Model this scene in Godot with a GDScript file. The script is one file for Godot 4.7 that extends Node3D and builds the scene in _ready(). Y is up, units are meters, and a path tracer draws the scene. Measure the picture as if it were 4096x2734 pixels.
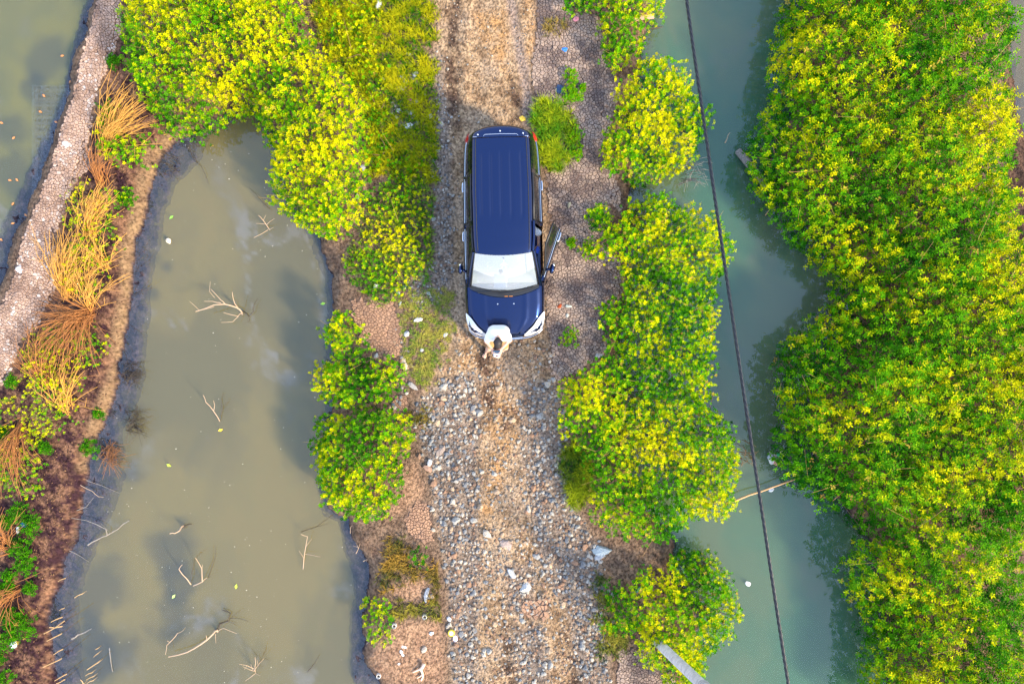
extends Node3D
# A dirt track on a dike between two fish ponds and a canal, seen from a drone. Metres, y up, water level at y = 0.
const CAM_H := 16.8
const X0 := -14.0
const Z0 := -10.0
const CS := 0.05
const NX := 561
const NZ := 401

var rng := RandomNumberGenerator.new()
var taken := {}
var hgt := PackedFloat32Array()      # ground height on the grid
var sdf := PackedFloat32Array()      # distance to the shore, positive on land
var noise_a := FastNoiseLite.new()
var noise_b := FastNoiseLite.new()
var mats := {}

# ---------------------------------------------------------------- mesh helper
class MB:
	var v := PackedVector3Array()
	var c := PackedColorArray()
	var i := PackedInt32Array()
	var col := Color(1, 1, 1)
	func add(p: Vector3) -> int:
		v.append(p)
		c.append(col)
		return v.size() - 1
	func tri(a: int, b: int, d: int) -> void:
		i.append(a)
		i.append(b)
		i.append(d)
	func quad(a: int, b: int, d: int, e: int) -> void:
		tri(a, b, d)
		tri(a, d, e)
	func face(pts: Array) -> void:
		var n := v.size()
		for p in pts:
			add(p)
		for k in range(1, pts.size() - 1):
			tri(n, n + k, n + k + 1)
	func patch(nu: int, nv: int, f: Callable) -> void:
		var n := v.size()
		for b in nv + 1:
			for a in nu + 1:
				add(f.call(float(a) / nu, float(b) / nv))
		for b in nv:
			for a in nu:
				var q := n + b * (nu + 1) + a
				quad(q, q + 1, q + nu + 2, q + nu + 1)
	func box(at: Vector3, size: Vector3, bas := Basis(), bevel := 0.0) -> void:
		var s := size / 2
		var e := minf(bevel, minf(s.x, minf(s.y, s.z)) * 0.9)
		var t := s - Vector3(e, e, e)
		if e <= 0.0:
			for f in [[0, 1, 2], [1, 2, 0], [2, 0, 1]]:
				for sg in [-1.0, 1.0]:
					var pts := []
					for q in [[-1, -1], [-1, 1], [1, 1], [1, -1]]:
						var p := Vector3()
						p[f[0]] = s[f[0]] * sg
						p[f[1]] = s[f[1]] * q[0]
						p[f[2]] = s[f[2]] * q[1] * sg
						pts.append(at + bas * p)
					face(pts)
			return
		for f in [[0, 1, 2], [1, 2, 0], [2, 0, 1]]:
			for sg in [-1.0, 1.0]:
				var pts := []
				for q in [[-1, -1], [-1, 1], [1, 1], [1, -1]]:
					var p := Vector3()
					p[f[0]] = s[f[0]] * sg
					p[f[1]] = t[f[1]] * q[0]
					p[f[2]] = t[f[2]] * q[1] * sg
					pts.append(at + bas * p)
				face(pts)
			for s1 in [-1.0, 1.0]:
				for s2 in [-1.0, 1.0]:
					var e1 := []
					for q in [[0, -1.0], [1, -1.0], [1, 1.0], [0, 1.0]]:
						var p := Vector3()
						p[f[0]] = t[f[0]] * q[1]
						p[f[1]] = (s if q[0] == 0 else t)[f[1]] * s1
						p[f[2]] = (t if q[0] == 0 else s)[f[2]] * s2
						e1.append(at + bas * p)
					if s1 * s2 < 0:
						e1.reverse()
					face(e1)
		for sx in [-1.0, 1.0]:
			for sy in [-1.0, 1.0]:
				for sz in [-1.0, 1.0]:
					var tri3 := [at + bas * Vector3(s.x * sx, t.y * sy, t.z * sz), at + bas * Vector3(t.x * sx, s.y * sy, t.z * sz), at + bas * Vector3(t.x * sx, t.y * sy, s.z * sz)]
					if sx * sy * sz > 0:
						tri3.reverse()
					face(tri3)
	func tube(pts: Array, r0: float, r1: float, sides := 6, caps := true) -> void:
		var n := v.size()
		var m := pts.size()
		var last := Vector3.ZERO
		for k in m:
			var d: Vector3 = (pts[mini(k + 1, m - 1)] - pts[maxi(k - 1, 0)]).normalized()
			var s := last - d * last.dot(d)
			if s.length() < 0.1:
				s = d.cross(Vector3.UP if absf(d.y) < 0.9 else Vector3.RIGHT)
			s = s.normalized()
			last = s
			var t := d.cross(s)
			var r := lerpf(r0, r1, float(k) / maxf(1, m - 1))
			for q in sides:
				var a := TAU * q / sides
				add(pts[k] + (s * cos(a) + t * sin(a)) * r)
		for k in m - 1:
			for q in sides:
				var a := n + k * sides + q
				var b := n + k * sides + (q + 1) % sides
				quad(a, a + sides, b + sides, b)
		if caps:
			var f0 := add(pts[0])
			var f1 := add(pts[m - 1])
			for q in sides:
				tri(f0, n + q, n + (q + 1) % sides)
				tri(f1, n + (m - 1) * sides + (q + 1) % sides, n + (m - 1) * sides + q)
	func lathe(at: Vector3, prof: Array, sides := 20, bas := Basis()) -> void:
		# prof: Vector2(radius, height) from bottom to top
		var n := v.size()
		for p in prof:
			for q in sides:
				var a := TAU * q / sides
				add(at + bas * Vector3(cos(a) * p.x, p.y, sin(a) * p.x))
		for k in prof.size() - 1:
			for q in sides:
				var a := n + k * sides + q
				var b := n + k * sides + (q + 1) % sides
				quad(a, b, b + sides, a + sides)
	func ball(at: Vector3, r: Vector3, bas := Basis(), nu := 14, nv := 9) -> void:
		var n := v.size()
		for b in nv + 1:
			var th := PI * b / nv
			for a in nu:
				var ph := TAU * a / nu
				add(at + bas * Vector3(r.x * sin(th) * cos(ph), r.y * cos(th), r.z * sin(th) * sin(ph)))
		for b in nv:
			for a in nu:
				var q := n + b * nu + a
				var w := n + b * nu + (a + 1) % nu
				quad(q, w, w + nu, q + nu)
	func join(o: MB, move := Vector3.ZERO) -> void:
		var n := v.size()
		for p in o.v:
			v.append(p + move)
		c.append_array(o.c)
		for k in o.i:
			i.append(k + n)
	func flat() -> void:
		var nv := PackedVector3Array()
		var nc := PackedColorArray()
		var ni := PackedInt32Array()
		for k in i.size():
			nv.append(v[i[k]])
			nc.append(c[i[k]])
			ni.append(k)
		v = nv
		c = nc
		i = ni
	func mesh() -> ArrayMesh:
		var n := PackedVector3Array()
		n.resize(v.size())
		for k in range(0, i.size(), 3):
			var a := v[i[k]]
			var f := (v[i[k + 2]] - a).cross(v[i[k + 1]] - a)
			n[i[k]] += f
			n[i[k + 1]] += f
			n[i[k + 2]] += f
		for k in n.size():
			n[k] = n[k].normalized() if n[k].length_squared() > 1e-20 else Vector3.UP
		var arr := []
		arr.resize(Mesh.ARRAY_MAX)
		arr[Mesh.ARRAY_VERTEX] = v
		arr[Mesh.ARRAY_NORMAL] = n
		arr[Mesh.ARRAY_COLOR] = c
		arr[Mesh.ARRAY_INDEX] = i
		var out := ArrayMesh.new()
		out.add_surface_from_arrays(Mesh.PRIMITIVE_TRIANGLES, arr)
		return out

# ---------------------------------------------------------------- scene helpers
func numbered(called: String) -> String:
	var n: int = taken.get(called, 0)
	taken[called] = n + 1
	return called if n == 0 else "%s_%03d" % [called, n]

func tag(o: Node, label: String, category := "", group := "", kind := "") -> void:
	if label:
		o.set_meta("label", label)
	if category:
		o.set_meta("category", category)
	if group:
		o.set_meta("group", group)
	if kind:
		o.set_meta("kind", kind)

func thing(called: String, label: String, category: String, at := Vector3.ZERO, group := "") -> Node3D:
	var o := Node3D.new()
	o.name = numbered(called)
	add_child(o)
	o.position = at
	tag(o, label, category, group)
	return o

func part(called: String, m: Mesh, mt: Material, parent: Node) -> MeshInstance3D:
	var o := MeshInstance3D.new()
	o.name = called if parent != self else numbered(called)
	o.mesh = m
	o.material_override = mt
	parent.add_child(o, true)
	return o

func one(called: String, m: Mesh, mt: Material, at: Vector3, label: String, category: String, group := "") -> MeshInstance3D:
	var o := part(called, m, mt, self)
	o.position = at
	tag(o, label, category, group)
	return o

func many(called: String, m: Mesh, mt: Material, parent: Node, xf: Array, cols: Array) -> MultiMeshInstance3D:
	var mm := MultiMesh.new()
	mm.transform_format = MultiMesh.TRANSFORM_3D
	mm.use_colors = true
	mm.mesh = m
	mm.instance_count = xf.size()
	for k in xf.size():
		mm.set_instance_transform(k, xf[k])
		mm.set_instance_color(k, cols[k])
	var o := MultiMeshInstance3D.new()
	o.name = called if parent != self else numbered(called)
	o.multimesh = mm
	o.material_override = mt
	parent.add_child(o, true)
	return o

func lin(r: float, g: float, b: float, a := 1.0) -> Color:
	var c := Color(r, g, b).linear_to_srgb()
	c.a = a
	return c

func mat(key: String, c: Color, rough := 0.8, metal := 0.0, spec := 0.5) -> StandardMaterial3D:
	if mats.has(key):
		return mats[key]
	var m := StandardMaterial3D.new()
	m.resource_name = key
	m.albedo_color = c
	m.roughness = rough
	m.metallic = metal
	m.metallic_specular = spec
	m.cull_mode = BaseMaterial3D.CULL_DISABLED
	if c.a < 1.0:
		m.transparency = BaseMaterial3D.TRANSPARENCY_ALPHA
	mats[key] = m
	return m

func vmat(key: String, rough := 0.85, spec := 0.3) -> StandardMaterial3D:
	var m := mat(key, Color.WHITE, rough, 0.0, spec)
	m.vertex_color_use_as_albedo = true
	return m

func grain(size: int, freq: float, lo: float, hi: float, sd: int, oct := 4, warp := 0.0) -> Image:
	# neutral grain: grey values between lo and hi
	var n := FastNoiseLite.new()
	n.seed = sd
	n.frequency = freq
	n.fractal_octaves = oct
	n.fractal_gain = 0.6
	if warp > 0.0:
		n.domain_warp_enabled = true
		n.domain_warp_amplitude = warp
		n.domain_warp_frequency = freq
	var im := n.get_seamless_image(size, size)
	var out := Image.create(size, size, true, Image.FORMAT_RGB8)
	for y in size:
		for x in size:
			var g := lerpf(lo, hi, im.get_pixel(x, y).r)
			out.set_pixel(x, y, Color(g, g, g))
	out.generate_mipmaps()
	return out

func textured(m: StandardMaterial3D, im: Image, per_metre: float, bump := 0.0, bump_im: Image = null) -> StandardMaterial3D:
	m.albedo_texture = ImageTexture.create_from_image(im)
	m.uv1_triplanar = true
	m.uv1_world_triplanar = true
	m.uv1_scale = Vector3.ONE * per_metre
	if bump > 0.0:
		m.heightmap_enabled = true
		m.heightmap_scale = bump
		m.heightmap_texture = ImageTexture.create_from_image(bump_im if bump_im else im)
	return m

# ---------------------------------------------------------------- ground grid
func cell(x: float, z: float) -> int:
	return clampi(int((z - Z0) / CS + 0.5), 0, NZ - 1) * NX + clampi(int((x - X0) / CS + 0.5), 0, NX - 1)

func ground(x: float, z: float) -> float:
	var fx := clampf((x - X0) / CS, 0, NX - 1.001)
	var fz := clampf((z - Z0) / CS, 0, NZ - 1.001)
	var ix := int(fx)
	var iz := int(fz)
	var k := iz * NX + ix
	return lerpf(lerpf(hgt[k], hgt[k + 1], fx - ix), lerpf(hgt[k + NX], hgt[k + NX + 1], fx - ix), fz - iz)

func on_ground(p: Vector2, up := 0.0) -> Vector3:
	return Vector3(p.x, ground(p.x, p.y) + up, p.y)

func fill(mask: PackedByteArray, poly: Array, value: int) -> PackedByteArray:
	var pp := PackedVector2Array(poly)
	var lo := pp[0]
	var hi := pp[0]
	for p in pp:
		lo = lo.min(p)
		hi = hi.max(p)
	for iz in range(clampi(int((lo.y - Z0) / CS), 0, NZ), clampi(int((hi.y - Z0) / CS) + 2, 0, NZ)):
		for ix in range(clampi(int((lo.x - X0) / CS), 0, NX), clampi(int((hi.x - X0) / CS) + 2, 0, NX)):
			if Geometry2D.is_point_in_polygon(Vector2(X0 + ix * CS, Z0 + iz * CS), pp):
				mask[iz * NX + ix] = value
	return mask

func away(mask: PackedByteArray, inside: bool) -> PackedFloat32Array:
	# distance of every grid point to the nearest point whose mask is set (inside) or not set
	var d := PackedFloat32Array()
	d.resize(NX * NZ)
	for k in NX * NZ:
		d[k] = 0.0 if (mask[k] != 0) == inside else 99.0
	var s2 := CS * 1.4142
	for iz in range(1, NZ):
		for ix in range(1, NX - 1):
			var k := iz * NX + ix
			d[k] = minf(minf(d[k], d[k - 1] + CS), minf(d[k - NX] + CS, minf(d[k - NX - 1], d[k - NX + 1]) + s2))
	for iz in range(NZ - 2, -1, -1):
		for ix in range(NX - 2, 0, -1):
			var k := iz * NX + ix
			d[k] = minf(minf(d[k], d[k + 1] + CS), minf(d[k + NX] + CS, minf(d[k + NX - 1], d[k + NX + 1]) + s2))
	return d

func blur(a: PackedFloat32Array, times: int) -> PackedFloat32Array:
	for t in times:
		var b := a.duplicate()
		for iz in range(1, NZ - 1):
			for ix in range(1, NX - 1):
				var k := iz * NX + ix
				b[k] = (a[k] * 4 + (a[k - 1] + a[k + 1] + a[k - NX] + a[k + NX]) * 2 + a[k - NX - 1] + a[k - NX + 1] + a[k + NX - 1] + a[k + NX + 1]) / 16.0
		a = b
	return a

func blank() -> PackedByteArray:
	var m := PackedByteArray()
	m.resize(NX * NZ)
	return m

func soft(mask: PackedByteArray, times: int) -> PackedFloat32Array:
	var f := PackedFloat32Array()
	f.resize(NX * NZ)
	for k in NX * NZ:
		f[k] = 1.0 if mask[k] else 0.0
	return blur(f, times)

# ---------------------------------------------------------------- outlines, surveyed from the photograph and given in metres
var far_pond := [Vector2(-9.60,-9.68), Vector2(-9.60,-7.85), Vector2(-9.71,-7.45), Vector2(-9.77,-7.08), Vector2(-10.04,-6.57), Vector2(-10.15,-5.95), Vector2(-10.22,-5.51), Vector2(-10.39,-5.18), Vector2(-10.52,-4.63), Vector2(-10.63,-4.23), Vector2(-10.88,-3.71), Vector2(-10.96,-3.42), Vector2(-11.16,-2.83), Vector2(-11.40,-2.47), Vector2(-11.51,-2.11), Vector2(-11.54,-1.84), Vector2(-11.65,-1.44), Vector2(-11.84,-0.96), Vector2(-12.31,-0.12), Vector2(-13.59,0.61), Vector2(-13.59,-7.81)]
var fish_pond := [Vector2(-7.72,-4.63), Vector2(-8.06,-4.23), Vector2(-8.25,-3.71), Vector2(-8.43,-2.94), Vector2(-8.56,-2.36), Vector2(-8.65,-2.46), Vector2(-8.72,-1.58), Vector2(-8.72,-1.11), Vector2(-8.83,-0.48), Vector2(-8.91,0.17), Vector2(-9.03,0.50), Vector2(-9.03,0.98), Vector2(-9.27,1.68), Vector2(-9.47,2.04), Vector2(-9.60,2.41), Vector2(-9.71,2.81), Vector2(-9.78,3.21), Vector2(-9.82,3.67), Vector2(-9.88,4.13), Vector2(-10.05,4.59), Vector2(-10.28,4.99), Vector2(-10.31,5.42), Vector2(-10.44,5.72), Vector2(-10.54,5.98), Vector2(-10.64,6.28), Vector2(-10.61,6.64), Vector2(-10.56,6.97), Vector2(-10.54,7.30), Vector2(-10.49,7.63), Vector2(-10.44,7.85), Vector2(-10.38,10.27), Vector2(-2.65,9.60), Vector2(-2.91,8.02), Vector2(-3.08,7.73), Vector2(-3.34,7.49), Vector2(-3.41,7.13), Vector2(-3.36,6.87), Vector2(-3.44,6.64), Vector2(-3.47,6.24), Vector2(-3.24,5.98), Vector2(-3.27,5.65), Vector2(-3.25,5.06), Vector2(-3.47,4.82), Vector2(-3.64,4.53), Vector2(-3.72,4.26), Vector2(-3.75,4.07), Vector2(-4.30,3.80), Vector2(-4.30,3.97), Vector2(-4.15,2.16), Vector2(-4.10,0.86), Vector2(-4.11,-0.12), Vector2(-4.10,-0.70), Vector2(-4.13,-1.03), Vector2(-4.15,-1.58), Vector2(-4.30,-1.95), Vector2(-4.44,-2.13), Vector2(-4.44,-2.39), Vector2(-4.55,-2.54), Vector2(-4.85,-2.94), Vector2(-5.20,-3.44), Vector2(-5.35,-4.25), Vector2(-5.55,-4.95), Vector2(-5.85,-5.35), Vector2(-6.30,-5.50), Vector2(-6.76,-5.15), Vector2(-7.26,-4.85)]
var canal := [Vector2(3.21,-10.86), Vector2(3.11,-7.35), Vector2(3.01,-6.85), Vector2(2.91,-5.85), Vector2(2.64,-4.85), Vector2(2.73,-3.85), Vector2(2.66,-2.84), Vector2(2.61,-0.84), Vector2(2.41,0.16), Vector2(2.41,2.16), Vector2(2.86,3.67), Vector2(3.56,4.42), Vector2(3.71,4.67), Vector2(3.77,4.64), Vector2(3.60,5.04), Vector2(3.62,5.40), Vector2(4.10,5.77), Vector2(4.32,6.50), Vector2(3.86,7.17), Vector2(4.26,11.18), Vector2(8.87,11.18), Vector2(8.67,7.17), Vector2(8.37,4.67), Vector2(7.57,3.67), Vector2(7.07,2.97), Vector2(6.77,2.16), Vector2(6.97,0.96), Vector2(7.87,-0.64), Vector2(8.02,-1.34), Vector2(7.17,-2.24), Vector2(6.26,-3.14), Vector2(6.06,-4.05), Vector2(6.26,-4.85), Vector2(6.67,-5.85), Vector2(6.57,-6.85), Vector2(6.77,-7.85), Vector2(6.87,-10.86)]
var east_pond := [Vector2(11.35,-10.86), Vector2(11.39,-7.85), Vector2(11.45,-6.35), Vector2(11.57,-5.25), Vector2(11.79,-4.45), Vector2(12.27,-3.65), Vector2(16.28,-2.84), Vector2(16.28,-10.86)]
var shallows := [[Vector2(-9.71,-7.85), Vector2(-9.93,-7.49), Vector2(-10.19,-5.80), Vector2(-10.55,-5.07), Vector2(-11.03,-4.19), Vector2(-11.36,-3.46), Vector2(-11.76,-2.72), Vector2(-12.50,-0.48), Vector2(-11.03,-0.12), Vector2(-10.52,-3.09), Vector2(-9.71,-5.29), Vector2(-9.20,-7.85)],
	[Vector2(-7.73,-4.92), Vector2(-7.15,-4.55), Vector2(-7.26,-4.19), Vector2(-7.88,-3.64), Vector2(-8.14,-2.91), Vector2(-8.25,-2.14), Vector2(-8.25,-2.32), Vector2(-8.47,-1.22), Vector2(-8.47,-0.48), Vector2(-8.58,0.25), Vector2(-8.54,0.80), Vector2(-8.83,1.53), Vector2(-9.13,2.08), Vector2(-8.98,2.63), Vector2(-9.20,3.06), Vector2(-8.93,3.01), Vector2(-9.13,3.54), Vector2(-9.45,4.26), Vector2(-9.72,4.79), Vector2(-9.92,5.32), Vector2(-10.11,5.98), Vector2(-10.05,6.64), Vector2(-9.98,7.85), Vector2(-10.77,7.85), Vector2(-10.77,4.33), Vector2(-9.93,0.61), Vector2(-9.20,-2.68), Vector2(-8.83,-3.09), Vector2(-8.47,-4.55)],
	[Vector2(-3.97,3.67), Vector2(-3.44,4.53), Vector2(-3.14,4.53), Vector2(-3.14,7.85), Vector2(-3.64,7.85), Vector2(-3.70,6.97), Vector2(-3.54,5.65), Vector2(-3.80,4.66)]]
var track := [Vector2(-1.85,-10.60), Vector2(-1.78,-7.66), Vector2(-1.66,-5.71), Vector2(-1.71,-3.75), Vector2(-1.75,-2.19), Vector2(-1.61,-0.92), Vector2(-1.41,-0.23), Vector2(-1.80,0.74), Vector2(-2.15,1.43), Vector2(-2.05,2.21), Vector2(-1.80,3.09), Vector2(-1.71,4.07), Vector2(-1.49,5.05), Vector2(-1.39,6.51), Vector2(-1.31,10.91), Vector2(2.25,10.91), Vector2(2.16,6.02), Vector2(1.91,4.56), Vector2(1.42,3.68), Vector2(1.23,2.89), Vector2(1.13,2.11), Vector2(1.13,0.94), Vector2(0.88,0.06), Vector2(0.84,-1.31), Vector2(0.79,-2.78), Vector2(0.64,-3.95), Vector2(0.52,-5.42), Vector2(0.54,-7.66), Vector2(0.54,-10.60)]
var gravel_beds := [[Vector2(-2.15,1.43), Vector2(-1.61,0.84), Vector2(-0.83,0.65), Vector2(-0.68,1.62), Vector2(-0.83,3.09), Vector2(-0.68,5.05), Vector2(-0.83,7.67), Vector2(-0.83,10.91), Vector2(-1.31,10.91), Vector2(-1.36,6.51), Vector2(-1.49,5.05), Vector2(-1.71,4.07), Vector2(-1.85,2.99), Vector2(-2.05,2.21)],
	[Vector2(0.20,0.94), Vector2(1.08,0.94), Vector2(1.13,2.11), Vector2(1.23,2.89), Vector2(1.42,3.68), Vector2(1.91,4.56), Vector2(2.16,6.02), Vector2(2.20,7.67), Vector2(1.52,7.67), Vector2(1.23,6.02), Vector2(0.74,5.34), Vector2(0.35,3.58), Vector2(0.15,2.11)],
	[Vector2(-1.82,-6.49), Vector2(-1.56,-6.39), Vector2(-1.41,-4.73), Vector2(-1.36,-3.56), Vector2(-1.31,-2.19), Vector2(-1.31,-1.41), Vector2(-1.61,-0.92), Vector2(-2.19,-0.63), Vector2(-2.39,-1.41), Vector2(-1.80,-1.80), Vector2(-1.73,-3.75), Vector2(-1.71,-5.22)],
	[Vector2(-2.77,-0.33), Vector2(-2.51,-0.47), Vector2(-2.44,-0.12), Vector2(-2.30,0.60), Vector2(-2.44,1.39), Vector2(-2.66,1.46), Vector2(-2.55,1.10), Vector2(-2.44,0.60), Vector2(-2.55,0.10)],
	[Vector2(-0.14,5.05), Vector2(0.54,4.95), Vector2(0.44,6.22), Vector2(-0.14,6.02)], [Vector2(0.05,6.51), Vector2(0.64,6.32), Vector2(0.84,7.67), Vector2(0.15,7.67)], [Vector2(-2.68,-6.00), Vector2(-2.19,-6.00), Vector2(-2.10,-4.73), Vector2(-2.49,-4.44), Vector2(-2.73,-5.12)]]
var pebbly := [Vector2(-1.12,-0.23), Vector2(0.84,-0.04), Vector2(1.08,0.94), Vector2(0.20,0.94), Vector2(0.15,2.11), Vector2(0.35,3.58), Vector2(0.74,5.34), Vector2(1.23,6.02), Vector2(1.52,7.67), Vector2(-0.83,7.67), Vector2(-0.68,5.05), Vector2(-0.83,3.09), Vector2(-0.68,1.62), Vector2(-0.83,0.65), Vector2(-1.61,0.84)]
var cracked := [[Vector2(-9.35,-7.86), Vector2(-8.75,-7.86), Vector2(-8.80,-6.99), Vector2(-9.03,-6.27), Vector2(-9.30,-5.70), Vector2(-9.41,-5.19), Vector2(-9.52,-4.47), Vector2(-9.54,-3.97), Vector2(-9.86,-3.57), Vector2(-10.04,-3.03), Vector2(-10.26,-2.39), Vector2(-10.33,-2.07), Vector2(-10.33,-2.63), Vector2(-10.24,-1.91), Vector2(-10.29,-1.20), Vector2(-10.65,-0.40), Vector2(-11.01,-0.04), Vector2(-11.19,0.42), Vector2(-11.34,0.89), Vector2(-11.77,1.18), Vector2(-11.77,-0.33), Vector2(-11.48,-0.91), Vector2(-11.28,-1.27), Vector2(-11.16,-1.81), Vector2(-11.01,-2.42), Vector2(-10.96,-2.49), Vector2(-10.65,-3.21), Vector2(-10.37,-4.04), Vector2(-10.15,-4.83), Vector2(-9.93,-5.41), Vector2(-9.75,-6.27), Vector2(-9.54,-6.92)],
	[Vector2(0.60,-7.79), Vector2(1.11,-7.79), Vector2(1.34,-7.34), Vector2(1.95,-7.34), Vector2(2.08,-6.70), Vector2(2.11,-6.31), Vector2(2.37,-5.86), Vector2(2.43,-5.41), Vector2(2.31,-5.15), Vector2(2.18,-4.77), Vector2(2.02,-4.45), Vector2(2.05,-4.16), Vector2(2.31,-3.80), Vector2(2.43,-3.48), Vector2(2.50,-2.84), Vector2(2.52,-2.82), Vector2(2.20,-3.11), Vector2(2.02,-2.46), Vector2(2.23,-1.93), Vector2(2.48,-1.75), Vector2(2.56,-1.18), Vector2(2.38,-0.89), Vector2(2.02,-0.60), Vector2(2.23,-0.07), Vector2(2.02,0.33), Vector2(1.52,0.65), Vector2(1.05,0.86), Vector2(0.88,0.75), Vector2(0.88,0.04), Vector2(0.80,-0.32), Vector2(0.73,-1.39), Vector2(0.91,-2.11), Vector2(0.95,-2.61), Vector2(0.80,-2.96), Vector2(0.83,-2.84), Vector2(0.79,-3.80), Vector2(1.28,-4.06), Vector2(1.40,-5.09), Vector2(0.54,-5.48), Vector2(0.44,-6.06), Vector2(0.55,-6.86)],
	[Vector2(-3.60,-0.94), Vector2(-3.02,-0.94), Vector2(-2.67,-0.90), Vector2(-2.52,-0.47), Vector2(-2.45,-0.12), Vector2(-2.56,0.35), Vector2(-2.85,0.40), Vector2(-3.17,0.17), Vector2(-3.38,0.03), Vector2(-3.42,-0.19), Vector2(-3.60,-0.58)],
	[Vector2(-2.42,3.98), Vector2(-2.14,3.56), Vector2(-1.88,3.63), Vector2(-1.82,4.14), Vector2(-1.75,4.43), Vector2(-2.01,4.47), Vector2(-2.33,4.27)], [Vector2(-2.67,1.21), Vector2(-2.36,1.18), Vector2(-2.36,1.57), Vector2(-2.67,1.61)],
	[Vector2(2.40,6.91), Vector2(3.01,6.87), Vector2(3.65,7.37), Vector2(3.72,7.95), Vector2(2.36,7.95)], [Vector2(0.21,5.84), Vector2(0.83,5.71), Vector2(0.83,6.19), Vector2(0.21,6.19)]]
var west_soil := [Vector2(-8.70,-7.73), Vector2(-7.62,-4.63), Vector2(-8.34,-2.68), Vector2(-8.52,-2.64), Vector2(-8.59,-1.09), Vector2(-8.77,0.17), Vector2(-8.92,0.97), Vector2(-9.35,2.01), Vector2(-9.64,3.16), Vector2(-10.13,4.92), Vector2(-10.48,6.18), Vector2(-10.29,8.81), Vector2(-12.89,8.81), Vector2(-12.89,1.99), Vector2(-11.23,0.61), Vector2(-10.32,-1.20), Vector2(-10.07,-3.04), Vector2(-9.42,-4.85), Vector2(-9.06,-6.29)]
var west_beach := [Vector2(-7.65,-4.93), Vector2(-7.58,-4.60), Vector2(-8.02,-4.16), Vector2(-8.20,-3.65), Vector2(-8.34,-2.93), Vector2(-8.47,-2.34), Vector2(-8.56,-2.45), Vector2(-8.63,-1.57), Vector2(-8.63,-1.10), Vector2(-8.74,-0.48), Vector2(-8.82,0.17), Vector2(-8.94,0.50), Vector2(-8.94,0.97), Vector2(-9.18,1.67), Vector2(-9.40,2.03), Vector2(-9.69,3.01), Vector2(-9.95,2.94), Vector2(-9.65,1.89), Vector2(-9.22,0.79), Vector2(-9.14,-0.12), Vector2(-8.93,-1.21), Vector2(-8.93,-2.30), Vector2(-8.85,-2.34), Vector2(-8.60,-3.44), Vector2(-8.42,-4.35)]
var east_soil := [Vector2(10.81,-10.69), Vector2(11.10,-6.75), Vector2(11.01,-4.77), Vector2(11.10,-3.29), Vector2(11.20,-2.21), Vector2(11.70,-1.42), Vector2(14.06,-0.83), Vector2(14.06,-10.69)]
var red_soil := [[Vector2(-2.46,2.95), Vector2(-2.14,2.69), Vector2(-2.08,3.01), Vector2(-1.95,3.47), Vector2(-2.27,3.69), Vector2(-2.59,3.89), Vector2(-2.82,3.98), Vector2(-2.66,3.59), Vector2(-2.46,3.27)], [Vector2(-2.72,6.31), Vector2(-1.69,6.24), Vector2(-1.50,6.66), Vector2(-1.56,7.69), Vector2(-2.98,7.69), Vector2(-3.24,7.31), Vector2(-3.30,6.82), Vector2(-2.79,6.85)], [Vector2(-2.72,5.47), Vector2(-2.14,5.27), Vector2(-1.82,5.43), Vector2(-1.82,5.79), Vector2(-2.27,5.89), Vector2(-2.75,5.79)]]

var tyre_mark := [Vector2(-0.18,-7.85), Vector2(0.05,-7.85), Vector2(0.21,-6.79), Vector2(0.36,-6.16), Vector2(0.46,-5.47), Vector2(0.46,-4.85), Vector2(0.25,-4.85), Vector2(0.21,-5.66), Vector2(0.08,-6.41), Vector2(-0.07,-7.26)]
var dark_tracks := [[Vector2(-1.34,-7.85), Vector2(-1.15,-7.85), Vector2(-1.25,-6.63), Vector2(-1.20,-6.10), Vector2(-1.20,-4.85), Vector2(-1.48,-4.85), Vector2(-1.51,-6.10), Vector2(-1.48,-6.88)], [Vector2(-0.04,-5.97), Vector2(0.18,-5.91), Vector2(0.25,-4.85), Vector2(0.02,-4.85)], [Vector2(-0.75,-0.10), Vector2(-0.37,-0.10), Vector2(-0.37,1.22), Vector2(-0.45,1.78), Vector2(-0.62,1.78), Vector2(-0.73,1.03)], [Vector2(-0.30,1.55), Vector2(0.12,1.55), Vector2(0.12,1.97), Vector2(-0.26,1.97)], [Vector2(-0.25,6.22), Vector2(-0.01,6.22), Vector2(0.09,7.12), Vector2(0.09,8.09), Vector2(-0.20,8.09)], [Vector2(1.24,6.58), Vector2(1.47,6.54), Vector2(1.63,7.12), Vector2(1.63,8.09), Vector2(1.28,8.09)], [Vector2(-0.79,-0.09), Vector2(-0.59,-0.14), Vector2(-0.58,0.35), Vector2(-0.69,0.75), Vector2(-0.83,0.54)], [Vector2(0.02,6.38), Vector2(0.83,6.38), Vector2(0.83,6.51), Vector2(0.02,6.51)]]
var rusty_tracks := [[Vector2(0.35,-7.85), Vector2(0.57,-7.85), Vector2(0.55,-6.26), Vector2(0.43,-6.04), Vector2(0.29,-6.35), Vector2(0.24,-6.88), Vector2(0.36,-7.35)], [Vector2(-0.92,-7.35), Vector2(-0.20,-7.41), Vector2(-0.07,-6.41), Vector2(-0.07,-5.79), Vector2(-0.32,-6.10), Vector2(-0.64,-6.73)], [Vector2(-1.39,0.62), Vector2(-0.71,0.24), Vector2(-0.71,1.59), Vector2(-0.41,2.04), Vector2(-0.41,2.72), Vector2(-0.93,3.83), Vector2(-0.41,3.83), Vector2(-0.11,2.72), Vector2(0.42,1.70), Vector2(-0.11,1.40), Vector2(-0.26,0.47)]]

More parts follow.
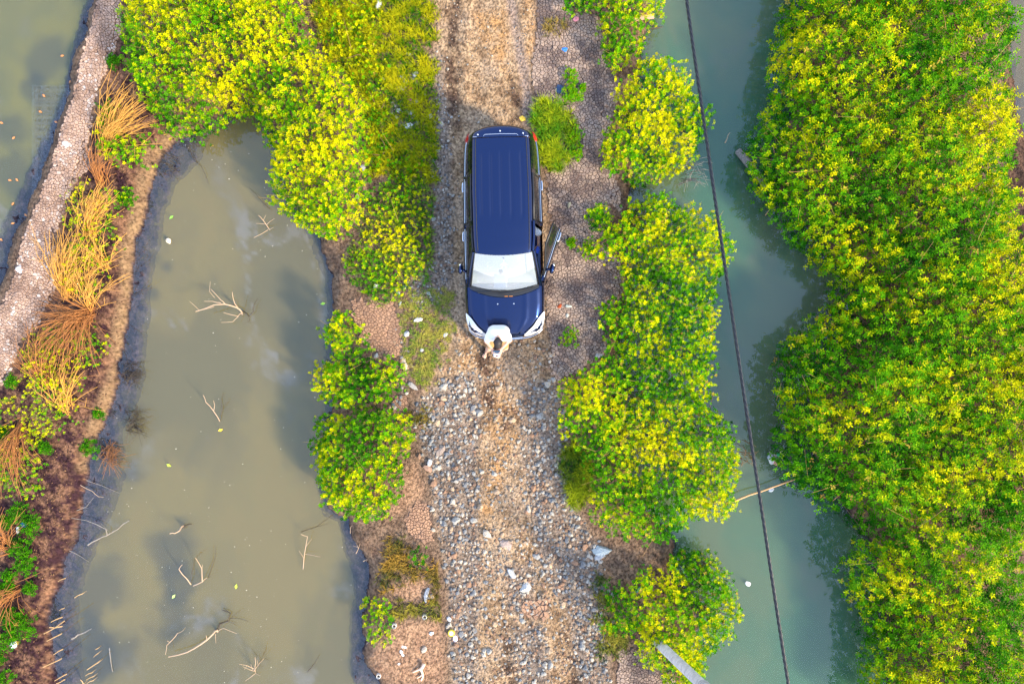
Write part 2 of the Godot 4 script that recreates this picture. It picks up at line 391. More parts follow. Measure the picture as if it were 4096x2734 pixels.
func _ready() -> void:
	rng.seed = 7
	# ---- camera: straight down from a drone
	var cam := Camera3D.new()
	cam.name = "camera"
	cam.fov = rad_to_deg(2.0 * atan(1367.0 / 2925.0))
	cam.far = 2000.0
	cam.position = Vector3(0, CAM_H, 0)
	cam.rotation = Vector3(-PI / 2, 0, 0)
	add_child(cam)
	cam.current = true
	# ---- sky: clear blue overhead, pale haze at the horizon, brightening round the low hazy sun
	var sun_at := Vector3(0.78, 0.66, 0.55).normalized()
	var si := Image.create(512, 256, false, Image.FORMAT_RGBF)
	for y in 256:
		var el := PI / 2 - PI * (y + 0.5) / 256.0
		for x in 512:
			var az := TAU * (x + 0.5) / 512.0
			var d := Vector3(sin(az) * cos(el), sin(el), -cos(az) * cos(el))
			var t := pow(1.0 - clampf(sin(el), 0, 1), 2.2)
			var c := Vector3(0.33, 0.53, 0.95).lerp(Vector3(1.15, 1.08, 0.98), t)
			var g := maxf(0.0, d.dot(sun_at))
			c += Vector3(1.5, 1.3, 1.05) * (0.35 * pow(g, 5.0) + 1.6 * pow(g, 40.0))
			if el < 0:
				c = Vector3(0.3, 0.3, 0.22)
			si.set_pixel(x, y, Color(c.x, c.y, c.z))
	var pan := PanoramaSkyMaterial.new()
	pan.panorama = ImageTexture.create_from_image(si)
	var sky := Sky.new()
	sky.sky_material = pan
	var env := Environment.new()
	env.background_mode = Environment.BG_SKY
	env.sky = sky
	env.tonemap_mode = Environment.TONE_MAPPER_LINEAR
	env.tonemap_exposure = 2.3
	env.sdfgi_enabled = true
	env.ssao_enabled = true
	env.ssil_enabled = true
	var we := WorldEnvironment.new()
	we.environment = env
	add_child(we)
	# ---- sun: low, veiled by haze
	var sun := DirectionalLight3D.new()
	sun.light_color = Color(1.0, 0.93, 0.80)
	sun.light_energy = 1.2
	sun.light_angular_distance = 6.0
	sun.shadow_enabled = true
	add_child(sun)
	sun.look_at_from_position(sun_at * 30.0, Vector3.ZERO)
	# ---- the place
	noise_a.seed = 3
	noise_a.frequency = 1.0
	noise_a.fractal_octaves = 4
	noise_b.seed = 11
	noise_b.frequency = 1.0
	noise_b.fractal_octaves = 3
	make_ground()
	make_water()
	make_cracked_mud()
	make_shrubs()
	make_grass()
	make_gravel()
	make_car()
	make_people()
	make_things()
	print("done ", Time.get_ticks_msec())

# ---------------------------------------------------------------- ground
func make_ground() -> void:
	var wet := blank()
	for p in [far_pond, fish_pond, canal, east_pond]:
		wet = fill(wet, p, 1)
	var dl := away(wet, true)
	var dw := away(wet, false)
	sdf.resize(NX * NZ)
	for k in NX * NZ:
		sdf[k] = dl[k] - dw[k]
	sdf = blur(sdf, 3)
	var sh := blank()
	for p in shallows:
		sh = fill(sh, p, 1)
	var shelf := soft(sh, 5)
	var road := soft(fill(blank(), track, 1), 3)
	var gm := blank()
	for p in gravel_beds:
		gm = fill(gm, p, 1)
	var grav := soft(gm, 2)
	var cm := blank()
	for p in cracked:
		cm = fill(cm, p, 1)
	var crk := soft(cm, 2)
	var ws := soft(fill(blank(), west_soil, 1), 3)
	var wb := soft(fill(blank(), west_beach, 1), 3)
	var es := soft(fill(blank(), east_soil, 1), 3)
	var rm := blank()
	for p in red_soil:
		rm = fill(rm, p, 1)
	var rs := soft(rm, 4)
	var tyre := soft(fill(blank(), tyre_mark, 1), 1)
	var dm := blank()
	for p in dark_tracks:
		dm = fill(dm, p, 1)
	var dtr := soft(dm, 3)
	var um := blank()
	for p in rusty_tracks:
		um = fill(um, p, 1)
	var rtr := soft(um, 5)
	hgt.resize(NX * NZ)
	var pts := PackedVector3Array()
	var cols := PackedColorArray()
	pts.resize(NX * NZ)
	cols.resize(NX * NZ)
	for iz in NZ:
		for ix in NX:
			var k := iz * NX + ix
			var x := X0 + ix * CS
			var z := Z0 + iz * CS
			var n := noise_a.get_noise_2d(x * 1.6, z * 1.6)
			var f := noise_b.get_noise_2d(x * 9.0, z * 9.0)
			var s := sdf[k] + n * 0.10 + f * 0.03
			var h := 0.0
			if s > 0:
				h = (0.40 - 0.10 * ws[k]) * (1.0 - exp(-s / 0.22)) + 0.03 * n * minf(1.0, s) + 0.012 * f
				# wheel ruts along the track
				if road[k] > 0.01:
					var u := x + 0.14 + 0.02 * z
					var rut := exp(-pow((absf(u + 0.02) - 0.70) / 0.17, 2.0))
					h -= 0.03 * tyre[k] + 0.02 * dtr[k]
					h += road[k] * (-0.035 * rut * (0.6 + n) + 0.02 * exp(-pow((absf(u) - 1.02) / 0.10, 2.0)) + 0.012 * f)
			else:
				h = 0.5 * (exp(s / lerpf(0.7, 5.5, shelf[k])) - 1.0) + (0.04 * f + 0.07 * noise_b.get_noise_2d(x * 2.3 + 7, z * 2.3)) * minf(1.0, -s * 2.5)
			hgt[k] = h
			pts[k] = Vector3(x, h, z)
			# what the ground is made of
			var m := noise_b.get_noise_2d(x * 3.0 + 40, z * 3.0)
			var m2 := noise_a.get_noise_2d(x * 0.7 - 9, z * 0.7)
			var q := m * 0.8 + f * 0.5
			var c := Vector3(0.14, 0.085, 0.055).lerp(Vector3(0.27, 0.175, 0.11), clampf(0.5 + q, 0, 1))
			c = c.lerp(Vector3(0.045, 0.022, 0.024).lerp(Vector3(0.25, 0.13, 0.075), clampf(0.35 + q * 1.6 - m2 * 0.5 - z * 0.02, 0, 1)), ws[k])
			c = c.lerp(Vector3(0.30, 0.19, 0.10).lerp(Vector3(0.20, 0.12, 0.07), clampf(0.5 + q, 0, 1)), clampf(wb[k] * 1.4 + f * 0.4, 0, 1) * wb[k])
			c = c.lerp(Vector3(0.06, 0.037, 0.03).lerp(Vector3(0.15, 0.085, 0.055), clampf(0.4 + q * 1.5, 0, 1)), es[k])
			c = c.lerp(Vector3(0.44, 0.26, 0.15).lerp(Vector3(0.29, 0.16, 0.095), clampf(0.4 + q, 0, 1)), rs[k])
			var dirt := Vector3(0.47, 0.31, 0.175).lerp(Vector3(0.20, 0.12, 0.065), clampf(0.30 + q * 1.3 - m2 * 0.4, 0, 1))
			dirt = dirt.lerp(Vector3(0.42, 0.31, 0.215), clampf(m2 * 1.5 + 0.2, 0, 1) * 0.6)
			dirt = dirt.lerp(Vector3(0.50, 0.27, 0.11), rtr[k] * clampf(0.6 + q, 0, 1))
			dirt = dirt.lerp(Vector3(0.10, 0.06, 0.04), clampf(dtr[k] * (0.85 + q * 1.6), 0, 0.95))
			dirt = dirt.lerp(Vector3(0.33, 0.24, 0.19), tyre[k] * 0.8)
			c = c.lerp(dirt, clampf(road[k] + f * 0.3 * road[k], 0, 1))
			c = c.lerp(Vector3(0.30, 0.23, 0.175).lerp(Vector3(0.14, 0.10, 0.075), clampf(0.4 + q, 0, 1)), grav[k] * 0.9)
			c = c.lerp(Vector3(0.13, 0.085, 0.07), crk[k])
			# wet mud below and just above the water
			var mud := Vector3(0.022, 0.018, 0.028).lerp(Vector3(0.075, 0.055, 0.06), clampf(0.4 + q * 1.2, 0, 1))
			c = c.lerp(mud, clampf((0.045 + 0.03 * f - h) / 0.03, 0, 1))
			cols[k] = Color(c.x, c.y, c.z)
	# the land goes on round the surveyed part
	var idx := PackedInt32Array()
	for iz in NZ - 1:
		for ix in NX - 1:
			var k := iz * NX + ix
			idx.append_array(PackedInt32Array([k, k + 1, k + NX + 1, k, k + NX + 1, k + NX]))
	var mb := MB.new()
	mb.v = pts
	mb.c = cols
	mb.i = idx
	mb.col = Color(0.10, 0.12, 0.04)
	var e := 13.9
	var g := 9.9
	for r in [[-400, -400, 400, -g], [-400, g, 400, 400], [-400, -g, -e, g], [e, -g, 400, g]]:
		mb.face([Vector3(r[0], 0.15, r[1]), Vector3(r[2], 0.15, r[1]), Vector3(r[2], 0.15, r[3]), Vector3(r[0], 0.15, r[3])])
	var gmat := vmat("soil", 0.95, 0.2)
	textured(gmat, grain(512, 0.03, 0.35, 1.35, 5, 5), 0.7, 2.2, grain(512, 0.05, 0.0, 1.0, 8, 5))
	var o := part("ground", mb.mesh(), gmat, self)
	tag(o, "", "", "", "structure")

func water_body(called: String, poly: Array, tint: Array, murk: float, sd: int, hollows: Array) -> void:
	var pp := PackedVector2Array(poly)
	var lo := pp[0]
	var hi := pp[0]
	for p in pp:
		lo = lo.min(p)
		hi = hi.max(p)
	lo = lo.max(Vector2(-13.9, -9.9)) - Vector2(0.4, 0.4)
	hi = hi.min(Vector2(13.9, 9.9)) + Vector2(0.4, 0.4)
	var st := 0.07
	var swirl := FastNoiseLite.new()
	swirl.seed = sd
	swirl.frequency = 0.22
	swirl.fractal_octaves = 4
	swirl.domain_warp_enabled = true
	swirl.domain_warp_amplitude = 2.2
	swirl.domain_warp_frequency = 0.35
	var sheet := func(y: float, coloured: bool) -> ArrayMesh:
		var mb := MB.new()
		var nx := int((hi.x - lo.x) / st) + 1
		var nz := int((hi.y - lo.y) / st) + 1
		var id := PackedInt32Array()
		id.resize(nx * nz)
		id.fill(-1)
		var up := PackedVector3Array()
		for b in nz:
			for a in nx:
				var x := lo.x + a * st
				var z := lo.y + b * st
				if sdf[cell(x, z)] > 0.35:
					continue
				if coloured:
					# suspended silt: two tones stirred together, pale scum ribbons, dark clear hollows
					var n := swirl.get_noise_2d(x, z * 0.7)
					var rb := exp(-pow((swirl.get_noise_2d(x * 1.3 + 50, z * 0.8) - 0.12) / 0.05, 2.0))
					var c: Vector3 = tint[0].lerp(tint[1], clampf(0.5 + n * 1.6, 0, 1))
					c = c.lerp(tint[2], rb * 0.75 * clampf(n * 4.0 + 0.6, 0, 1))
					for h in hollows:
						var d: float = Vector2(x - h[0].x, z - h[0].z).length() / (h[1] * 1.25) + n * 1.4 + swirl.get_noise_2d(x * 4.0, z * 4.0) * 0.7
						c = c.lerp(Vector3(0.022, 0.032, 0.040), 0.5 * smoothstep(1.25, 0.2, d))
					mb.col = Color(c.x, c.y, c.z)
				id[b * nx + a] = mb.add(Vector3(x, y, z))
				up.append(Vector3.UP)
		for b in nz - 1:
			for a in nx - 1:
				var q := [id[b * nx + a], id[b * nx + a + 1], id[b * nx + nx + a + 1], id[b * nx + nx + a]]
				if q.min() >= 0:
					mb.quad(q[0], q[1], q[2], q[3])
		var arr := []
		arr.resize(Mesh.ARRAY_MAX)
		arr[Mesh.ARRAY_VERTEX] = mb.v
		arr[Mesh.ARRAY_NORMAL] = up
		arr[Mesh.ARRAY_COLOR] = mb.c
		arr[Mesh.ARRAY_INDEX] = mb.i
		var m2 := ArrayMesh.new()
		m2.add_surface_from_arrays(Mesh.PRIMITIVE_TRIANGLES, arr)
		return m2
	var top := mat("water_surface", Color(0.8, 0.9, 0.9, 0.02), 0.02, 0.0, 0.5)
	var w := part(called, sheet.call(0.0, false), top, self)
	tag(w, "", "", "", "structure")
	# murky water: silt hangs in it in layers, so that shallow beds show through and deep ones do not
	var k := 0
	for l in [[-0.025, 0.16], [-0.07, 0.36], [-0.14, 1.0]]:
		var m := mat("silt_%d_%d" % [k, int(murk * 10)], Color(1, 1, 1, minf(1.0, l[1] * murk) if k < 2 else 1.0), 0.9, 0.0, 0.2)
		m.vertex_color_use_as_albedo = true
		part("silt_layer", sheet.call(l[0], true), m, w)
		k += 1

func make_water() -> void:
	var scum := Vector3(0.20, 0.185, 0.15)
	water_body("far_pond_water", far_pond, [Vector3(0.16, 0.145, 0.035), Vector3(0.085, 0.092, 0.038), scum], 1.0, 21, [[Vector3(-10.737,0.00,-6.496), 0.35], [Vector3(-11.543,0.00,-3.749), 0.4], [Vector3(-11.067,0.00,-5.873), 0.2], [Vector3(-11.616,0.00,-4.921), 0.3]])
	water_body("pond_water", fish_pond, [Vector3(0.185, 0.145, 0.045), Vector3(0.135, 0.11, 0.042), scum], 1.0, 22, [[Vector3(-9.471,0.00,5.584), 0.42], [Vector3(-7.823,0.00,4.792), 0.42], [Vector3(-7.674,0.00,5.452), 0.32], [Vector3(-7.773,0.00,6.540), 0.45], [Vector3(-9.191,0.00,7.265), 0.48], [Vector3(-9.818,0.00,7.430), 0.50], [Vector3(-3.538,0.00,5.088), 0.34], [Vector3(-3.373,0.00,5.550), 0.36], [Vector3(-3.588,0.00,6.374), 0.28], [Vector3(-3.538,0.00,7.725), 0.5], [Vector3(-8.301,0.00,-1.931), 0.18], [Vector3(-7.990,0.00,-1.723), 0.14], [Vector3(-8.320,0.00,-1.162), 0.15], [Vector3(-8.894,0.00,3.045), 0.3], [Vector3(-8.649,0.00,1.530), 0.35]])
	water_body("canal_water", canal, [Vector3(0.045, 0.130, 0.062), Vector3(0.105, 0.145, 0.062), Vector3(0.11, 0.14, 0.085)], 1.4, 23, [])
	water_body("east_pond_water", east_pond, [Vector3(0.16, 0.12, 0.055), Vector3(0.11, 0.09, 0.05), scum], 1.0, 24, [])

func make_cracked_mud() -> void:
	# dried mud split into plates: every plate a cell of a jittered net, set a little proud of the wet crack floor
	var soil := vmat("dried_mud", 0.95, 0.2)
	textured(soil, grain(256, 0.05, 0.6, 1.25, 15, 4), 2.5, 0.8)
	var holder := get_node("ground")
	var all := []
	for r in cracked.size():
		var poly := PackedVector2Array(cracked[r])
		var lo := poly[0]
		var hi := poly[0]
		for p in poly:
			lo = lo.min(p)
			hi = hi.max(p)
		var s: float = [0.062, 0.068, 0.064, 0.062, 0.062, 0.060, 0.09][r]
		var nx := int((hi.x - lo.x) / s) + 3
		var nz := int((hi.y - lo.y) / s) + 3
		var seeds := PackedVector2Array()
		for b in nz:
			for a in nx:
				if rng.randf() < 0.09:
					seeds.append(Vector2(999, 999))
					continue
				seeds.append(lo + Vector2((a - 1 + rng.randf_range(-0.15, 0.95)) * s, (b - 1 + rng.randf_range(-0.15, 0.95)) * s))
		for b in range(1, nz - 1):
			for a in range(1, nx - 1):
				var c := seeds[b * nx + a]
				if not Geometry2D.is_point_in_polygon(c, poly):
					continue
				if absf(c.x) > 12.6 or absf(c.y) > 8.4:
					continue
				var ring := PackedVector2Array([c + Vector2(-s, -s) * 1.2, c + Vector2(s, -s) * 1.2, c + Vector2(s, s) * 1.2, c + Vector2(-s, s) * 1.2])
				for db in range(-2, 3):
					for da in range(-2, 3):
						var bb: int = b + db
						var aa: int = a + da
						if (da == 0 and db == 0) or bb < 0 or aa < 0 or bb >= nz or aa >= nx:
							continue
						var o := seeds[bb * nx + aa]
						var nrm := (o - c).normalized()
						var lim := (o - c).length() / 2.0 - rng.randf_range(0.003, 0.0065)
						var cut := PackedVector2Array()
						for q in ring.size():
							var p1 := ring[q]
							var p2 := ring[(q + 1) % ring.size()]
							var d1 := (p1 - c).dot(nrm) - lim
							var d2 := (p2 - c).dot(nrm) - lim
							if d1 <= 0:
								cut.append(p1)
							if d1 * d2 < 0:
								cut.append(p1.lerp(p2, d1 / (d1 - d2)))
						ring = cut
				if ring.size() < 3:
					continue
				var area := 0.0
				for q in ring.size():
					area += ring[q].cross(ring[(q + 1) % ring.size()])
				all.append([absf(area), c, ring, r])
	all.sort_custom(func(p, q): return p[0] > q[0])
	var rest := MB.new()
	var seen := 0
	for it in all:
		var c: Vector2 = it[1]
		var ring: PackedVector2Array = it[2]
		var y := ground(c.x, c.y) + rng.randf_range(0.008, 0.022)
		var n := noise_b.get_noise_2d(c.x * 1.3, c.y * 1.3) + rng.randf_range(-0.25, 0.25)
		var col := Vector3(0.54, 0.365, 0.265).lerp(Vector3(0.30, 0.19, 0.135), clampf(0.45 - n, 0, 1)) if it[3] == 0 else Vector3(0.38, 0.275, 0.21).lerp(Vector3(0.17, 0.125, 0.105), clampf(0.45 - n * 1.6, 0, 1))
		if it[3] in [2, 3, 4, 6]:
			col = Vector3(0.47, 0.275, 0.165).lerp(Vector3(0.33, 0.195, 0.125), clampf(0.5 - n, 0, 1))
		# salt crust, as whitish plates along the crown of the western dike
		if it[3] == 0 and rng.randf() < 0.10 + 0.5 * noise_a.get_noise_2d(c.x * 2.0, c.y * 0.8):
			col = col.lerp(Vector3(0.68, 0.57, 0.49), rng.randf_range(0.3, 0.8))
		var own := seen < 300 and absf(c.x) < 11.9 and absf(c.y) < 7.9
		var mb := MB.new() if own else rest
		mb.col = Color(col.x, col.y, col.z)
		var off := Vector3(c.x, y, c.y) if own else Vector3.ZERO
		var tilt := Vector2(rng.randf_range(-0.12, 0.12), rng.randf_range(-0.12, 0.12))
		var m := ring.size()
		var top := []
		var rim := []
		var low := []
		for p in ring:
			var d := p - c
			var ty := y + d.dot(tilt)
			top.append(Vector3(c.x + d.x * 0.86, ty, c.y + d.y * 0.86) - off)
			rim.append(Vector3(p.x, ty - 0.005, p.y) - off)
			low.append(Vector3(p.x, y - 0.045, p.y) - off)
		mb.face(top)
		for q in m:
			mb.face([rim[q], rim[(q + 1) % m], top[(q + 1) % m], top[q]])
			mb.face([low[q], low[(q + 1) % m], rim[(q + 1) % m], rim[q]])
		if own:
			var o := part("mud_plate", mb.mesh(), soil, holder)
			o.position = off
			seen += 1
	var st := part("cracked_mud", rest.mesh(), soil, holder)
	tag(st, "", "", "", "stuff")

# ---------------------------------------------------------------- plants
func leaf(mb: MB, root: Vector3, dir: Vector3, side: Vector3, up: Vector3, ln: float, wd: float) -> void:
	var l := root + dir * ln * 0.5 - side * wd + up * ln * 0.10
	var r := root + dir * ln * 0.5 + side * wd + up * ln * 0.10
	var t := root + dir * ln - up * ln * 0.08
	mb.face([root, l, t])
	mb.face([root, t, r])

func baked(kinds: Array, which: PackedInt32Array, xf: Array, cols: Array) -> ArrayMesh:
	# many copies of a few small meshes joined into one
	var av := []
	var an := []
	var ac := []
	for m in kinds:
		var arr: Array = m.surface_get_arrays(0)
		av.append(arr[Mesh.ARRAY_VERTEX])
		an.append(arr[Mesh.ARRAY_NORMAL])
		ac.append(arr[Mesh.ARRAY_COLOR])
	var v := PackedVector3Array()
	var n := PackedVector3Array()
	var c := PackedColorArray()
	for k in xf.size():
		var w := which[k]
		var t: Transform3D = xf[k]
		v.append_array(t * (av[w] as PackedVector3Array))
		n.append_array(Transform3D(t.basis.orthonormalized(), Vector3.ZERO) * (an[w] as PackedVector3Array))
		var cc: PackedColorArray = ac[w].duplicate()
		var col: Color = cols[k]
		for q in cc.size():
			cc[q] = cc[q] * col
		c.append_array(cc)
	var out := []
	out.resize(Mesh.ARRAY_MAX)
	out[Mesh.ARRAY_VERTEX] = v
	out[Mesh.ARRAY_NORMAL] = n
	out[Mesh.ARRAY_COLOR] = c
	out[Mesh.ARRAY_INDEX] = PackedInt32Array(range(v.size()))
	var me := ArrayMesh.new()
	me.add_surface_from_arrays(Mesh.PRIMITIVE_TRIANGLES, out)
	return me

func rosette(count: int, ln: float, wd: float, sd: int, steep: float) -> ArrayMesh:
	var r := RandomNumberGenerator.new()
	r.seed = sd
	var mb := MB.new()
	for k in count:
		var a := k * 2.399 + r.randf_range(-0.3, 0.3)
		var el := lerpf(0.05, steep, float(k) / count) + r.randf_range(-0.2, 0.2)
		var dir := Vector3(cos(a) * cos(el), sin(el), sin(a) * cos(el))
		var side := dir.cross(Vector3.UP).normalized()
		var up := side.cross(dir).normalized()
		var g := r.randf_range(0.75, 1.2)
		mb.col = Color(g, g, g)
		leaf(mb, Vector3(0, (float(k) / count - 0.5) * ln * 0.9, 0) + dir * ln * 0.15, dir, side, up, ln * r.randf_range(0.75, 1.1), wd * r.randf_range(0.85, 1.1))
	mb.flat()
	return mb.mesh()

func leaf_mat() -> StandardMaterial3D:
	var m := vmat("leaf", 0.7, 0.2)
	m.backlight_enabled = true
	m.backlight = Color(0.6, 0.65, 0.2)
	return m

func foliage_colour(yellow: float) -> Color:
	var g := Vector3(0.006, 0.092, 0.0)
	var mid := Vector3(0.10, 0.33, 0.0)
	var ye := Vector3(0.62, 0.56, 0.0)
	var c := g.lerp(mid, clampf(yellow * 2.0, 0, 1)).lerp(ye, clampf(yellow * 2.0 - 1.0, 0, 1))
	c *= rng.randf_range(0.75, 1.2)
	if rng.randf() < 0.025:
		c = c.lerp(Vector3(0.5, 0.28, 0.06), 0.7)
	return Color(c.x, c.y, c.z)

func thicket(d: Dictionary) -> void:
	var poly := PackedVector2Array(d.poly)
	var mask := fill(blank(), d.poly, 1)
	var inner := away(mask, false)
	var lo := poly[0]
	var hi := poly[0]
	for p in poly:
		lo = lo.min(p)
		hi = hi.max(p)
	lo = lo.max(Vector2(-12.6, -8.6))
	hi = hi.min(Vector2(12.6, 8.6))
	var gap: float = d.gap
	var roots := []
	for k in 1500:
		var p := Vector2(rng.randf_range(lo.x, hi.x), rng.randf_range(lo.y, hi.y))
		if not mask[cell(p.x, p.y)] or inner[cell(p.x, p.y)] < gap * 0.25:
			continue
		var free := true
		for q in roots:
			if p.distance_to(q) < gap:
				free = false
				break
		if free:
			roots.append(p)
	if roots.is_empty():
		roots.append((lo + hi) / 2)
	var xf := []
	var cols := []
	var which := []
	var tone := []
	var big := []
	var reach := []
	var wisps := []
	for q in roots:
		xf.append([])
		cols.append([])
		which.append(PackedInt32Array())
		tone.append(rng.randf_range(-0.20, 0.20))
		big.append(rng.randf_range(0.85, 1.15))
		reach.append([])
		wisps.append([])
	var n := int((hi.x - lo.x) * (hi.y - lo.y) * d.density)
	for k in n:
		var p := Vector2(rng.randf_range(lo.x, hi.x), rng.randf_range(lo.y, hi.y))
		var j := Vector2(noise_b.get_noise_2d(p.x * 6, p.y * 6), noise_b.get_noise_2d(p.x * 6 + 70, p.y * 6)) * 0.30
		var ce := cell(p.x + j.x, p.y + j.y)
		if not mask[ce]:
			continue
		var near := 0
		var best := 99.0
		var second := 99.0
		for q in roots.size():
			var dq: float = p.distance_squared_to(roots[q])
			if dq > 6.0:
				continue
			dq = sqrt(dq) + noise_a.get_noise_2d(p.x * 2 + q * 7, p.y * 2) * 0.5
			if dq < best:
				second = best
				best = dq
				near = q
			elif dq < second:
				second = dq
		var ins := inner[ce]
		var seam := clampf((second - best) / (gap * 0.25), 0, 1)      # neighbouring crowns part along a lower seam
		var dome := (0.42 + 0.58 * (1.0 - exp(-ins / 0.22))) * (0.80 + 0.20 * sqrt(seam))
		var lump := noise_b.get_noise_2d(p.x * 1.7, p.y * 1.7)
		var twig := noise_b.get_noise_2d(p.x * 6.5 + 20, p.y * 6.5)
		var gh := maxf(0.0, ground(p.x, p.y))
		var hc: float = d.h * big[near] * dome * (1.0 + 0.35 * lump + 0.40 * twig)
		var u := rng.randf()
		# gaps between sprays, through which the shaded inside shows
		if u < 0.75 and twig + lump * 0.4 < 0.0 and rng.randf() < d.get("holes", 0.8):
			continue
		var y := gh + hc * (1.0 - 0.6 * u * u * u) + rng.randf_range(-0.06, 0.06)
		y = maxf(y, gh + 0.04)
		var outw: Vector2 = (p - roots[near]) / maxf(0.3, gap)
		var ax := Vector3(outw.x * 0.5 + rng.randf_range(-0.5, 0.5), 1.0, outw.y * 0.5 + rng.randf_range(-0.5, 0.5)).normalized()
		var b := Basis(Quaternion(Vector3.UP, ax)) * Basis(Vector3.UP, rng.randf() * TAU)
		var sc: float = rng.randf_range(0.7, 1.3) * d.get("size", 1.0)
		xf[near].append(Transform3D(b.scaled(Vector3.ONE * sc), Vector3(p.x, y, p.y)))
		which[near].append(rng.randi() % 3)
		var patch := noise_a.get_noise_2d(p.x * 0.7 + 31, p.y * 0.7)
		var ye: float = d.yellow + tone[near] + patch * 0.55 + twig * 0.6 + rng.randf_range(-0.30, 0.30)
		cols[near].append(foliage_colour(clampf(ye, 0, 1)))
		if rng.randf() < 0.02:
			reach[near].append(Vector3(p.x, y - 0.03, p.y))
		elif u < 0.2 and rng.randf() < d.get("straw", 0.012):
			wisps[near].append(Vector3(p.x, y + 0.05, p.y))
	var leaves: Array = d.leaves
	var lm := leaf_mat()
	var sm := mat("woody_stem", lin(0.16, 0.095, 0.045), 0.9)
	var wm := mat("straw_twig", lin(0.42, 0.24, 0.07), 0.9)
	for q in roots.size():
		if xf[q].size() < 12:
			continue
		var at: Vector2 = roots[q]
		var base := Vector3(at.x, ground(at.x, at.y), at.y)
		var warm: bool = d.yellow + tone[q] > 0.5
		var t := thing(d.get("called", "shrub"), ("yellow-green " if warm else "deep green ") + d.label, d.get("category", "shrub"), base, ("yellower " if warm else "greener ") + d.group)
		for f in xf[q].size():
			xf[q][f].origin -= base
		part("foliage", baked(leaves, which[q], xf[q], cols[q]), lm, t)
		var st := MB.new()
		for k in mini(26, reach[q].size()):
			var tip: Vector3 = reach[q][k] - base
			var foot := Vector3(rng.randf_range(-0.12, 0.12), -0.06, rng.randf_range(-0.12, 0.12))
			var mid := foot.lerp(tip, 0.5) + Vector3(rng.randf_range(-0.08, 0.08), 0.12, rng.randf_range(-0.08, 0.08))
			st.tube([foot, foot.lerp(mid, 0.6), mid, mid.lerp(tip, 0.55), tip], 0.012, 0.004, 4, false)
		if st.v.size():
			part("stem", st.mesh(), sm, t)
		var wi := MB.new()
		for p in wisps[q]:
			var c: Vector3 = p - base
			var dr := Vector3(c.x + rng.randf_range(-0.5, 0.5), rng.randf_range(0.0, 0.25), c.z + rng.randf_range(-0.5, 0.5)).normalized()
			var l := rng.randf_range(0.15, 0.4)
			wi.tube([c - dr * l, c + Vector3(0, rng.randf_range(-0.02, 0.04), 0), c + dr * l * 0.8], 0.0045, 0.002, 3, false)
		if wi.v.size():
			part("dry_twig", wi.mesh(), wm, t).set_meta("kind", "stuff")

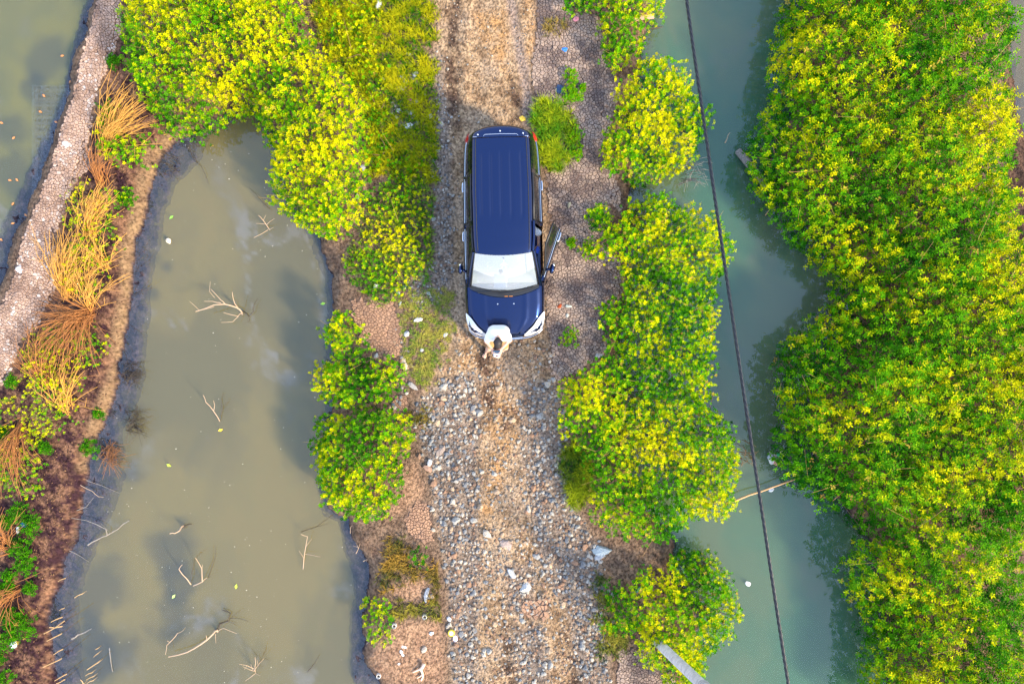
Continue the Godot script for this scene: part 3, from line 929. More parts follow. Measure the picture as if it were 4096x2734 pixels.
func make_shrubs() -> void:
	var fine := [rosette(7, 0.040, 0.0125, 1, 1.0), rosette(7, 0.037, 0.012, 2, 0.9), rosette(7, 0.044, 0.0125, 3, 1.15)]
	var broad := [rosette(6, 0.058, 0.0155, 4, 0.9), rosette(6, 0.053, 0.0145, 5, 1.0), rosette(6, 0.062, 0.0155, 6, 0.8)]
	var list := [
		{"poly": [Vector2(6.14,-9.21), Vector2(5.99,-7.15), Vector2(5.85,-6.59), Vector2(5.62,-5.93), Vector2(5.76,-5.37), Vector2(5.29,-4.62), Vector2(5.18,-3.87), Vector2(5.39,-3.31), Vector2(5.76,-2.84), Vector2(6.14,-2.28), Vector2(6.60,-1.82), Vector2(7.07,-1.35), Vector2(7.12,-0.88), Vector2(6.79,-0.60), Vector2(6.32,-0.22), Vector2(5.95,0.15), Vector2(5.81,0.90), Vector2(5.95,1.65), Vector2(5.71,2.12), Vector2(5.85,2.68), Vector2(6.32,3.24), Vector2(6.70,3.52), Vector2(7.26,3.61), Vector2(7.59,4.17), Vector2(7.35,4.74), Vector2(7.35,5.30), Vector2(7.73,6.05), Vector2(7.82,6.70), Vector2(7.73,9.51), Vector2(11.10,9.51), Vector2(11.05,6.70), Vector2(10.72,6.05), Vector2(10.81,5.11), Vector2(10.81,4.36), Vector2(12.22,3.89), Vector2(12.22,-1.53), Vector2(10.81,-2.10), Vector2(10.63,-3.13), Vector2(10.53,-3.78), Vector2(10.81,-4.53), Vector2(10.44,-5.47), Vector2(10.44,-6.40), Vector2(10.25,-9.21)], "h": 1.5, "gap": 1.25, "density": 740.0, "yellow": 0.42, "leaves": broad, "label": "broad-leaved shrub in the long thicket across the canal", "group": "shrubs of the thicket across the canal"},
		{"poly": [Vector2(1.07,-7.76), Vector2(1.07,-7.38), Vector2(1.29,-7.20), Vector2(1.35,-7.06), Vector2(1.60,-7.23), Vector2(1.73,-7.35), Vector2(1.85,-7.14), Vector2(1.91,-6.83), Vector2(2.04,-6.70), Vector2(2.04,-6.39), Vector2(2.07,-6.14), Vector2(2.00,-5.96), Vector2(2.13,-5.93), Vector2(2.38,-6.05), Vector2(2.56,-6.14), Vector2(2.72,-6.33), Vector2(2.90,-6.45), Vector2(2.93,-6.61), Vector2(2.87,-6.76), Vector2(2.72,-6.83), Vector2(3.03,-6.92), Vector2(3.12,-7.11), Vector2(3.40,-7.26), Vector2(3.43,-7.76)], "h": 0.9, "gap": 0.95, "density": 950.0, "yellow": 0.55, "leaves": fine, "label": "shrub beside the weathered plank on the canal bank", "group": "shrubs by the plank"},
		{"poly": [Vector2(3.11,-6.25), Vector2(3.30,-6.31), Vector2(3.45,-6.22), Vector2(3.54,-6.00), Vector2(3.69,-6.16), Vector2(3.82,-6.16), Vector2(3.88,-5.82), Vector2(3.85,-5.58), Vector2(4.09,-5.51), Vector2(4.15,-5.33), Vector2(4.09,-5.21), Vector2(4.28,-5.24), Vector2(4.43,-5.09), Vector2(4.52,-5.03), Vector2(4.40,-4.81), Vector2(4.28,-4.75), Vector2(4.31,-4.57), Vector2(4.15,-4.50), Vector2(4.06,-4.35), Vector2(4.09,-4.14), Vector2(3.94,-3.95), Vector2(3.63,-3.80), Vector2(3.36,-3.62), Vector2(2.96,-3.52), Vector2(2.68,-3.49), Vector2(2.56,-3.65), Vector2(2.29,-3.68), Vector2(2.10,-3.71), Vector2(1.92,-3.98), Vector2(1.95,-4.29), Vector2(2.07,-4.54), Vector2(2.16,-4.75), Vector2(2.35,-5.15), Vector2(2.25,-5.51), Vector2(2.47,-5.58), Vector2(2.59,-5.82), Vector2(2.68,-6.00), Vector2(2.81,-6.22)], "h": 1.1, "gap": 1.05, "density": 950.0, "yellow": 0.55, "leaves": fine, "label": "shrub on the canal bank between two gaps of bare mud", "group": "shrubs between the mud gaps"},
		{"poly": [Vector2(2.53,-2.96), Vector2(2.81,-3.09), Vector2(3.15,-3.30), Vector2(3.66,-3.09), Vector2(4.00,-2.96), Vector2(4.27,-2.85), Vector2(4.57,-2.72), Vector2(4.68,-2.45), Vector2(4.91,-2.14), Vector2(4.81,-1.73), Vector2(4.64,-1.43), Vector2(4.51,-1.09), Vector2(4.54,-0.71), Vector2(4.47,-0.30), Vector2(4.47,0.04), Vector2(4.49,0.45), Vector2(4.40,0.89), Vector2(4.34,1.33), Vector2(4.51,1.50), Vector2(4.61,1.81), Vector2(4.91,1.87), Vector2(4.81,2.21), Vector2(4.99,2.30), Vector2(5.03,2.71), Vector2(4.82,3.15), Vector2(4.89,3.39), Vector2(4.89,3.66), Vector2(4.65,3.93), Vector2(4.35,3.86), Vector2(4.18,3.79), Vector2(3.87,3.96), Vector2(3.77,4.13), Vector2(3.53,4.17), Vector2(3.46,4.41), Vector2(3.02,4.30), Vector2(2.72,4.17), Vector2(2.44,4.07), Vector2(2.27,4.20), Vector2(2.07,4.00), Vector2(1.83,3.79), Vector2(1.70,3.45), Vector2(1.73,2.98), Vector2(1.56,2.47), Vector2(1.25,1.96), Vector2(1.07,2.21), Vector2(1.04,1.74), Vector2(1.10,1.23), Vector2(1.00,0.99), Vector2(1.10,0.85), Vector2(1.44,0.82), Vector2(1.51,0.62), Vector2(1.92,0.41), Vector2(2.12,0.21), Vector2(2.19,-0.10), Vector2(1.92,-0.37), Vector2(1.92,-0.81), Vector2(2.33,-0.92), Vector2(2.50,-1.12), Vector2(2.40,-1.60), Vector2(2.36,-1.87), Vector2(1.99,-1.83), Vector2(1.48,-2.04), Vector2(1.51,-2.14), Vector2(1.85,-2.11), Vector2(1.95,-2.31), Vector2(1.65,-2.68), Vector2(1.75,-2.85), Vector2(2.06,-2.79), Vector2(2.19,-2.58), Vector2(2.43,-2.65)], "h": 1.15, "gap": 1.1, "density": 950.0, "yellow": 0.48, "leaves": fine, "label": "dense shrub of the long hedge between track and canal", "group": "shrubs of the hedge along the track"},
		{"poly": [Vector2(2.07,5.29), Vector2(2.27,5.36), Vector2(2.65,5.26), Vector2(2.72,4.92), Vector2(2.85,5.02), Vector2(3.33,5.22), Vector2(3.53,4.81), Vector2(3.87,4.68), Vector2(4.14,4.64), Vector2(4.48,4.81), Vector2(4.65,5.02), Vector2(4.89,5.22), Vector2(4.96,5.56), Vector2(4.93,5.73), Vector2(5.23,5.90), Vector2(4.96,6.14), Vector2(4.82,6.48), Vector2(4.82,6.79), Vector2(4.42,6.86), Vector2(4.28,7.03), Vector2(4.25,7.74), Vector2(3.19,7.74), Vector2(3.46,7.13), Vector2(3.19,7.06), Vector2(2.85,6.99), Vector2(2.82,6.72), Vector2(2.72,6.48), Vector2(2.92,6.31), Vector2(2.72,6.31), Vector2(2.24,6.24), Vector2(1.87,6.31), Vector2(1.93,6.11), Vector2(2.24,6.07), Vector2(2.07,5.77)], "h": 1.0, "gap": 0.95, "density": 950.0, "yellow": 0.5, "leaves": fine, "label": "shrub round the foot of the leaning concrete pole", "group": "shrubs round the leaning pole"},
		{"poly": [Vector2(-8.43,-9.27), Vector2(-8.35,-7.01), Vector2(-8.38,-6.35), Vector2(-8.19,-5.59), Vector2(-7.91,-5.17), Vector2(-7.72,-4.65), Vector2(-7.30,-4.56), Vector2(-6.92,-4.46), Vector2(-6.35,-4.94), Vector2(-5.93,-5.03), Vector2(-5.51,-4.75), Vector2(-5.22,-4.09), Vector2(-5.32,-3.62), Vector2(-5.41,-3.24), Vector2(-4.94,-2.77), Vector2(-4.47,-2.49), Vector2(-4.09,-2.30), Vector2(-3.76,-2.20), Vector2(-3.43,-2.49), Vector2(-3.20,-2.96), Vector2(-3.06,-3.80), Vector2(-3.20,-4.56), Vector2(-3.15,-5.03), Vector2(-3.53,-5.69), Vector2(-4.09,-6.16), Vector2(-4.56,-6.82), Vector2(-4.75,-9.27)], "h": 1.15, "gap": 1.15, "density": 950.0, "yellow": 0.6, "leaves": fine, "label": "shrub of the broad thicket at the head of the fish pond", "group": "shrubs at the head of the fish pond"},
		{"poly": [Vector2(-4.21,-0.18), Vector2(-4.14,-0.35), Vector2(-3.93,-0.35), Vector2(-3.96,-0.53), Vector2(-3.86,-0.67), Vector2(-3.62,-0.67), Vector2(-3.44,-0.53), Vector2(-3.30,-0.18), Vector2(-3.27,0.06), Vector2(-3.13,0.17), Vector2(-3.20,0.34), Vector2(-2.82,0.37), Vector2(-2.68,0.41), Vector2(-2.47,0.44), Vector2(-2.33,0.69), Vector2(-2.37,0.96), Vector2(-2.58,1.14), Vector2(-2.75,1.31), Vector2(-3.10,1.34), Vector2(-3.27,1.48), Vector2(-3.62,1.48), Vector2(-4.03,1.34), Vector2(-4.24,1.21), Vector2(-4.52,1.10), Vector2(-4.31,1.03), Vector2(-4.45,0.79), Vector2(-4.34,0.44), Vector2(-4.17,0.55), Vector2(-3.89,0.27), Vector2(-4.03,-0.04)], "h": 0.85, "gap": 0.9, "density": 950.0, "yellow": 0.42, "leaves": fine, "label": "shrub between the cracked red mud and the fish pond", "group": "shrubs by the cracked red mud"},
		{"poly": [Vector2(-4.41,1.69), Vector2(-4.10,1.66), Vector2(-3.76,1.69), Vector2(-3.62,1.52), Vector2(-3.13,1.48), Vector2(-2.92,1.52), Vector2(-2.68,1.45), Vector2(-2.37,1.52), Vector2(-2.23,1.73), Vector2(-2.13,1.90), Vector2(-2.16,2.25), Vector2(-2.40,2.49), Vector2(-2.47,2.80), Vector2(-2.44,3.10), Vector2(-2.51,3.47), Vector2(-2.76,3.79), Vector2(-3.01,3.91), Vector2(-3.32,3.91), Vector2(-3.57,3.76), Vector2(-3.82,3.69), Vector2(-4.00,3.57), Vector2(-4.07,3.57), Vector2(-4.34,3.01), Vector2(-4.38,2.59), Vector2(-4.52,2.31), Vector2(-4.31,2.07)], "h": 0.85, "gap": 0.9, "density": 950.0, "yellow": 0.45, "leaves": fine, "label": "shrub between the piled gravel and the fish pond", "group": "shrubs by the piled gravel"},
		{"poly": [Vector2(-3.42,5.86), Vector2(-3.11,5.76), Vector2(-2.95,5.63), Vector2(-2.66,5.70), Vector2(-2.73,5.89), Vector2(-2.60,5.95), Vector2(-2.70,6.27), Vector2(-2.66,6.46), Vector2(-2.70,6.71), Vector2(-2.85,6.74), Vector2(-2.95,6.65), Vector2(-3.17,6.52), Vector2(-3.36,6.49), Vector2(-3.33,6.23)], "h": 0.6, "gap": 0.8, "density": 460.0, "yellow": 0.4, "leaves": fine, "label": "low shrub at the pond's edge beside the red-brown clearing", "group": "low shrub by the clearing"},
		{"poly": [Vector2(-2.32,4.78), Vector2(-2.24,4.62), Vector2(-2.08,4.53), Vector2(-1.92,4.62), Vector2(-1.84,4.81), Vector2(-1.92,5.00), Vector2(-2.11,5.05), Vector2(-2.27,4.95)], "h": 0.4, "gap": 0.9, "density": 480.0, "yellow": 0.35, "leaves": fine, "label": "bushy herb growing out of a ring of dry grass", "group": "herb in the dry grass", "called": "herb", "category": "herb"},
		{"poly": [Vector2(-3.81,-1.78), Vector2(-3.62,-1.39), Vector2(-3.13,-0.91), Vector2(-2.70,-0.91), Vector2(-2.17,-1.39), Vector2(-1.83,-1.78), Vector2(-1.78,-2.74), Vector2(-1.97,-3.51), Vector2(-2.65,-3.80), Vector2(-3.13,-3.32), Vector2(-3.33,-2.36)], "h": 0.28, "gap": 0.8, "density": 520.0, "yellow": 0.58, "leaves": fine, "size": 0.85, "holes": 1.0, "label": "low herb patch on the verge beside the car", "group": "herbs on the verge", "called": "herb", "category": "herb"},
		{"poly": [Vector2(-4.68,-9.02), Vector2(-4.20,-6.51), Vector2(-3.62,-5.93), Vector2(-3.18,-5.16), Vector2(-3.13,-3.80), Vector2(-2.65,-3.80), Vector2(-1.97,-3.51), Vector2(-1.83,-3.90), Vector2(-2.65,-4.38), Vector2(-2.75,-5.93), Vector2(-2.94,-6.99), Vector2(-3.04,-9.02)], "h": 0.26, "gap": 0.9, "density": 300.0, "yellow": 0.5, "leaves": fine, "size": 0.85, "holes": 1.0, "label": "leafy herb scattered through the verge grass", "group": "herbs in the verge grass", "called": "herb", "category": "herb"},
		{"poly": [Vector2(-9.22,-5.31), Vector2(-8.94,-5.38), Vector2(-8.80,-5.13), Vector2(-8.87,-4.75), Vector2(-8.73,-4.46), Vector2(-8.23,-4.60), Vector2(-7.92,-4.53), Vector2(-7.81,-4.75), Vector2(-8.06,-4.39), Vector2(-8.31,-4.22), Vector2(-8.20,-3.90), Vector2(-8.66,-4.00), Vector2(-8.94,-3.97), Vector2(-9.19,-4.18), Vector2(-9.29,-4.53)], "h": 0.45, "gap": 0.85, "density": 520.0, "yellow": 0.5, "leaves": fine, "label": "shrub between the western cracked dike and the pond head", "group": "shrubs on the western dike"},
		{"poly": [Vector2(-9.88,-3.28), Vector2(-9.56,-3.67), Vector2(-9.24,-3.42), Vector2(-8.71,-3.42), Vector2(-8.46,-3.28), Vector2(-8.50,-3.00), Vector2(-8.71,-3.03), Vector2(-8.92,-2.82), Vector2(-8.85,-2.36), Vector2(-8.92,-2.05), Vector2(-9.00,-2.07), Vector2(-9.14,-1.11), Vector2(-9.42,-0.90), Vector2(-9.64,-1.11), Vector2(-9.99,-1.11), Vector2(-10.06,-1.54), Vector2(-9.92,-2.25), Vector2(-9.71,-2.14), Vector2(-9.92,-2.64)], "h": 0.42, "gap": 0.9, "density": 420.0, "yellow": 0.58, "leaves": fine, "size": 0.8, "holes": 1.0, "label": "straggling shrub with thin leaves on the western dike's slope", "group": "straggling shrubs on the western slope"},
		{"poly": [Vector2(-10.67,-0.19), Vector2(-9.99,-0.40), Vector2(-9.56,-0.47), Vector2(-9.14,-0.04), Vector2(-9.07,0.24), Vector2(-9.64,0.53), Vector2(-9.67,0.95), Vector2(-9.85,1.38), Vector2(-9.85,1.84), Vector2(-10.35,2.27), Vector2(-10.84,2.20), Vector2(-10.95,1.66), Vector2(-10.77,1.16), Vector2(-10.99,0.60), Vector2(-10.84,0.10)], "h": 0.42, "gap": 0.9, "density": 560.0, "yellow": 0.58, "leaves": fine, "size": 0.75, "holes": 1.0, "label": "drying shrub with pale small leaves above the pond stakes", "group": "drying shrubs on the western slope"},
		{"poly": [Vector2(-11.41,1.24), Vector2(-11.20,1.16), Vector2(-10.95,1.38), Vector2(-10.95,1.59), Vector2(-11.20,1.70), Vector2(-11.20,2.09), Vector2(-11.34,2.34), Vector2(-11.13,2.37), Vector2(-10.70,2.37), Vector2(-10.49,2.73), Vector2(-10.45,3.16), Vector2(-10.70,3.51), Vector2(-11.20,3.44), Vector2(-11.70,3.26), Vector2(-11.70,1.31)], "h": 0.38, "gap": 0.9, "density": 450.0, "yellow": 0.5, "leaves": fine, "size": 0.8, "holes": 1.0, "label": "matted shrub at the foot of the cracked western dike", "group": "matted shrubs on the western dike"},
	]
	for d in list:
		thicket(d)
	# small single plants
	var pm := leaf_mat()
	var young := [[Vector3(-11.359,0.30,4.027), 0.2], [Vector3(-10.792,0.30,4.092), 0.32], [Vector3(-11.067,0.30,3.800), 0.28], [Vector3(-10.986,0.30,4.577), 0.36], [Vector3(-10.921,0.30,4.966), 0.32], [Vector3(-11.294,0.30,5.241), 0.18], [Vector3(-11.326,0.30,5.484), 0.2], [Vector3(-10.808,0.30,5.533), 0.2], [Vector3(-11.197,0.30,6.196), 0.36], [Vector3(-10.938,0.30,6.375), 0.38], [Vector3(-11.342,0.30,6.634), 0.36], [Vector3(-11.504,0.30,7.071), 0.2], [Vector3(-11.439,0.30,7.605), 0.34], [Vector3(-11.553,0.30,5.614), 0.26], [Vector3(-10.456,0.30,2.366), 0.18], [Vector3(-9.646,0.30,2.420), 0.26], [Vector3(-9.376,0.30,1.629), 0.16], [Vector3(-8.937,0.40,-6.313), 0.18], [Vector3(-8.675,0.30,-3.232), 0.26], [Vector3(-11.409,0.30,2.043), 0.2], [Vector3(-11.229,0.30,0.891), 0.2]]
	for y in young:
		small_plant(y[0], y[1], 0.22, "bright green seedling on the dark soil of the western dike", "seedlings on the western dike", broad, pm)
	for y in [[Vector3(1.332,0.50,-5.938), 0.2], [Vector3(1.322,0.50,-5.698), 0.18], [Vector3(1.268,0.50,-5.474), 0.22], [Vector3(1.476,0.50,-5.522), 0.2], [Vector3(1.582,0.50,-5.689), 0.1], [Vector3(1.428,0.50,-4.627), 0.26], [Vector3(1.444,0.50,-4.227), 0.22], [Vector3(1.296,0.50,-0.139), 0.3], [Vector3(1.332,0.50,-2.207), 0.16], [Vector3(1.940,0.50,-2.819), 0.35], [Vector3(1.723,0.50,-2.058), 0.25]]:
		small_plant(y[0], y[1], 0.5, "small yellow-green plant rooted in the cracked mud by the canal", "small plants in the cracked mud", fine, pm)

func small_plant(at: Vector3, r: float, yellow: float, label: String, group: String, leaves: Array, pm: Material) -> void:
	var base := Vector3(at.x, maxf(0.0, ground(at.x, at.z)), at.z)
	var t := thing("small_plant", label, "plant", base, group)
	var xf := []
	var cols := []
	var st := MB.new()
	for k in int(40 + r * r * 700):
		var a := rng.randf() * TAU
		var q := sqrt(rng.randf()) * r * (0.75 + 0.35 * noise_b.get_noise_2d(cos(a) * 2 + at.x * 9, sin(a) * 2 + at.z * 9) * 2)
		var p := Vector3(cos(a) * q, 0.05 + r * 0.7 * (1.0 - q * q / (r * r * 1.5)) * rng.randf_range(0.5, 1.0), sin(a) * q)
		xf.append(Transform3D((Basis(Quaternion(Vector3.UP, Vector3(p.x * 2, 1, p.z * 2).normalized())) * Basis(Vector3.UP, rng.randf() * TAU)).scaled(Vector3.ONE * rng.randf_range(0.6, 0.95)), p))
		cols.append(foliage_colour(clampf(yellow + rng.randf_range(-0.2, 0.2), 0, 1)))
		if k % 8 == 0:
			st.tube([Vector3(0, -0.04, 0), Vector3(p.x * 0.4, p.y * 0.6, p.z * 0.4), p], 0.006, 0.003, 4, false)
	var which := PackedInt32Array()
	which.resize(xf.size())
	part("foliage", baked([leaves[rng.randi() % 3]], which, xf, cols), pm, t)
	part("stem", st.mesh(), mat("woody_stem", lin(0.16, 0.095, 0.045), 0.9), t)

func tuft(blades: int, ln: float, spread: float, sd: int) -> ArrayMesh:
	var r := RandomNumberGenerator.new()
	r.seed = sd
	var mb := MB.new()
	for k in blades:
		var a := r.randf() * TAU
		var d := Vector3(cos(a), 0, sin(a))
		var s := Vector3(-d.z, 0, d.x)
		var root := d * r.randf() * 0.03
		var l := ln * r.randf_range(0.6, 1.15)
		var lean := spread * r.randf_range(0.3, 1.1)
		var g := r.randf_range(0.7, 1.25)
		mb.col = Color(g, g, g)
		var p1 := root + Vector3.UP * l * 0.55 * cos(lean * 0.5) + d * l * 0.5 * sin(lean * 0.6)
		var p2 := root + Vector3.UP * l * 0.95 * cos(lean) + d * l * sin(lean)
		var w := 0.0045
		var q := [mb.add(root - s * w), mb.add(root + s * w), mb.add(p1 + s * w * 0.9), mb.add(p1 - s * w * 0.9), mb.add(p2)]
		mb.quad(q[0], q[1], q[2], q[3])
		mb.tri(q[3], q[2], q[4])
	mb.flat()
	return mb.mesh()

func grass(called: String, label: String, poly: Array, density: float, mesh_of: ArrayMesh, ca: Vector3, cb: Vector3, clump: float, kind := "stuff") -> void:
	var pp := PackedVector2Array(poly)
	var lo := pp[0]
	var hi := pp[0]
	for p in pp:
		lo = lo.min(p)
		hi = hi.max(p)
	var xf := []
	var cols := []
	var mid := (lo + hi) / 2
	var base := Vector3(mid.x, ground(mid.x, mid.y), mid.y)
	for k in int((hi.x - lo.x) * (hi.y - lo.y) * density):
		var p := Vector2(rng.randf_range(lo.x, hi.x), rng.randf_range(lo.y, hi.y))
		var j := Vector2(noise_b.get_noise_2d(p.x * 4, p.y * 4), noise_b.get_noise_2d(p.x * 4 + 90, p.y * 4)) * 0.3
		if not Geometry2D.is_point_in_polygon(p + j, pp):
			continue
		var n := noise_a.get_noise_2d(p.x * 1.7 + 5, p.y * 1.7)
		if n * 0.6 + rng.randf_range(-0.35, 0.35) < clump - 0.5:
			continue
		var b := Basis(Vector3.UP, rng.randf() * TAU).scaled(Vector3.ONE * rng.randf_range(0.6, 1.3))
		xf.append(Transform3D(b, on_ground(p, -0.01) - base))
		var c := ca.lerp(cb, clampf(0.5 + n * 1.1 + rng.randf_range(-0.35, 0.35), 0, 1))
		cols.append(Color(c.x, c.y, c.z))
	if xf.is_empty():
		return
	if kind == "stuff":
		var o := many(called, mesh_of, leaf_mat(), self, xf, cols)
		o.position = base
		tag(o, label, "grass", "", "stuff")
	else:
		var t := thing(called, label, "grass", base)
		var which := PackedInt32Array()
		which.resize(xf.size())
		part("blades", baked([mesh_of], which, xf, cols), leaf_mat(), t)

func make_grass() -> void:
	var long_blades := tuft(12, 0.30, 0.9, 1)
	var mid_blades := tuft(12, 0.17, 1.0, 2)
	var short_blades := tuft(10, 0.085, 1.2, 3)
	var green := Vector3(0.05, 0.21, 0.008)
	var lime := Vector3(0.40, 0.45, 0.012)
	var straw := Vector3(0.42, 0.28, 0.07)
	grass("verge_grass", "mixed green and yellow grass on the verge left of the gravel", [Vector2(-4.81,-9.56), Vector2(-4.22,-6.45), Vector2(-3.64,-5.87), Vector2(-3.25,-5.19), Vector2(-3.15,-3.73), Vector2(-2.86,-3.73), Vector2(-1.99,-3.54), Vector2(-1.70,-3.54), Vector2(-1.67,-5.19), Vector2(-1.74,-6.65), Vector2(-1.84,-9.56)], 460.0, mid_blades, Vector3(0.025, 0.15, 0.0), Vector3(0.55, 0.48, 0.005), 0.28)
	grass("verge_grass", "thin short grass worn into the stony verge beside the bonnet", [Vector2(-2.55,-1.08), Vector2(-1.94,-1.19), Vector2(-1.26,-1.05), Vector2(-1.26,-0.40), Vector2(-1.48,0.17), Vector2(-1.59,0.60), Vector2(-1.94,1.10), Vector2(-2.19,1.10), Vector2(-2.34,0.53), Vector2(-2.51,-0.04), Vector2(-2.44,-0.47)], 520.0, short_blades, Vector3(0.12, 0.24, 0.02), Vector3(0.45, 0.38, 0.07), 0.40)
	grass("verge_grass", "dull green grass fringing the herb patch by the pond", [Vector2(-3.74,-1.88), Vector2(-3.64,-1.40), Vector2(-3.06,-0.82), Vector2(-2.67,-0.82), Vector2(-1.79,-1.40), Vector2(-1.70,-2.18), Vector2(-1.74,-3.44), Vector2(-2.67,-3.73), Vector2(-3.25,-2.95)], 210.0, mid_blades, green, Vector3(0.22, 0.30, 0.03), 0.4)
	grass("grass_tuft", "tall green grass tuft with a yellow heart beside the car's rear", [Vector2(0.48,-5.28), Vector2(0.69,-5.41), Vector2(1.01,-5.38), Vector2(1.16,-5.15), Vector2(1.26,-4.87), Vector2(1.39,-4.71), Vector2(1.32,-4.39), Vector2(1.26,-4.07), Vector2(1.07,-3.88), Vector2(0.85,-3.82), Vector2(0.69,-4.14), Vector2(0.53,-4.46), Vector2(0.47,-4.87)], 420.0, long_blades, green, lime, 0.2, "")
	grass("grass_tuft", "dry brownish grass tuft on the cracked mud near the tyre mark", [Vector2(0.66,-7.11), Vector2(0.85,-7.23), Vector2(1.14,-7.23), Vector2(1.24,-7.04), Vector2(1.11,-6.91), Vector2(0.95,-6.82), Vector2(0.69,-6.91)], 300.0, mid_blades, Vector3(0.12, 0.12, 0.03), straw, 0.3, "")
	grass("grass_tuft", "thin brown-green tuft between the tall tuft and cracked mud", [Vector2(1.11,-5.25), Vector2(1.33,-5.19), Vector2(1.46,-4.90), Vector2(1.52,-4.64), Vector2(1.33,-4.55), Vector2(1.24,-4.87)], 160.0, mid_blades, Vector3(0.14, 0.13, 0.03), lime, 0.4, "")
	grass("grass_tuft", "long dark grass hanging from the hedge over the gravel edge", [Vector2(1.12,2.56), Vector2(1.30,2.24), Vector2(1.62,2.56), Vector2(1.80,3.09), Vector2(1.76,3.59), Vector2(1.48,3.69), Vector2(1.23,3.37), Vector2(1.09,2.92)], 420.0, long_blades, Vector3(0.03, 0.10, 0.01), lime, 0.2, "")
	grass("grass_tuft", "orange dry grass ring round the bare clearing by the pond", [Vector2(-2.86,4.39), Vector2(-2.51,4.33), Vector2(-2.31,4.59), Vector2(-2.31,4.97), Vector2(-2.12,5.13), Vector2(-1.87,5.03), Vector2(-1.67,4.81), Vector2(-1.58,5.16), Vector2(-1.58,5.67), Vector2(-1.74,5.77), Vector2(-1.80,5.38), Vector2(-2.12,5.21), Vector2(-2.44,5.35), Vector2(-2.76,5.48), Vector2(-3.11,5.58), Vector2(-3.11,5.38), Vector2(-2.86,5.29)], 380.0, mid_blades, Vector3(0.07, 0.09, 0.02), Vector3(0.42, 0.24, 0.04), 0.25, "")
	grass("grass_tuft", "yellow-green grass band below the clearing with the grey slab", [Vector2(-2.67,5.80), Vector2(-2.25,5.83), Vector2(-1.74,5.77), Vector2(-1.55,5.93), Vector2(-1.64,6.22), Vector2(-1.99,6.18), Vector2(-2.38,6.12), Vector2(-2.70,6.15)], 380.0, mid_blades, Vector3(0.08, 0.11, 0.02), Vector3(0.40, 0.32, 0.04), 0.25, "")
	grass("grass_tuft", "narrow grass strip between gravel and the pole's shrubs", [Vector2(1.76,5.14), Vector2(2.11,5.11), Vector2(2.08,5.42), Vector2(2.01,5.60), Vector2(2.25,5.92), Vector2(2.25,6.34), Vector2(2.68,6.52), Vector2(2.54,6.73), Vector2(2.33,7.12), Vector2(2.01,7.15), Vector2(1.87,6.87), Vector2(2.01,6.62), Vector2(1.94,6.09), Vector2(1.83,5.56)], 360.0, mid_blades, Vector3(0.05, 0.10, 0.015), Vector3(0.33, 0.29, 0.04), 0.28, "")
	grass("grass_tuft", "brown grass tuft where the lower pond shrubs meet the gravel", [Vector2(-2.43,1.52), Vector2(-2.07,1.45), Vector2(-1.82,1.66), Vector2(-2.00,1.84), Vector2(-2.29,1.88)], 340.0, mid_blades, Vector3(0.10, 0.10, 0.02), Vector3(0.30, 0.21, 0.03), 0.3, "")

# ---------------------------------------------------------------- stones
func stone_mesh(sd: int, nu := 7, nv := 4) -> ArrayMesh:
	var r := RandomNumberGenerator.new()
	r.seed = sd
	var mb := MB.new()
	mb.ball(Vector3.ZERO, Vector3(1.0, r.randf_range(0.5, 0.75), r.randf_range(0.65, 0.95)), Basis(), nu, nv)
	for t in 7:
		var n := Vector3(r.randfn(), r.randfn() * 0.8, r.randfn()).normalized()
		var lim := r.randf_range(0.42, 0.68)
		for k in mb.v.size():
			var d := mb.v[k].dot(n) - lim
			if d > 0:
				mb.v[k] -= n * d
	for k in mb.v.size():
		mb.v[k] += Vector3(r.randf_range(-0.03, 0.03), r.randf_range(-0.03, 0.03), r.randf_range(-0.03, 0.03))
	mb.flat()
	return mb.mesh()

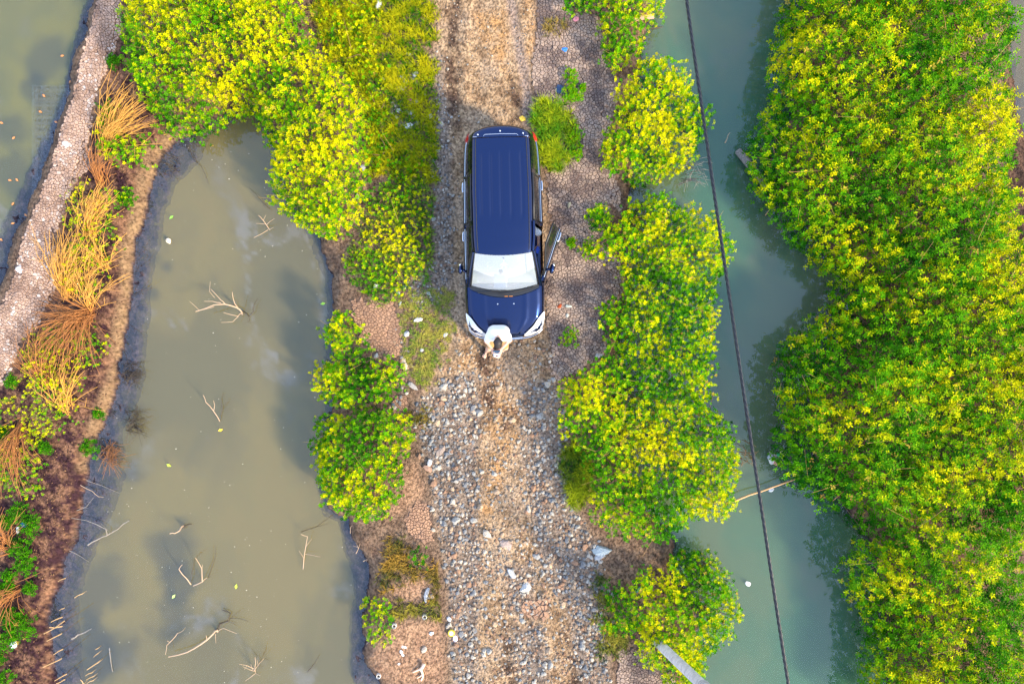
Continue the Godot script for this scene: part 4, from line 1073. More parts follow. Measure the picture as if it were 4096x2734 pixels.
func make_gravel() -> void:
	var kinds := []
	for k in 7:
		kinds.append(stone_mesh(100 + k))
	var sm := vmat("stone", 0.9, 0.3)
	textured(sm, grain(256, 0.04, 0.65, 1.2, 31, 4), 3.0)
	var bed := blank()
	for p in gravel_beds:
		bed = fill(bed, p, 1)
	var mixed := fill(blank(), pebbly, 1)
	var road := fill(blank(), track, 1)
	var all := []
	var st := 0.078
	for iz in int(17.2 / st):
		for ix in int(8.0 / st):
			var x := -4.2 + (ix + rng.randf()) * st
			var z := -8.6 + (iz + rng.randf()) * st
			var wob := Vector2(noise_b.get_noise_2d(x * 3, z * 3), noise_b.get_noise_2d(x * 3 + 50, z * 3)) * 0.35
			var c := cell(x + wob.x, z + wob.y)
			var patch := noise_a.get_noise_2d(x * 1.1 + 77, z * 0.8)
			var pr := 0.0
			var size := 0.03
			if bed[c]:
				pr = 0.72
				size = 0.060 if z > 0.5 else 0.042
			elif mixed[c]:
				pr = 0.50 + patch * 0.5
				size = 0.052
			elif road[c]:
				pr = 0.12 + patch * 0.15
				size = 0.026
			if rng.randf() > pr:
				continue
			size *= rng.randf_range(0.5, 1.25)
			if rng.randf() < 0.05:
				size *= 1.7
			all.append([size, Vector2(x, z), bed[c] != 0])
	all.sort_custom(func(p, q): return p[0] > q[0])
	var xf := []
	var cols := []
	for k in 7:
		xf.append([])
		cols.append([])
	var shades := [[Vector3(0.36, 0.34, 0.30), "light grey"], [Vector3(0.21, 0.21, 0.21), "blue-grey"], [Vector3(0.48, 0.42, 0.34), "pale"], [Vector3(0.47, 0.33, 0.215), "tan"], [Vector3(0.32, 0.19, 0.12), "red-brown"]]
	var placed := 0
	for it in all:
		var p: Vector2 = it[1]
		var s: float = it[0]
		var sh := rng.randi() % 3
		if not it[2]:
			sh = [0, 2, 3, 3, 3, 3, 4][rng.randi() % 7]
		elif rng.randf() < 0.3:
			sh = 3 + rng.randi() % 2
		var col: Vector3 = shades[sh][0] * rng.randf_range(0.6, 1.1)
		var kind := rng.randi() % 7
		var b := Basis(Vector3.UP, rng.randf() * TAU) * Basis(Vector3.RIGHT, rng.randf_range(-0.4, 0.4))
		b = b.scaled(Vector3.ONE * s)
		var at := on_ground(p, s * rng.randf_range(-0.1, 0.2))
		if placed < 285 and absf(p.x) < 11.5 and absf(p.y) < 7.7:
			var key := "stone_%d_%d" % [sh, kind]
			var m := vmat("stone", 0.9)
			var me: ArrayMesh = tinted(kinds[kind], key, shades[sh][0])
			var where := "bedded in the loose gravel" if it[2] else "pressed into the dirt of the track"
			var o := one("stone", me, m, at, "%s angular stone %s" % [shades[sh][1], where], "stone", "%s stones %s" % [shades[sh][1], where])
			o.basis = b
			placed += 1
		else:
			xf[kind].append(Transform3D(b, at))
			cols[kind].append(Color(col.x, col.y, col.z))
	# grit between the stones
	for k in 12000:
		var x := rng.randf_range(-2.7, 2.6)
		var z := rng.randf_range(-8.4, 8.4)
		var c := cell(x, z)
		var pr := 0.9 if bed[c] else (0.7 if mixed[c] else (0.45 if road[c] else 0.0))
		if rng.randf() > pr:
			continue
		var s := rng.randf_range(0.008, 0.022)
		var kind := rng.randi() % 7
		xf[kind].append(Transform3D(Basis(Vector3.UP, rng.randf() * TAU).scaled(Vector3.ONE * s), on_ground(Vector2(x, z), s * 0.2)))
		var col: Vector3 = shades[[0, 1, 1, 2, 3, 3, 4][rng.randi() % 7]][0] * rng.randf_range(0.45, 0.8)
		cols[kind].append(Color(col.x, col.y, col.z))
	var g := thing("gravel", "loose grey and tan gravel strewn along the dirt track", "gravel")
	tag(g, "", "", "", "stuff")
	var small := []
	var sx := []
	var sc := []
	var sw := PackedInt32Array()
	for k in 7:
		small.append(stone_mesh(300 + k, 5, 3))
		sx.append_array(xf[k])
		sc.append_array(cols[k])
		for q in xf[k].size():
			sw.append(k)
	part("small_stones", baked(small, sw, sx, sc), sm, g).set_meta("kind", "stuff")
	# crumbled soil: lumps thrown up along the wheel tracks and the western slope
	var lx := []
	var lc := []
	var ws := fill(blank(), west_soil, 1)
	var es := fill(blank(), east_soil, 1)
	for k in 60000:
		var x := rng.randf_range(-12.2, 12.2)
		var z := rng.randf_range(-8.3, 8.3)
		var c := cell(x, z)
		var h := hgt[c]
		if h < 0.03:
			continue
		var n := noise_b.get_noise_2d(x * 2.2 + 13, z * 1.2)
		var pr := 0.0
		var s := rng.randf_range(0.010, 0.026) * (1.5 if ws[c] else 1.0)
		var col := Vector3(0.24, 0.15, 0.10)
		if road[c]:
			pr = 0.35 + n * 0.9
			col = Vector3(0.15, 0.09, 0.055).lerp(Vector3(0.40, 0.24, 0.13), rng.randf())
		elif ws[c]:
			pr = 0.35 + n
			col = Vector3(0.06, 0.032, 0.025).lerp(Vector3(0.26, 0.14, 0.07), rng.randf())
		elif es[c]:
			pr = 0.6 + n
			col = Vector3(0.04, 0.025, 0.02).lerp(Vector3(0.17, 0.09, 0.055), rng.randf())
		elif sdf[c] < 0.8:
			pr = 0.5 + n
			col = Vector3(0.10, 0.065, 0.045).lerp(Vector3(0.25, 0.16, 0.11), rng.randf())
		else:
			pr = 0.15 + n * 0.5
		if rng.randf() > pr:
			continue
		lx.append(Transform3D(Basis(Vector3.UP, rng.randf() * TAU).scaled(Vector3(s, s * 0.8, s)), Vector3(x, h + s * 0.15, z)))
		lc.append(Color(col.x, col.y, col.z))
	var crumbs := [stone_mesh(320, 4, 2), stone_mesh(321, 4, 2), stone_mesh(322, 5, 2)]
	var lw := PackedInt32Array()
	for k in lx.size():
		lw.append(k % 3)
	var o := part("soil_clods", baked(crumbs, lw, lx, lc), sm, self)
	tag(o, "crumbled brown soil clods scattered over the track and banks", "soil", "", "stuff")

var tint_cache := {}
func tinted(m: ArrayMesh, key: String, c: Vector3) -> ArrayMesh:
	if tint_cache.has(key):
		return tint_cache[key]
	var arr := m.surface_get_arrays(0)
	var cc := PackedColorArray()
	cc.resize(arr[Mesh.ARRAY_VERTEX].size())
	cc.fill(Color(c.x, c.y, c.z))
	arr[Mesh.ARRAY_COLOR] = cc
	var out := ArrayMesh.new()
	out.add_surface_from_arrays(Mesh.PRIMITIVE_TRIANGLES, arr)
	tint_cache[key] = out
	return out

# ---------------------------------------------------------------- the car: front at z = 0, tail at z = -4.33, standing on y = 0
var half_plan := [Vector2(0, 0), Vector2(0.3, 0.012), Vector2(0.54, 0.05), Vector2(0.68, 0.11), Vector2(0.76, 0.17), Vector2(0.815, 0.27), Vector2(0.845, 0.42), Vector2(0.855, 0.7), Vector2(0.86, 1.2), Vector2(0.86, 2.0), Vector2(0.85, 3.0), Vector2(0.835, 3.6), Vector2(0.815, 3.95), Vector2(0.78, 4.15), Vector2(0.70, 4.27), Vector2(0.5, 4.315), Vector2(0, 4.33)]

func at_x(table: Array, x: float) -> float:
	for k in range(1, table.size()):
		if x <= table[k].x:
			return lerpf(table[k - 1].y, table[k].y, clampf((x - table[k - 1].x) / (table[k].x - table[k - 1].x), 0, 1))
	return table[-1].y

func hw(zf: float) -> float:
	return at_x([Vector2(0.0, 0.0), Vector2(0.012, 0.3), Vector2(0.05, 0.54), Vector2(0.11, 0.68), Vector2(0.17, 0.76), Vector2(0.27, 0.815), Vector2(0.42, 0.845), Vector2(0.7, 0.855), Vector2(1.2, 0.86), Vector2(2, 0.86), Vector2(3, 0.85), Vector2(3.6, 0.835), Vector2(3.95, 0.815), Vector2(4.15, 0.78), Vector2(4.27, 0.7), Vector2(4.33, 0.4)], zf)

func nose(x: float) -> float:
	return at_x([Vector2(0, 0), Vector2(0.3, 0.012), Vector2(0.54, 0.05), Vector2(0.68, 0.11), Vector2(0.76, 0.17), Vector2(0.815, 0.27), Vector2(0.845, 0.42)], absf(x))

func belt(zf: float) -> float:
	return at_x([Vector2(0, 0.70), Vector2(0.1, 0.77), Vector2(0.3, 0.83), Vector2(0.6, 0.90), Vector2(0.95, 0.965), Vector2(1.2, 1.0), Vector2(2, 1.01), Vector2(4, 1.03), Vector2(4.33, 1.02)], zf)

func tuck(f: float) -> float:
	return at_x([Vector2(0, -0.06), Vector2(0.15, -0.012), Vector2(0.4, 0), Vector2(0.7, -0.006), Vector2(0.88, -0.025), Vector2(1, -0.06)], f)

func roof_w(zf: float) -> float:
	return at_x([Vector2(1.6, 0.585), Vector2(2.0, 0.61), Vector2(3.0, 0.615), Vector2(4.0, 0.59), Vector2(4.3, 0.57)], zf)

func roof_y(zf: float) -> float:
	return at_x([Vector2(1.6, 1.63), Vector2(1.8, 1.675), Vector2(2.2, 1.71), Vector2(3.0, 1.725), Vector2(3.8, 1.70), Vector2(4.3, 1.65)], zf)

func flank(zf: float, f: float, s: float, off: float) -> Vector3:
	return Vector3(s * (hw(zf) + tuck(f) + off), lerpf(0.30, belt(zf), f), -zf)

func house(zf: float, v: float, s: float, off: float) -> Vector3:
	# side of the cabin between belt line (v = 0) and roof edge (v = 1)
	return Vector3(s * (lerpf(hw(zf) - 0.065, roof_w(zf), v) + 0.02 * sin(v * PI) + off), lerpf(belt(zf), roof_y(zf) - 0.03, v), -zf)

func band(f: Callable, nu: int, nv: int) -> ArrayMesh:
	var mb := MB.new()
	mb.patch(nu, nv, f)
	return mb.mesh()

func pipe(pts: Array, r: float, sides := 6) -> ArrayMesh:
	var mb := MB.new()
	mb.tube(pts, r, r, sides)
	return mb.mesh()

func make_car() -> void:
	var paint := mat("navy_paint", lin(0.0003, 0.011, 0.062), 0.22, 0.85, 0.4)
	paint.clearcoat_enabled = true
	paint.clearcoat = 0.75
	paint.clearcoat_roughness = 0.03
	var dark := mat("tinted_glass", lin(0.010, 0.011, 0.012), 0.04, 0.0, 0.6)
	var black := mat("black_plastic", lin(0.012, 0.012, 0.013), 0.45)
	var rubber := mat("rubber", lin(0.02, 0.02, 0.02), 0.85)
	var chrome := mat("chrome", lin(0.75, 0.76, 0.78), 0.12, 1.0)
	var lens := mat("headlight_lens", lin(0.72, 0.74, 0.76), 0.08, 0.35, 0.6)
	var red := mat("tail_lens", lin(0.45, 0.01, 0.02), 0.08, 0.0, 0.6)
	var cloth := mat("grey_seat_cloth", lin(0.20, 0.20, 0.19), 0.9)
	var screen_glass := mat("windscreen_glass", Color(0.88, 0.93, 0.97, 0.08), 0.03, 0.34, 0.6)
	var gy := ground(-0.2, -2.2)
	var car := thing("car", "dark navy people carrier with its front passenger door ajar", "car", Vector3(-0.13, gy, -0.085))
	car.rotation.y = 0.024
	# --- body shell with wheel arches and the opening of the front passenger door
	var mb := MB.new()
	var loop := []
	for side in [1.0, -1.0]:
		var pl := half_plan.duplicate()
		if side < 0:
			pl.reverse()
		for k in pl.size() - 1:
			var steps := maxi(1, int(pl[k].distance_to(pl[k + 1]) / 0.05))
			for q in steps:
				var p: Vector2 = pl[k].lerp(pl[k + 1], float(q) / steps)
				loop.append(Vector2(p.x * side, p.y))
	var fr := [0.0, 0.08, 0.16, 0.28, 0.4, 0.55, 0.7, 0.8, 0.88, 0.95, 1.0]
	var m := loop.size()
	for k in m:
		var p: Vector2 = loop[k]
		var tg: Vector2 = (loop[(k + 1) % m] - loop[(k + m - 1) % m]).normalized()
		var nr := Vector2(tg.y, -tg.x)
		if nr.dot(p - Vector2(0, 2.1)) < 0:
			nr = -nr
		var low := 0.28
		for zw in [0.80, 3.42]:
			var dz: float = absf(p.y - zw)
			if dz < 0.37 and absf(p.x) > 0.6:
				low = maxf(low, 0.30 + sqrt(0.37 * 0.37 - dz * dz))
		for f in fr:
			var y := maxf(lerpf(0.28, belt(p.y), f), low)
			var o := p + nr * tuck(f)
			mb.add(Vector3(o.x, y, -o.y))
	for k in m:
		for j in fr.size() - 1:
			var p: Vector2 = loop[k]
			if p.x > 0.5 and p.y > 1.15 and p.y < 2.30 and fr[j] >= 0.16:
				continue
			var a := k * fr.size() + j
			var b := ((k + 1) % m) * fr.size() + j
			mb.quad(a, a + 1, b + 1, b)
	# wings and cowl below the bonnet, cabin sides, floor
	mb.patch(24, 10, func(u, v): 
		var x: float = (u * 2 - 1) * 0.79
		var z0: float = nose(x) + 0.05
		var z := lerpf(z0, 1.15, v)
		return Vector3(x, belt(z) - 0.012 - 0.03 * pow(absf(u * 2 - 1), 4.0), -z))
	for s in [-1.0, 1.0]:
		var z_from := 1.08 if s < 0 else 2.31
		mb.patch(24, 6, func(u, v): return house(lerpf(z_from if s > 0 else lerpf(1.08, 1.72, v), lerpf(4.24, 4.12, v), u), v, s, 0.0))
	mb.patch(6, 10, func(u, v): return Vector3((u * 2 - 1) * 0.80, 0.30, lerpf(-0.25, -4.2, v)))
	part("body", mb.mesh(), paint, car)
	# --- bonnet: narrows forward between the headlights
	var hood_w := func(zf: float) -> float: return at_x([Vector2(0.0, 0.36), Vector2(0.1, 0.44), Vector2(0.25, 0.60), Vector2(0.42, 0.715), Vector2(0.7, 0.745), Vector2(1.05, 0.745)], zf)
	var hood := part("bonnet", band(func(u, v):
		var s: float = u * 2 - 1
		var zf: float = lerpf(0.85 + 0.19 * s * s, 0.02, v)
		var x: float = s * hood_w.call(zf)
		zf = maxf(zf, nose(x) + 0.03 + 0.0 * v)
		var e := minf(minf(1.0 - absf(s), 1.0 - v) * 14.0, 1.0)
		var crease := 0.012 * exp(-pow((absf(s) - 0.60) / 0.06, 2.0))
		return Vector3(x, belt(zf) + 0.045 * (1.0 - s * s) + crease - 0.022 * (1.0 - e) - 0.05 * pow(v, 6.0), -zf), 44, 30), paint, car)
	for x in [-0.155, 0.185]:
		var nz := MB.new()
		nz.ball(Vector3(x, belt(0.70) + 0.048, -0.72), Vector3(0.016, 0.010, 0.016), Basis(), 8, 5)
		part("washer_nozzle", nz.mesh(), chrome, hood)
	# --- headlights wrapped round the front corners
	for s in [-1.0, 1.0]:
		var hl := part("headlight", band(func(u, v):
			var x: float = lerpf(0.40, 0.835, u)
			var outer: float = nose(x) - 0.006
			var inner := at_x([Vector2(0.36, 0.05), Vector2(0.44, 0.10), Vector2(0.60, 0.25), Vector2(0.715, 0.42), Vector2(0.80, 0.52), Vector2(0.84, 0.55)], x)
			var zf := lerpf(outer, maxf(inner, outer + 0.02), v)
			return Vector3(s * x, lerpf(belt(zf) - 0.13, belt(zf) + 0.016, pow(v, 0.4)), -zf), 16, 6), lens, car)
		var bulb := MB.new()
		bulb.ball(Vector3(s * 0.66, 0.74, -0.20), Vector3(0.05, 0.05, 0.03), Basis(), 10, 6)
		part("reflector", bulb.mesh(), chrome, hl)
		var tl := MB.new()
		tl.patch(6, 8, func(u, v): return Vector3(s * lerpf(0.74, 0.775, sin(u * PI)) , lerpf(0.80, 1.30, v), -lerpf(4.28, 4.10, u)) - Vector3(s * 0.10 * v * v, 0, -0.03 * v))
		var tail := part("tail_light", tl.mesh(), red, car)
		var cl := MB.new()
		cl.patch(4, 6, func(u, v): return Vector3(s * lerpf(0.70, 0.755, u), lerpf(0.92, 1.22, v), -lerpf(4.315, 4.27, u)) - Vector3(s * 0.06 * v, 0, -0.03 * v))
		part("clear_lens", cl.mesh(), lens, tail)
	# --- grille and bumper
	var gr := MB.new()
	for k in 4:
		gr.tube([Vector3(-0.36, 0.57 + k * 0.045, -nose(0.36) + 0.010), Vector3(0, 0.57 + k * 0.045, 0.022), Vector3(0.36, 0.57 + k * 0.045, -nose(0.36) + 0.010)], 0.012, 0.012, 6)
	for k in 25:
		var x := -0.36 + k * 0.03
		gr.tube([Vector3(x, 0.55, -nose(x) + 0.012), Vector3(x, 0.72, -nose(x) + 0.002)], 0.005, 0.005, 4)
	part("grille", gr.mesh(), chrome, car)
	var bp := MB.new()
	bp.patch(40, 4, func(u, v):
		var x: float = (u * 2 - 1) * 0.83
		var a: float = v * PI
		return Vector3(x, 0.45 - 0.07 * cos(a), -nose(x) + 0.02 + 0.035 * sin(a)))
	part("front_bumper", bp.mesh(), paint, car)
	var lip := MB.new()
	var lp := []
	for k in 25:
		var x := -0.80 + k * 1.6 / 24
		lp.append(Vector3(x, 0.535, -nose(x) + 0.035))
	lip.tube(lp, 0.011, 0.011, 6)
	part("bumper_trim", lip.mesh(), chrome, car)
	var rb := MB.new()
	rb.patch(30, 4, func(u, v): 
		var x: float = (u * 2 - 1) * 0.76
		return Vector3(x, 0.47 - 0.09 * cos(v * PI), -4.315 - 0.03 * sin(v * PI) + 0.14 * pow(absf(x) / 0.76, 5.0)))
	part("rear_bumper", rb.mesh(), black, car)
	# --- roof with pressed ribs, rain channels and the overhanging spoiler
	var roof := part("roof", band(func(u, v):
		var s: float = u * 2 - 1
		var zf := lerpf(1.66 + 0.07 * s * s, 4.02, v)
		var rib := 0.0
		for c in [-0.70, -0.36, -0.03, 0.31, 0.66]:
			rib += exp(-pow((s - c) / 0.045, 2.0))
		rib *= smoothstep(0.10, 0.16, 1.0 - v) * smoothstep(0.28, 0.36, v)
		return Vector3(s * roof_w(zf), roof_y(zf) + 0.045 * (1.0 - s * s) - 0.05 * pow(absf(s), 14.0) - 0.016 * rib, -zf), 120, 40), paint, car)
	for s in [-1.0, 1.0]:
		var pts := []
		for k in 13:
			var zf := lerpf(1.76, 4.01, k / 12.0)
			pts.append(Vector3(s * roof_w(zf) * 0.865, roof_y(zf) + 0.045 * (1.0 - 0.865 * 0.865) - 0.001, -zf))
		part("rain_channel", pipe(pts, 0.008), rubber, car)
	var sp := part("spoiler", band(func(u, v):
		var s: float = u * 2 - 1
		var e := 4.295 - 0.13 * pow(absf(s), 2.4)
		var zf := lerpf(4.032, e, v)
		var step := 0.014 if absf(s) < 0.52 and v < 0.16 else 0.0
		return Vector3(s * lerpf(0.605, 0.585, v), 1.695 + 0.045 * (1.0 - s * s) - 0.05 * v - step - 0.05 * pow(absf(s), 12.0) - 0.06 * pow(v, 8.0), -zf), 60, 16), paint, car)
	for b in [Vector3(-0.46, 1.712, -4.09), Vector3(-0.01, 1.727, -4.15), Vector3(0.45, 1.712, -4.10)]:
		var bo := MB.new()
		bo.ball(b, Vector3(0.019, 0.012, 0.019), Basis(), 10, 6)
		part("bolt_cap", bo.mesh(), chrome, sp)
	part("spoiler_seam", pipe([Vector3(-0.56, 1.690, -4.05), Vector3(-0.36, 1.712, -4.045), Vector3(-0.32, 1.724, -4.085), Vector3(0, 1.734, -4.09), Vector3(0.32, 1.724, -4.085), Vector3(0.36, 1.712, -4.045), Vector3(0.56, 1.690, -4.05)], 0.006, 5), chrome, sp)
	var tg := part("tailgate", band(func(u, v):
		var s: float = u * 2 - 1
		return Vector3(s * lerpf(0.74, 0.58, v), lerpf(0.62, 1.64, v), -lerpf(4.325, 4.20, v * v) + 0.10 * pow(absf(s), 4.0)), 20, 10), paint, car)
	part("rear_window", band(func(u, v):
		var s: float = u * 2 - 1
		return Vector3(s * lerpf(0.62, 0.52, v), lerpf(1.08, 1.55, v), -lerpf(4.315, 4.24, v) + 0.07 * pow(absf(s), 4.0)), 14, 6), dark, tg)
	# --- windscreen, its black border, pillars, cowl, wipers
	var ws := func(u: float, v: float, grow: float, off: float) -> Vector3:
		var s: float = u * 2 - 1
		var zf := lerpf(1.0 + 0.12 * s * s - grow, 1.665 + 0.06 * s * s + grow, v)
		return Vector3(s * (lerpf(0.70, 0.575, v) + grow), lerpf(0.975, 1.635, v) + 0.05 * sin(v * PI) + 0.04 * (1.0 - s * s) + off, -zf)
	part("windscreen", band(func(u, v): return ws.call(u, v, 0.0, 0.0), 24, 12), screen_glass, car)
	var edge := MB.new()
	var rim := []
	for k in 13:
		rim.append(ws.call(k / 12.0, 0.0, 0.008, 0.0))
	for k in 7:
		rim.append(ws.call(1.0, k / 6.0, 0.008, 0.0))
	for k in 13:
		rim.append(ws.call(1.0 - k / 12.0, 1.0, 0.008, 0.0))
	for k in 7:
		rim.append(ws.call(0.0, 1.0 - k / 6.0, 0.008, 0.0))
	edge.tube(rim, 0.014, 0.014, 6)
	part("windscreen_seal", edge.mesh(), black, car)
	for s in [-1.0, 1.0]:
		part("windscreen_pillar", pipe([Vector3(s * 0.765, 0.985, -1.10), Vector3(s * 0.695, 1.33, -1.42), Vector3(s * 0.615, 1.645, -1.74)], 0.038, 8), paint, car)
	part("roof_rail", pipe([Vector3(0.60, 1.645, -1.74), Vector3(0.622, 1.675, -2.0), Vector3(0.622, 1.69, -2.34)], 0.03, 8), paint, car)
	part("cowl", band(func(u, v):
		var s: float = u * 2 - 1
		return Vector3(s * 0.73, 0.972 + 0.03 * (1.0 - s * s), -lerpf(0.86 + 0.19 * s * s, 1.03 + 0.10 * s * s, v)), 20, 3), black, car)
	for w in [[Vector3(-0.56, 1.025, -0.965), Vector3(-0.42, 1.035, -0.955), Vector3(0.02, 1.05, -0.97), Vector3(-0.28, 1.05, -0.99)], [Vector3(-0.13, 1.04, -0.93), Vector3(0.05, 1.05, -0.925), Vector3(0.62, 1.02, -1.05), Vector3(0.20, 1.05, -0.965)]]:
		var wi := MB.new()
		wi.tube([w[0], w[1], w[2]], 0.012, 0.008, 6)
		var wp := part("wiper", wi.mesh(), black, car)
		part("wiper_blade", pipe([w[3], w[2] + Vector3(0.02, 0, -0.02)], 0.007, 4), rubber, wp)
	for x in [0.03, 0.13]:
		var v := MB.new()
		v.box(Vector3(x, 1.008, -0.875), Vector3(0.075, 0.006, 0.022), Basis(), 0.002)
		part("cowl_vent", v.mesh(), mat("amber_plastic", lin(0.30, 0.11, 0.02), 0.5), car)
	# --- doors
	for s in [-1.0, 1.0]:
		for d in [[1.17, 2.32, true], [2.345, 3.36, false]]:
			door(car, s, d[0], d[1], d[2], paint, dark, black, chrome)
		part("quarter_window", band(func(u, v): return house(lerpf(3.42, lerpf(4.10, 3.98, v), u), lerpf(0.10, 0.90, v), s, 0.006), 8, 5), dark, car)
		var tr := []
		for k in 7:
			tr.append(house(lerpf(3.40, 4.12, k / 6.0), 0.05, s, 0.012))
		part("window_trim", pipe(tr, 0.008), chrome, car)
	# --- wheels
	for s in [-1.0, 1.0]:
		for zw in [0.80, 3.42]:
			var turn := Basis(Vector3(0, 0, 1), PI / 2)
			var ty := MB.new()
			ty.lathe(Vector3(s * 0.74, 0.325, -zw), [Vector2(0.20, -0.09), Vector2(0.30, -0.10), Vector2(0.325, -0.06), Vector2(0.328, 0.06), Vector2(0.30, 0.10), Vector2(0.20, 0.09)], 28, turn)
			var wh := part("wheel", ty.mesh(), rubber, car)
			var ri := MB.new()
			ri.lathe(Vector3(s * 0.74, 0.325, -zw), [Vector2(0.20, -0.08), Vector2(0.17, -0.03), Vector2(0.04, -0.05), Vector2(0.0, -0.05), Vector2(0.0, 0.05), Vector2(0.04, 0.05), Vector2(0.17, 0.03), Vector2(0.20, 0.08)], 24, turn)
			part("rim", ri.mesh(), chrome, wh)
	# --- inside
	var ds := MB.new()
	ds.patch(20, 6, func(u, v):
		var s: float = u * 2 - 1
		return Vector3(s * 0.74, 0.93 + 0.05 * sin(v * PI * 0.8) - 0.25 * pow(v, 6.0), -lerpf(1.02 + 0.08 * s * s, 1.50, v)))
	part("dashboard", ds.mesh(), mat("grey_dash", lin(0.24, 0.23, 0.21), 0.8), car)
	var sw := MB.new()
	var ring := []
	for k in 25:
		var a := TAU * k / 24
		ring.append(Vector3(-0.36 + 0.18 * cos(a), 0.98 + 0.10 * sin(a), -1.62 + 0.15 * sin(a)))
	sw.tube(ring, 0.015, 0.015, 8, false)
	sw.tube([Vector3(-0.54, 0.98, -1.62), Vector3(-0.18, 0.98, -1.62)], 0.014, 0.014, 6)
	sw.tube([Vector3(-0.36, 0.98, -1.62), Vector3(-0.36, 0.90, -1.45)], 0.03, 0.03, 8)
	part("steering_wheel", sw.mesh(), black, car)
	for x in [-0.36, 0.36]:
		var se := MB.new()
		se.box(Vector3(x, 0.52, -2.10), Vector3(0.50, 0.16, 0.52), Basis(), 0.05)
		se.box(Vector3(x, 0.88, -2.44), Vector3(0.48, 0.66, 0.15), Basis(Vector3.RIGHT, -0.22), 0.05)
		se.box(Vector3(x, 1.30, -2.54), Vector3(0.26, 0.18, 0.10), Basis(), 0.04)
		part("front_seat", se.mesh(), cloth, car)
	var bs := MB.new()
	bs.box(Vector3(0, 0.52, -3.05), Vector3(1.36, 0.16, 0.50), Basis(), 0.05)
	bs.box(Vector3(0, 0.86, -3.36), Vector3(1.34, 0.62, 0.15), Basis(Vector3.RIGHT, -0.2), 0.05)
	part("rear_seat", bs.mesh(), cloth, car)
	var rv := MB.new()
	rv.box(Vector3(0, 1.52, -1.62), Vector3(0.24, 0.06, 0.02), Basis(Vector3.RIGHT, 0.2), 0.008)
	rv.tube([Vector3(0, 1.54, -1.61), Vector3(0, 1.66, -1.60)], 0.008, 0.008, 6)
	part("rear_view_mirror", rv.mesh(), black, car)
	# a small figure-like charm hanging below the mirror
	var ch := MB.new()
	ch.tube([Vector3(0.0, 1.49, -1.60), Vector3(0.0, 1.42, -1.56)], 0.004, 0.004, 4)
	ch.box(Vector3(0, 1.40, -1.54), Vector3(0.04, 0.05, 0.02), Basis(), 0.006)
	for s in [-1.0, 1.0]:
		ch.tube([Vector3(0, 1.40, -1.54), Vector3(s * 0.07, 1.37, -1.50)], 0.012, 0.008, 5)
		ch.tube([Vector3(0, 1.38, -1.53), Vector3(s * 0.05, 1.30, -1.44)], 0.010, 0.006, 5)
	part("hanging_charm", ch.mesh(), mat("orange_felt", lin(0.55, 0.16, 0.05), 0.9), car)

func door(car: Node3D, s: float, z0: float, z1: float, front: bool, paint: Material, dark: Material, black: Material, chrome: Material) -> void:
	var hinge := Vector3(s * 0.845, 0.0, -z0)
	var mb := MB.new()
	var low := 0.17
	mb.patch(24, 12, func(u, v): return flank(lerpf(z0, z1, u), lerpf(low, 1.0, v), s, 0.006) - hinge)
	for zz in [z0, z1]:
		mb.patch(1, 10, func(u, v): return flank(zz, lerpf(low, 1.0, v), s, lerpf(0.006, -0.055, u)) - hinge)
	mb.patch(24, 1, func(u, v): return flank(lerpf(z0, z1, u), 1.0, s, lerpf(0.006, -0.03, v)) - hinge)
	var d := part("door", mb.mesh(), paint, car)
	d.position = hinge
	if front and s > 0:
		d.rotation.y = -0.34
		tag(d, "front passenger door standing ajar")
	part("door_lining", band(func(u, v): return flank(lerpf(z0, z1, u), lerpf(low, 0.99, v), s, -0.06) - hinge, 16, 8), mat("grey_lining", lin(0.11, 0.105, 0.10), 0.85), d)
	var wf := func(u: float, v: float, off: float) -> Vector3:
		var a := lerpf(z0 + 0.13, 1.84, v) if front else z0 + 0.05
		return house(lerpf(a, z1 - 0.05, u), lerpf(0.06, 0.92, v), s, off) - hinge
	part("window", band(func(u, v): return wf.call(u, v, 0.004), 10, 6), dark, d)
	var fr := []
	for q in [[0, 0], [0, 0.5], [0, 1], [0.5, 1], [1, 1], [1, 0.5], [1, 0]]:
		fr.append(wf.call(q[0], q[1], 0.0))
	part("window_frame", pipe(fr, 0.022, 6), black, d)
	var tr := []
	for k in 9:
		tr.append(house(lerpf(z0 + 0.08, z1 - 0.02, k / 8.0), 0.03, s, 0.016) - hinge)
	part("window_trim", pipe(tr, 0.009), chrome, d)
	var hd := MB.new()
	var hz := z1 - 0.15
	hd.tube([flank(hz - 0.10, 0.80, s, 0.01) - hinge, flank(hz - 0.06, 0.80, s, 0.018) - hinge, flank(hz + 0.06, 0.80, s, 0.018) - hinge, flank(hz + 0.10, 0.80, s, 0.01) - hinge], 0.016, 0.016, 8)
	part("handle", hd.mesh(), chrome, d)
	if front:
		var mz := z0 + 0.30
		var mm := MB.new()
		var c := Vector3(s * 0.915, 1.06, -mz) - hinge
		mm.ball(c, Vector3(0.055, 0.075, 0.115), Basis(Vector3.UP, s * 0.12), 16, 10)
		mm.tube([Vector3(s * 0.80, 1.02, -mz + 0.06) - hinge, c], 0.03, 0.035, 8)
		var mr := part("mirror", mm.mesh(), paint, d)
		var gl := MB.new()
		gl.ball(c + Vector3(0, 0, -0.075), Vector3(0.045, 0.06, 0.045), Basis(Vector3.UP, s * 0.12), 12, 8)
		part("mirror_glass", gl.mesh(), chrome, mr)

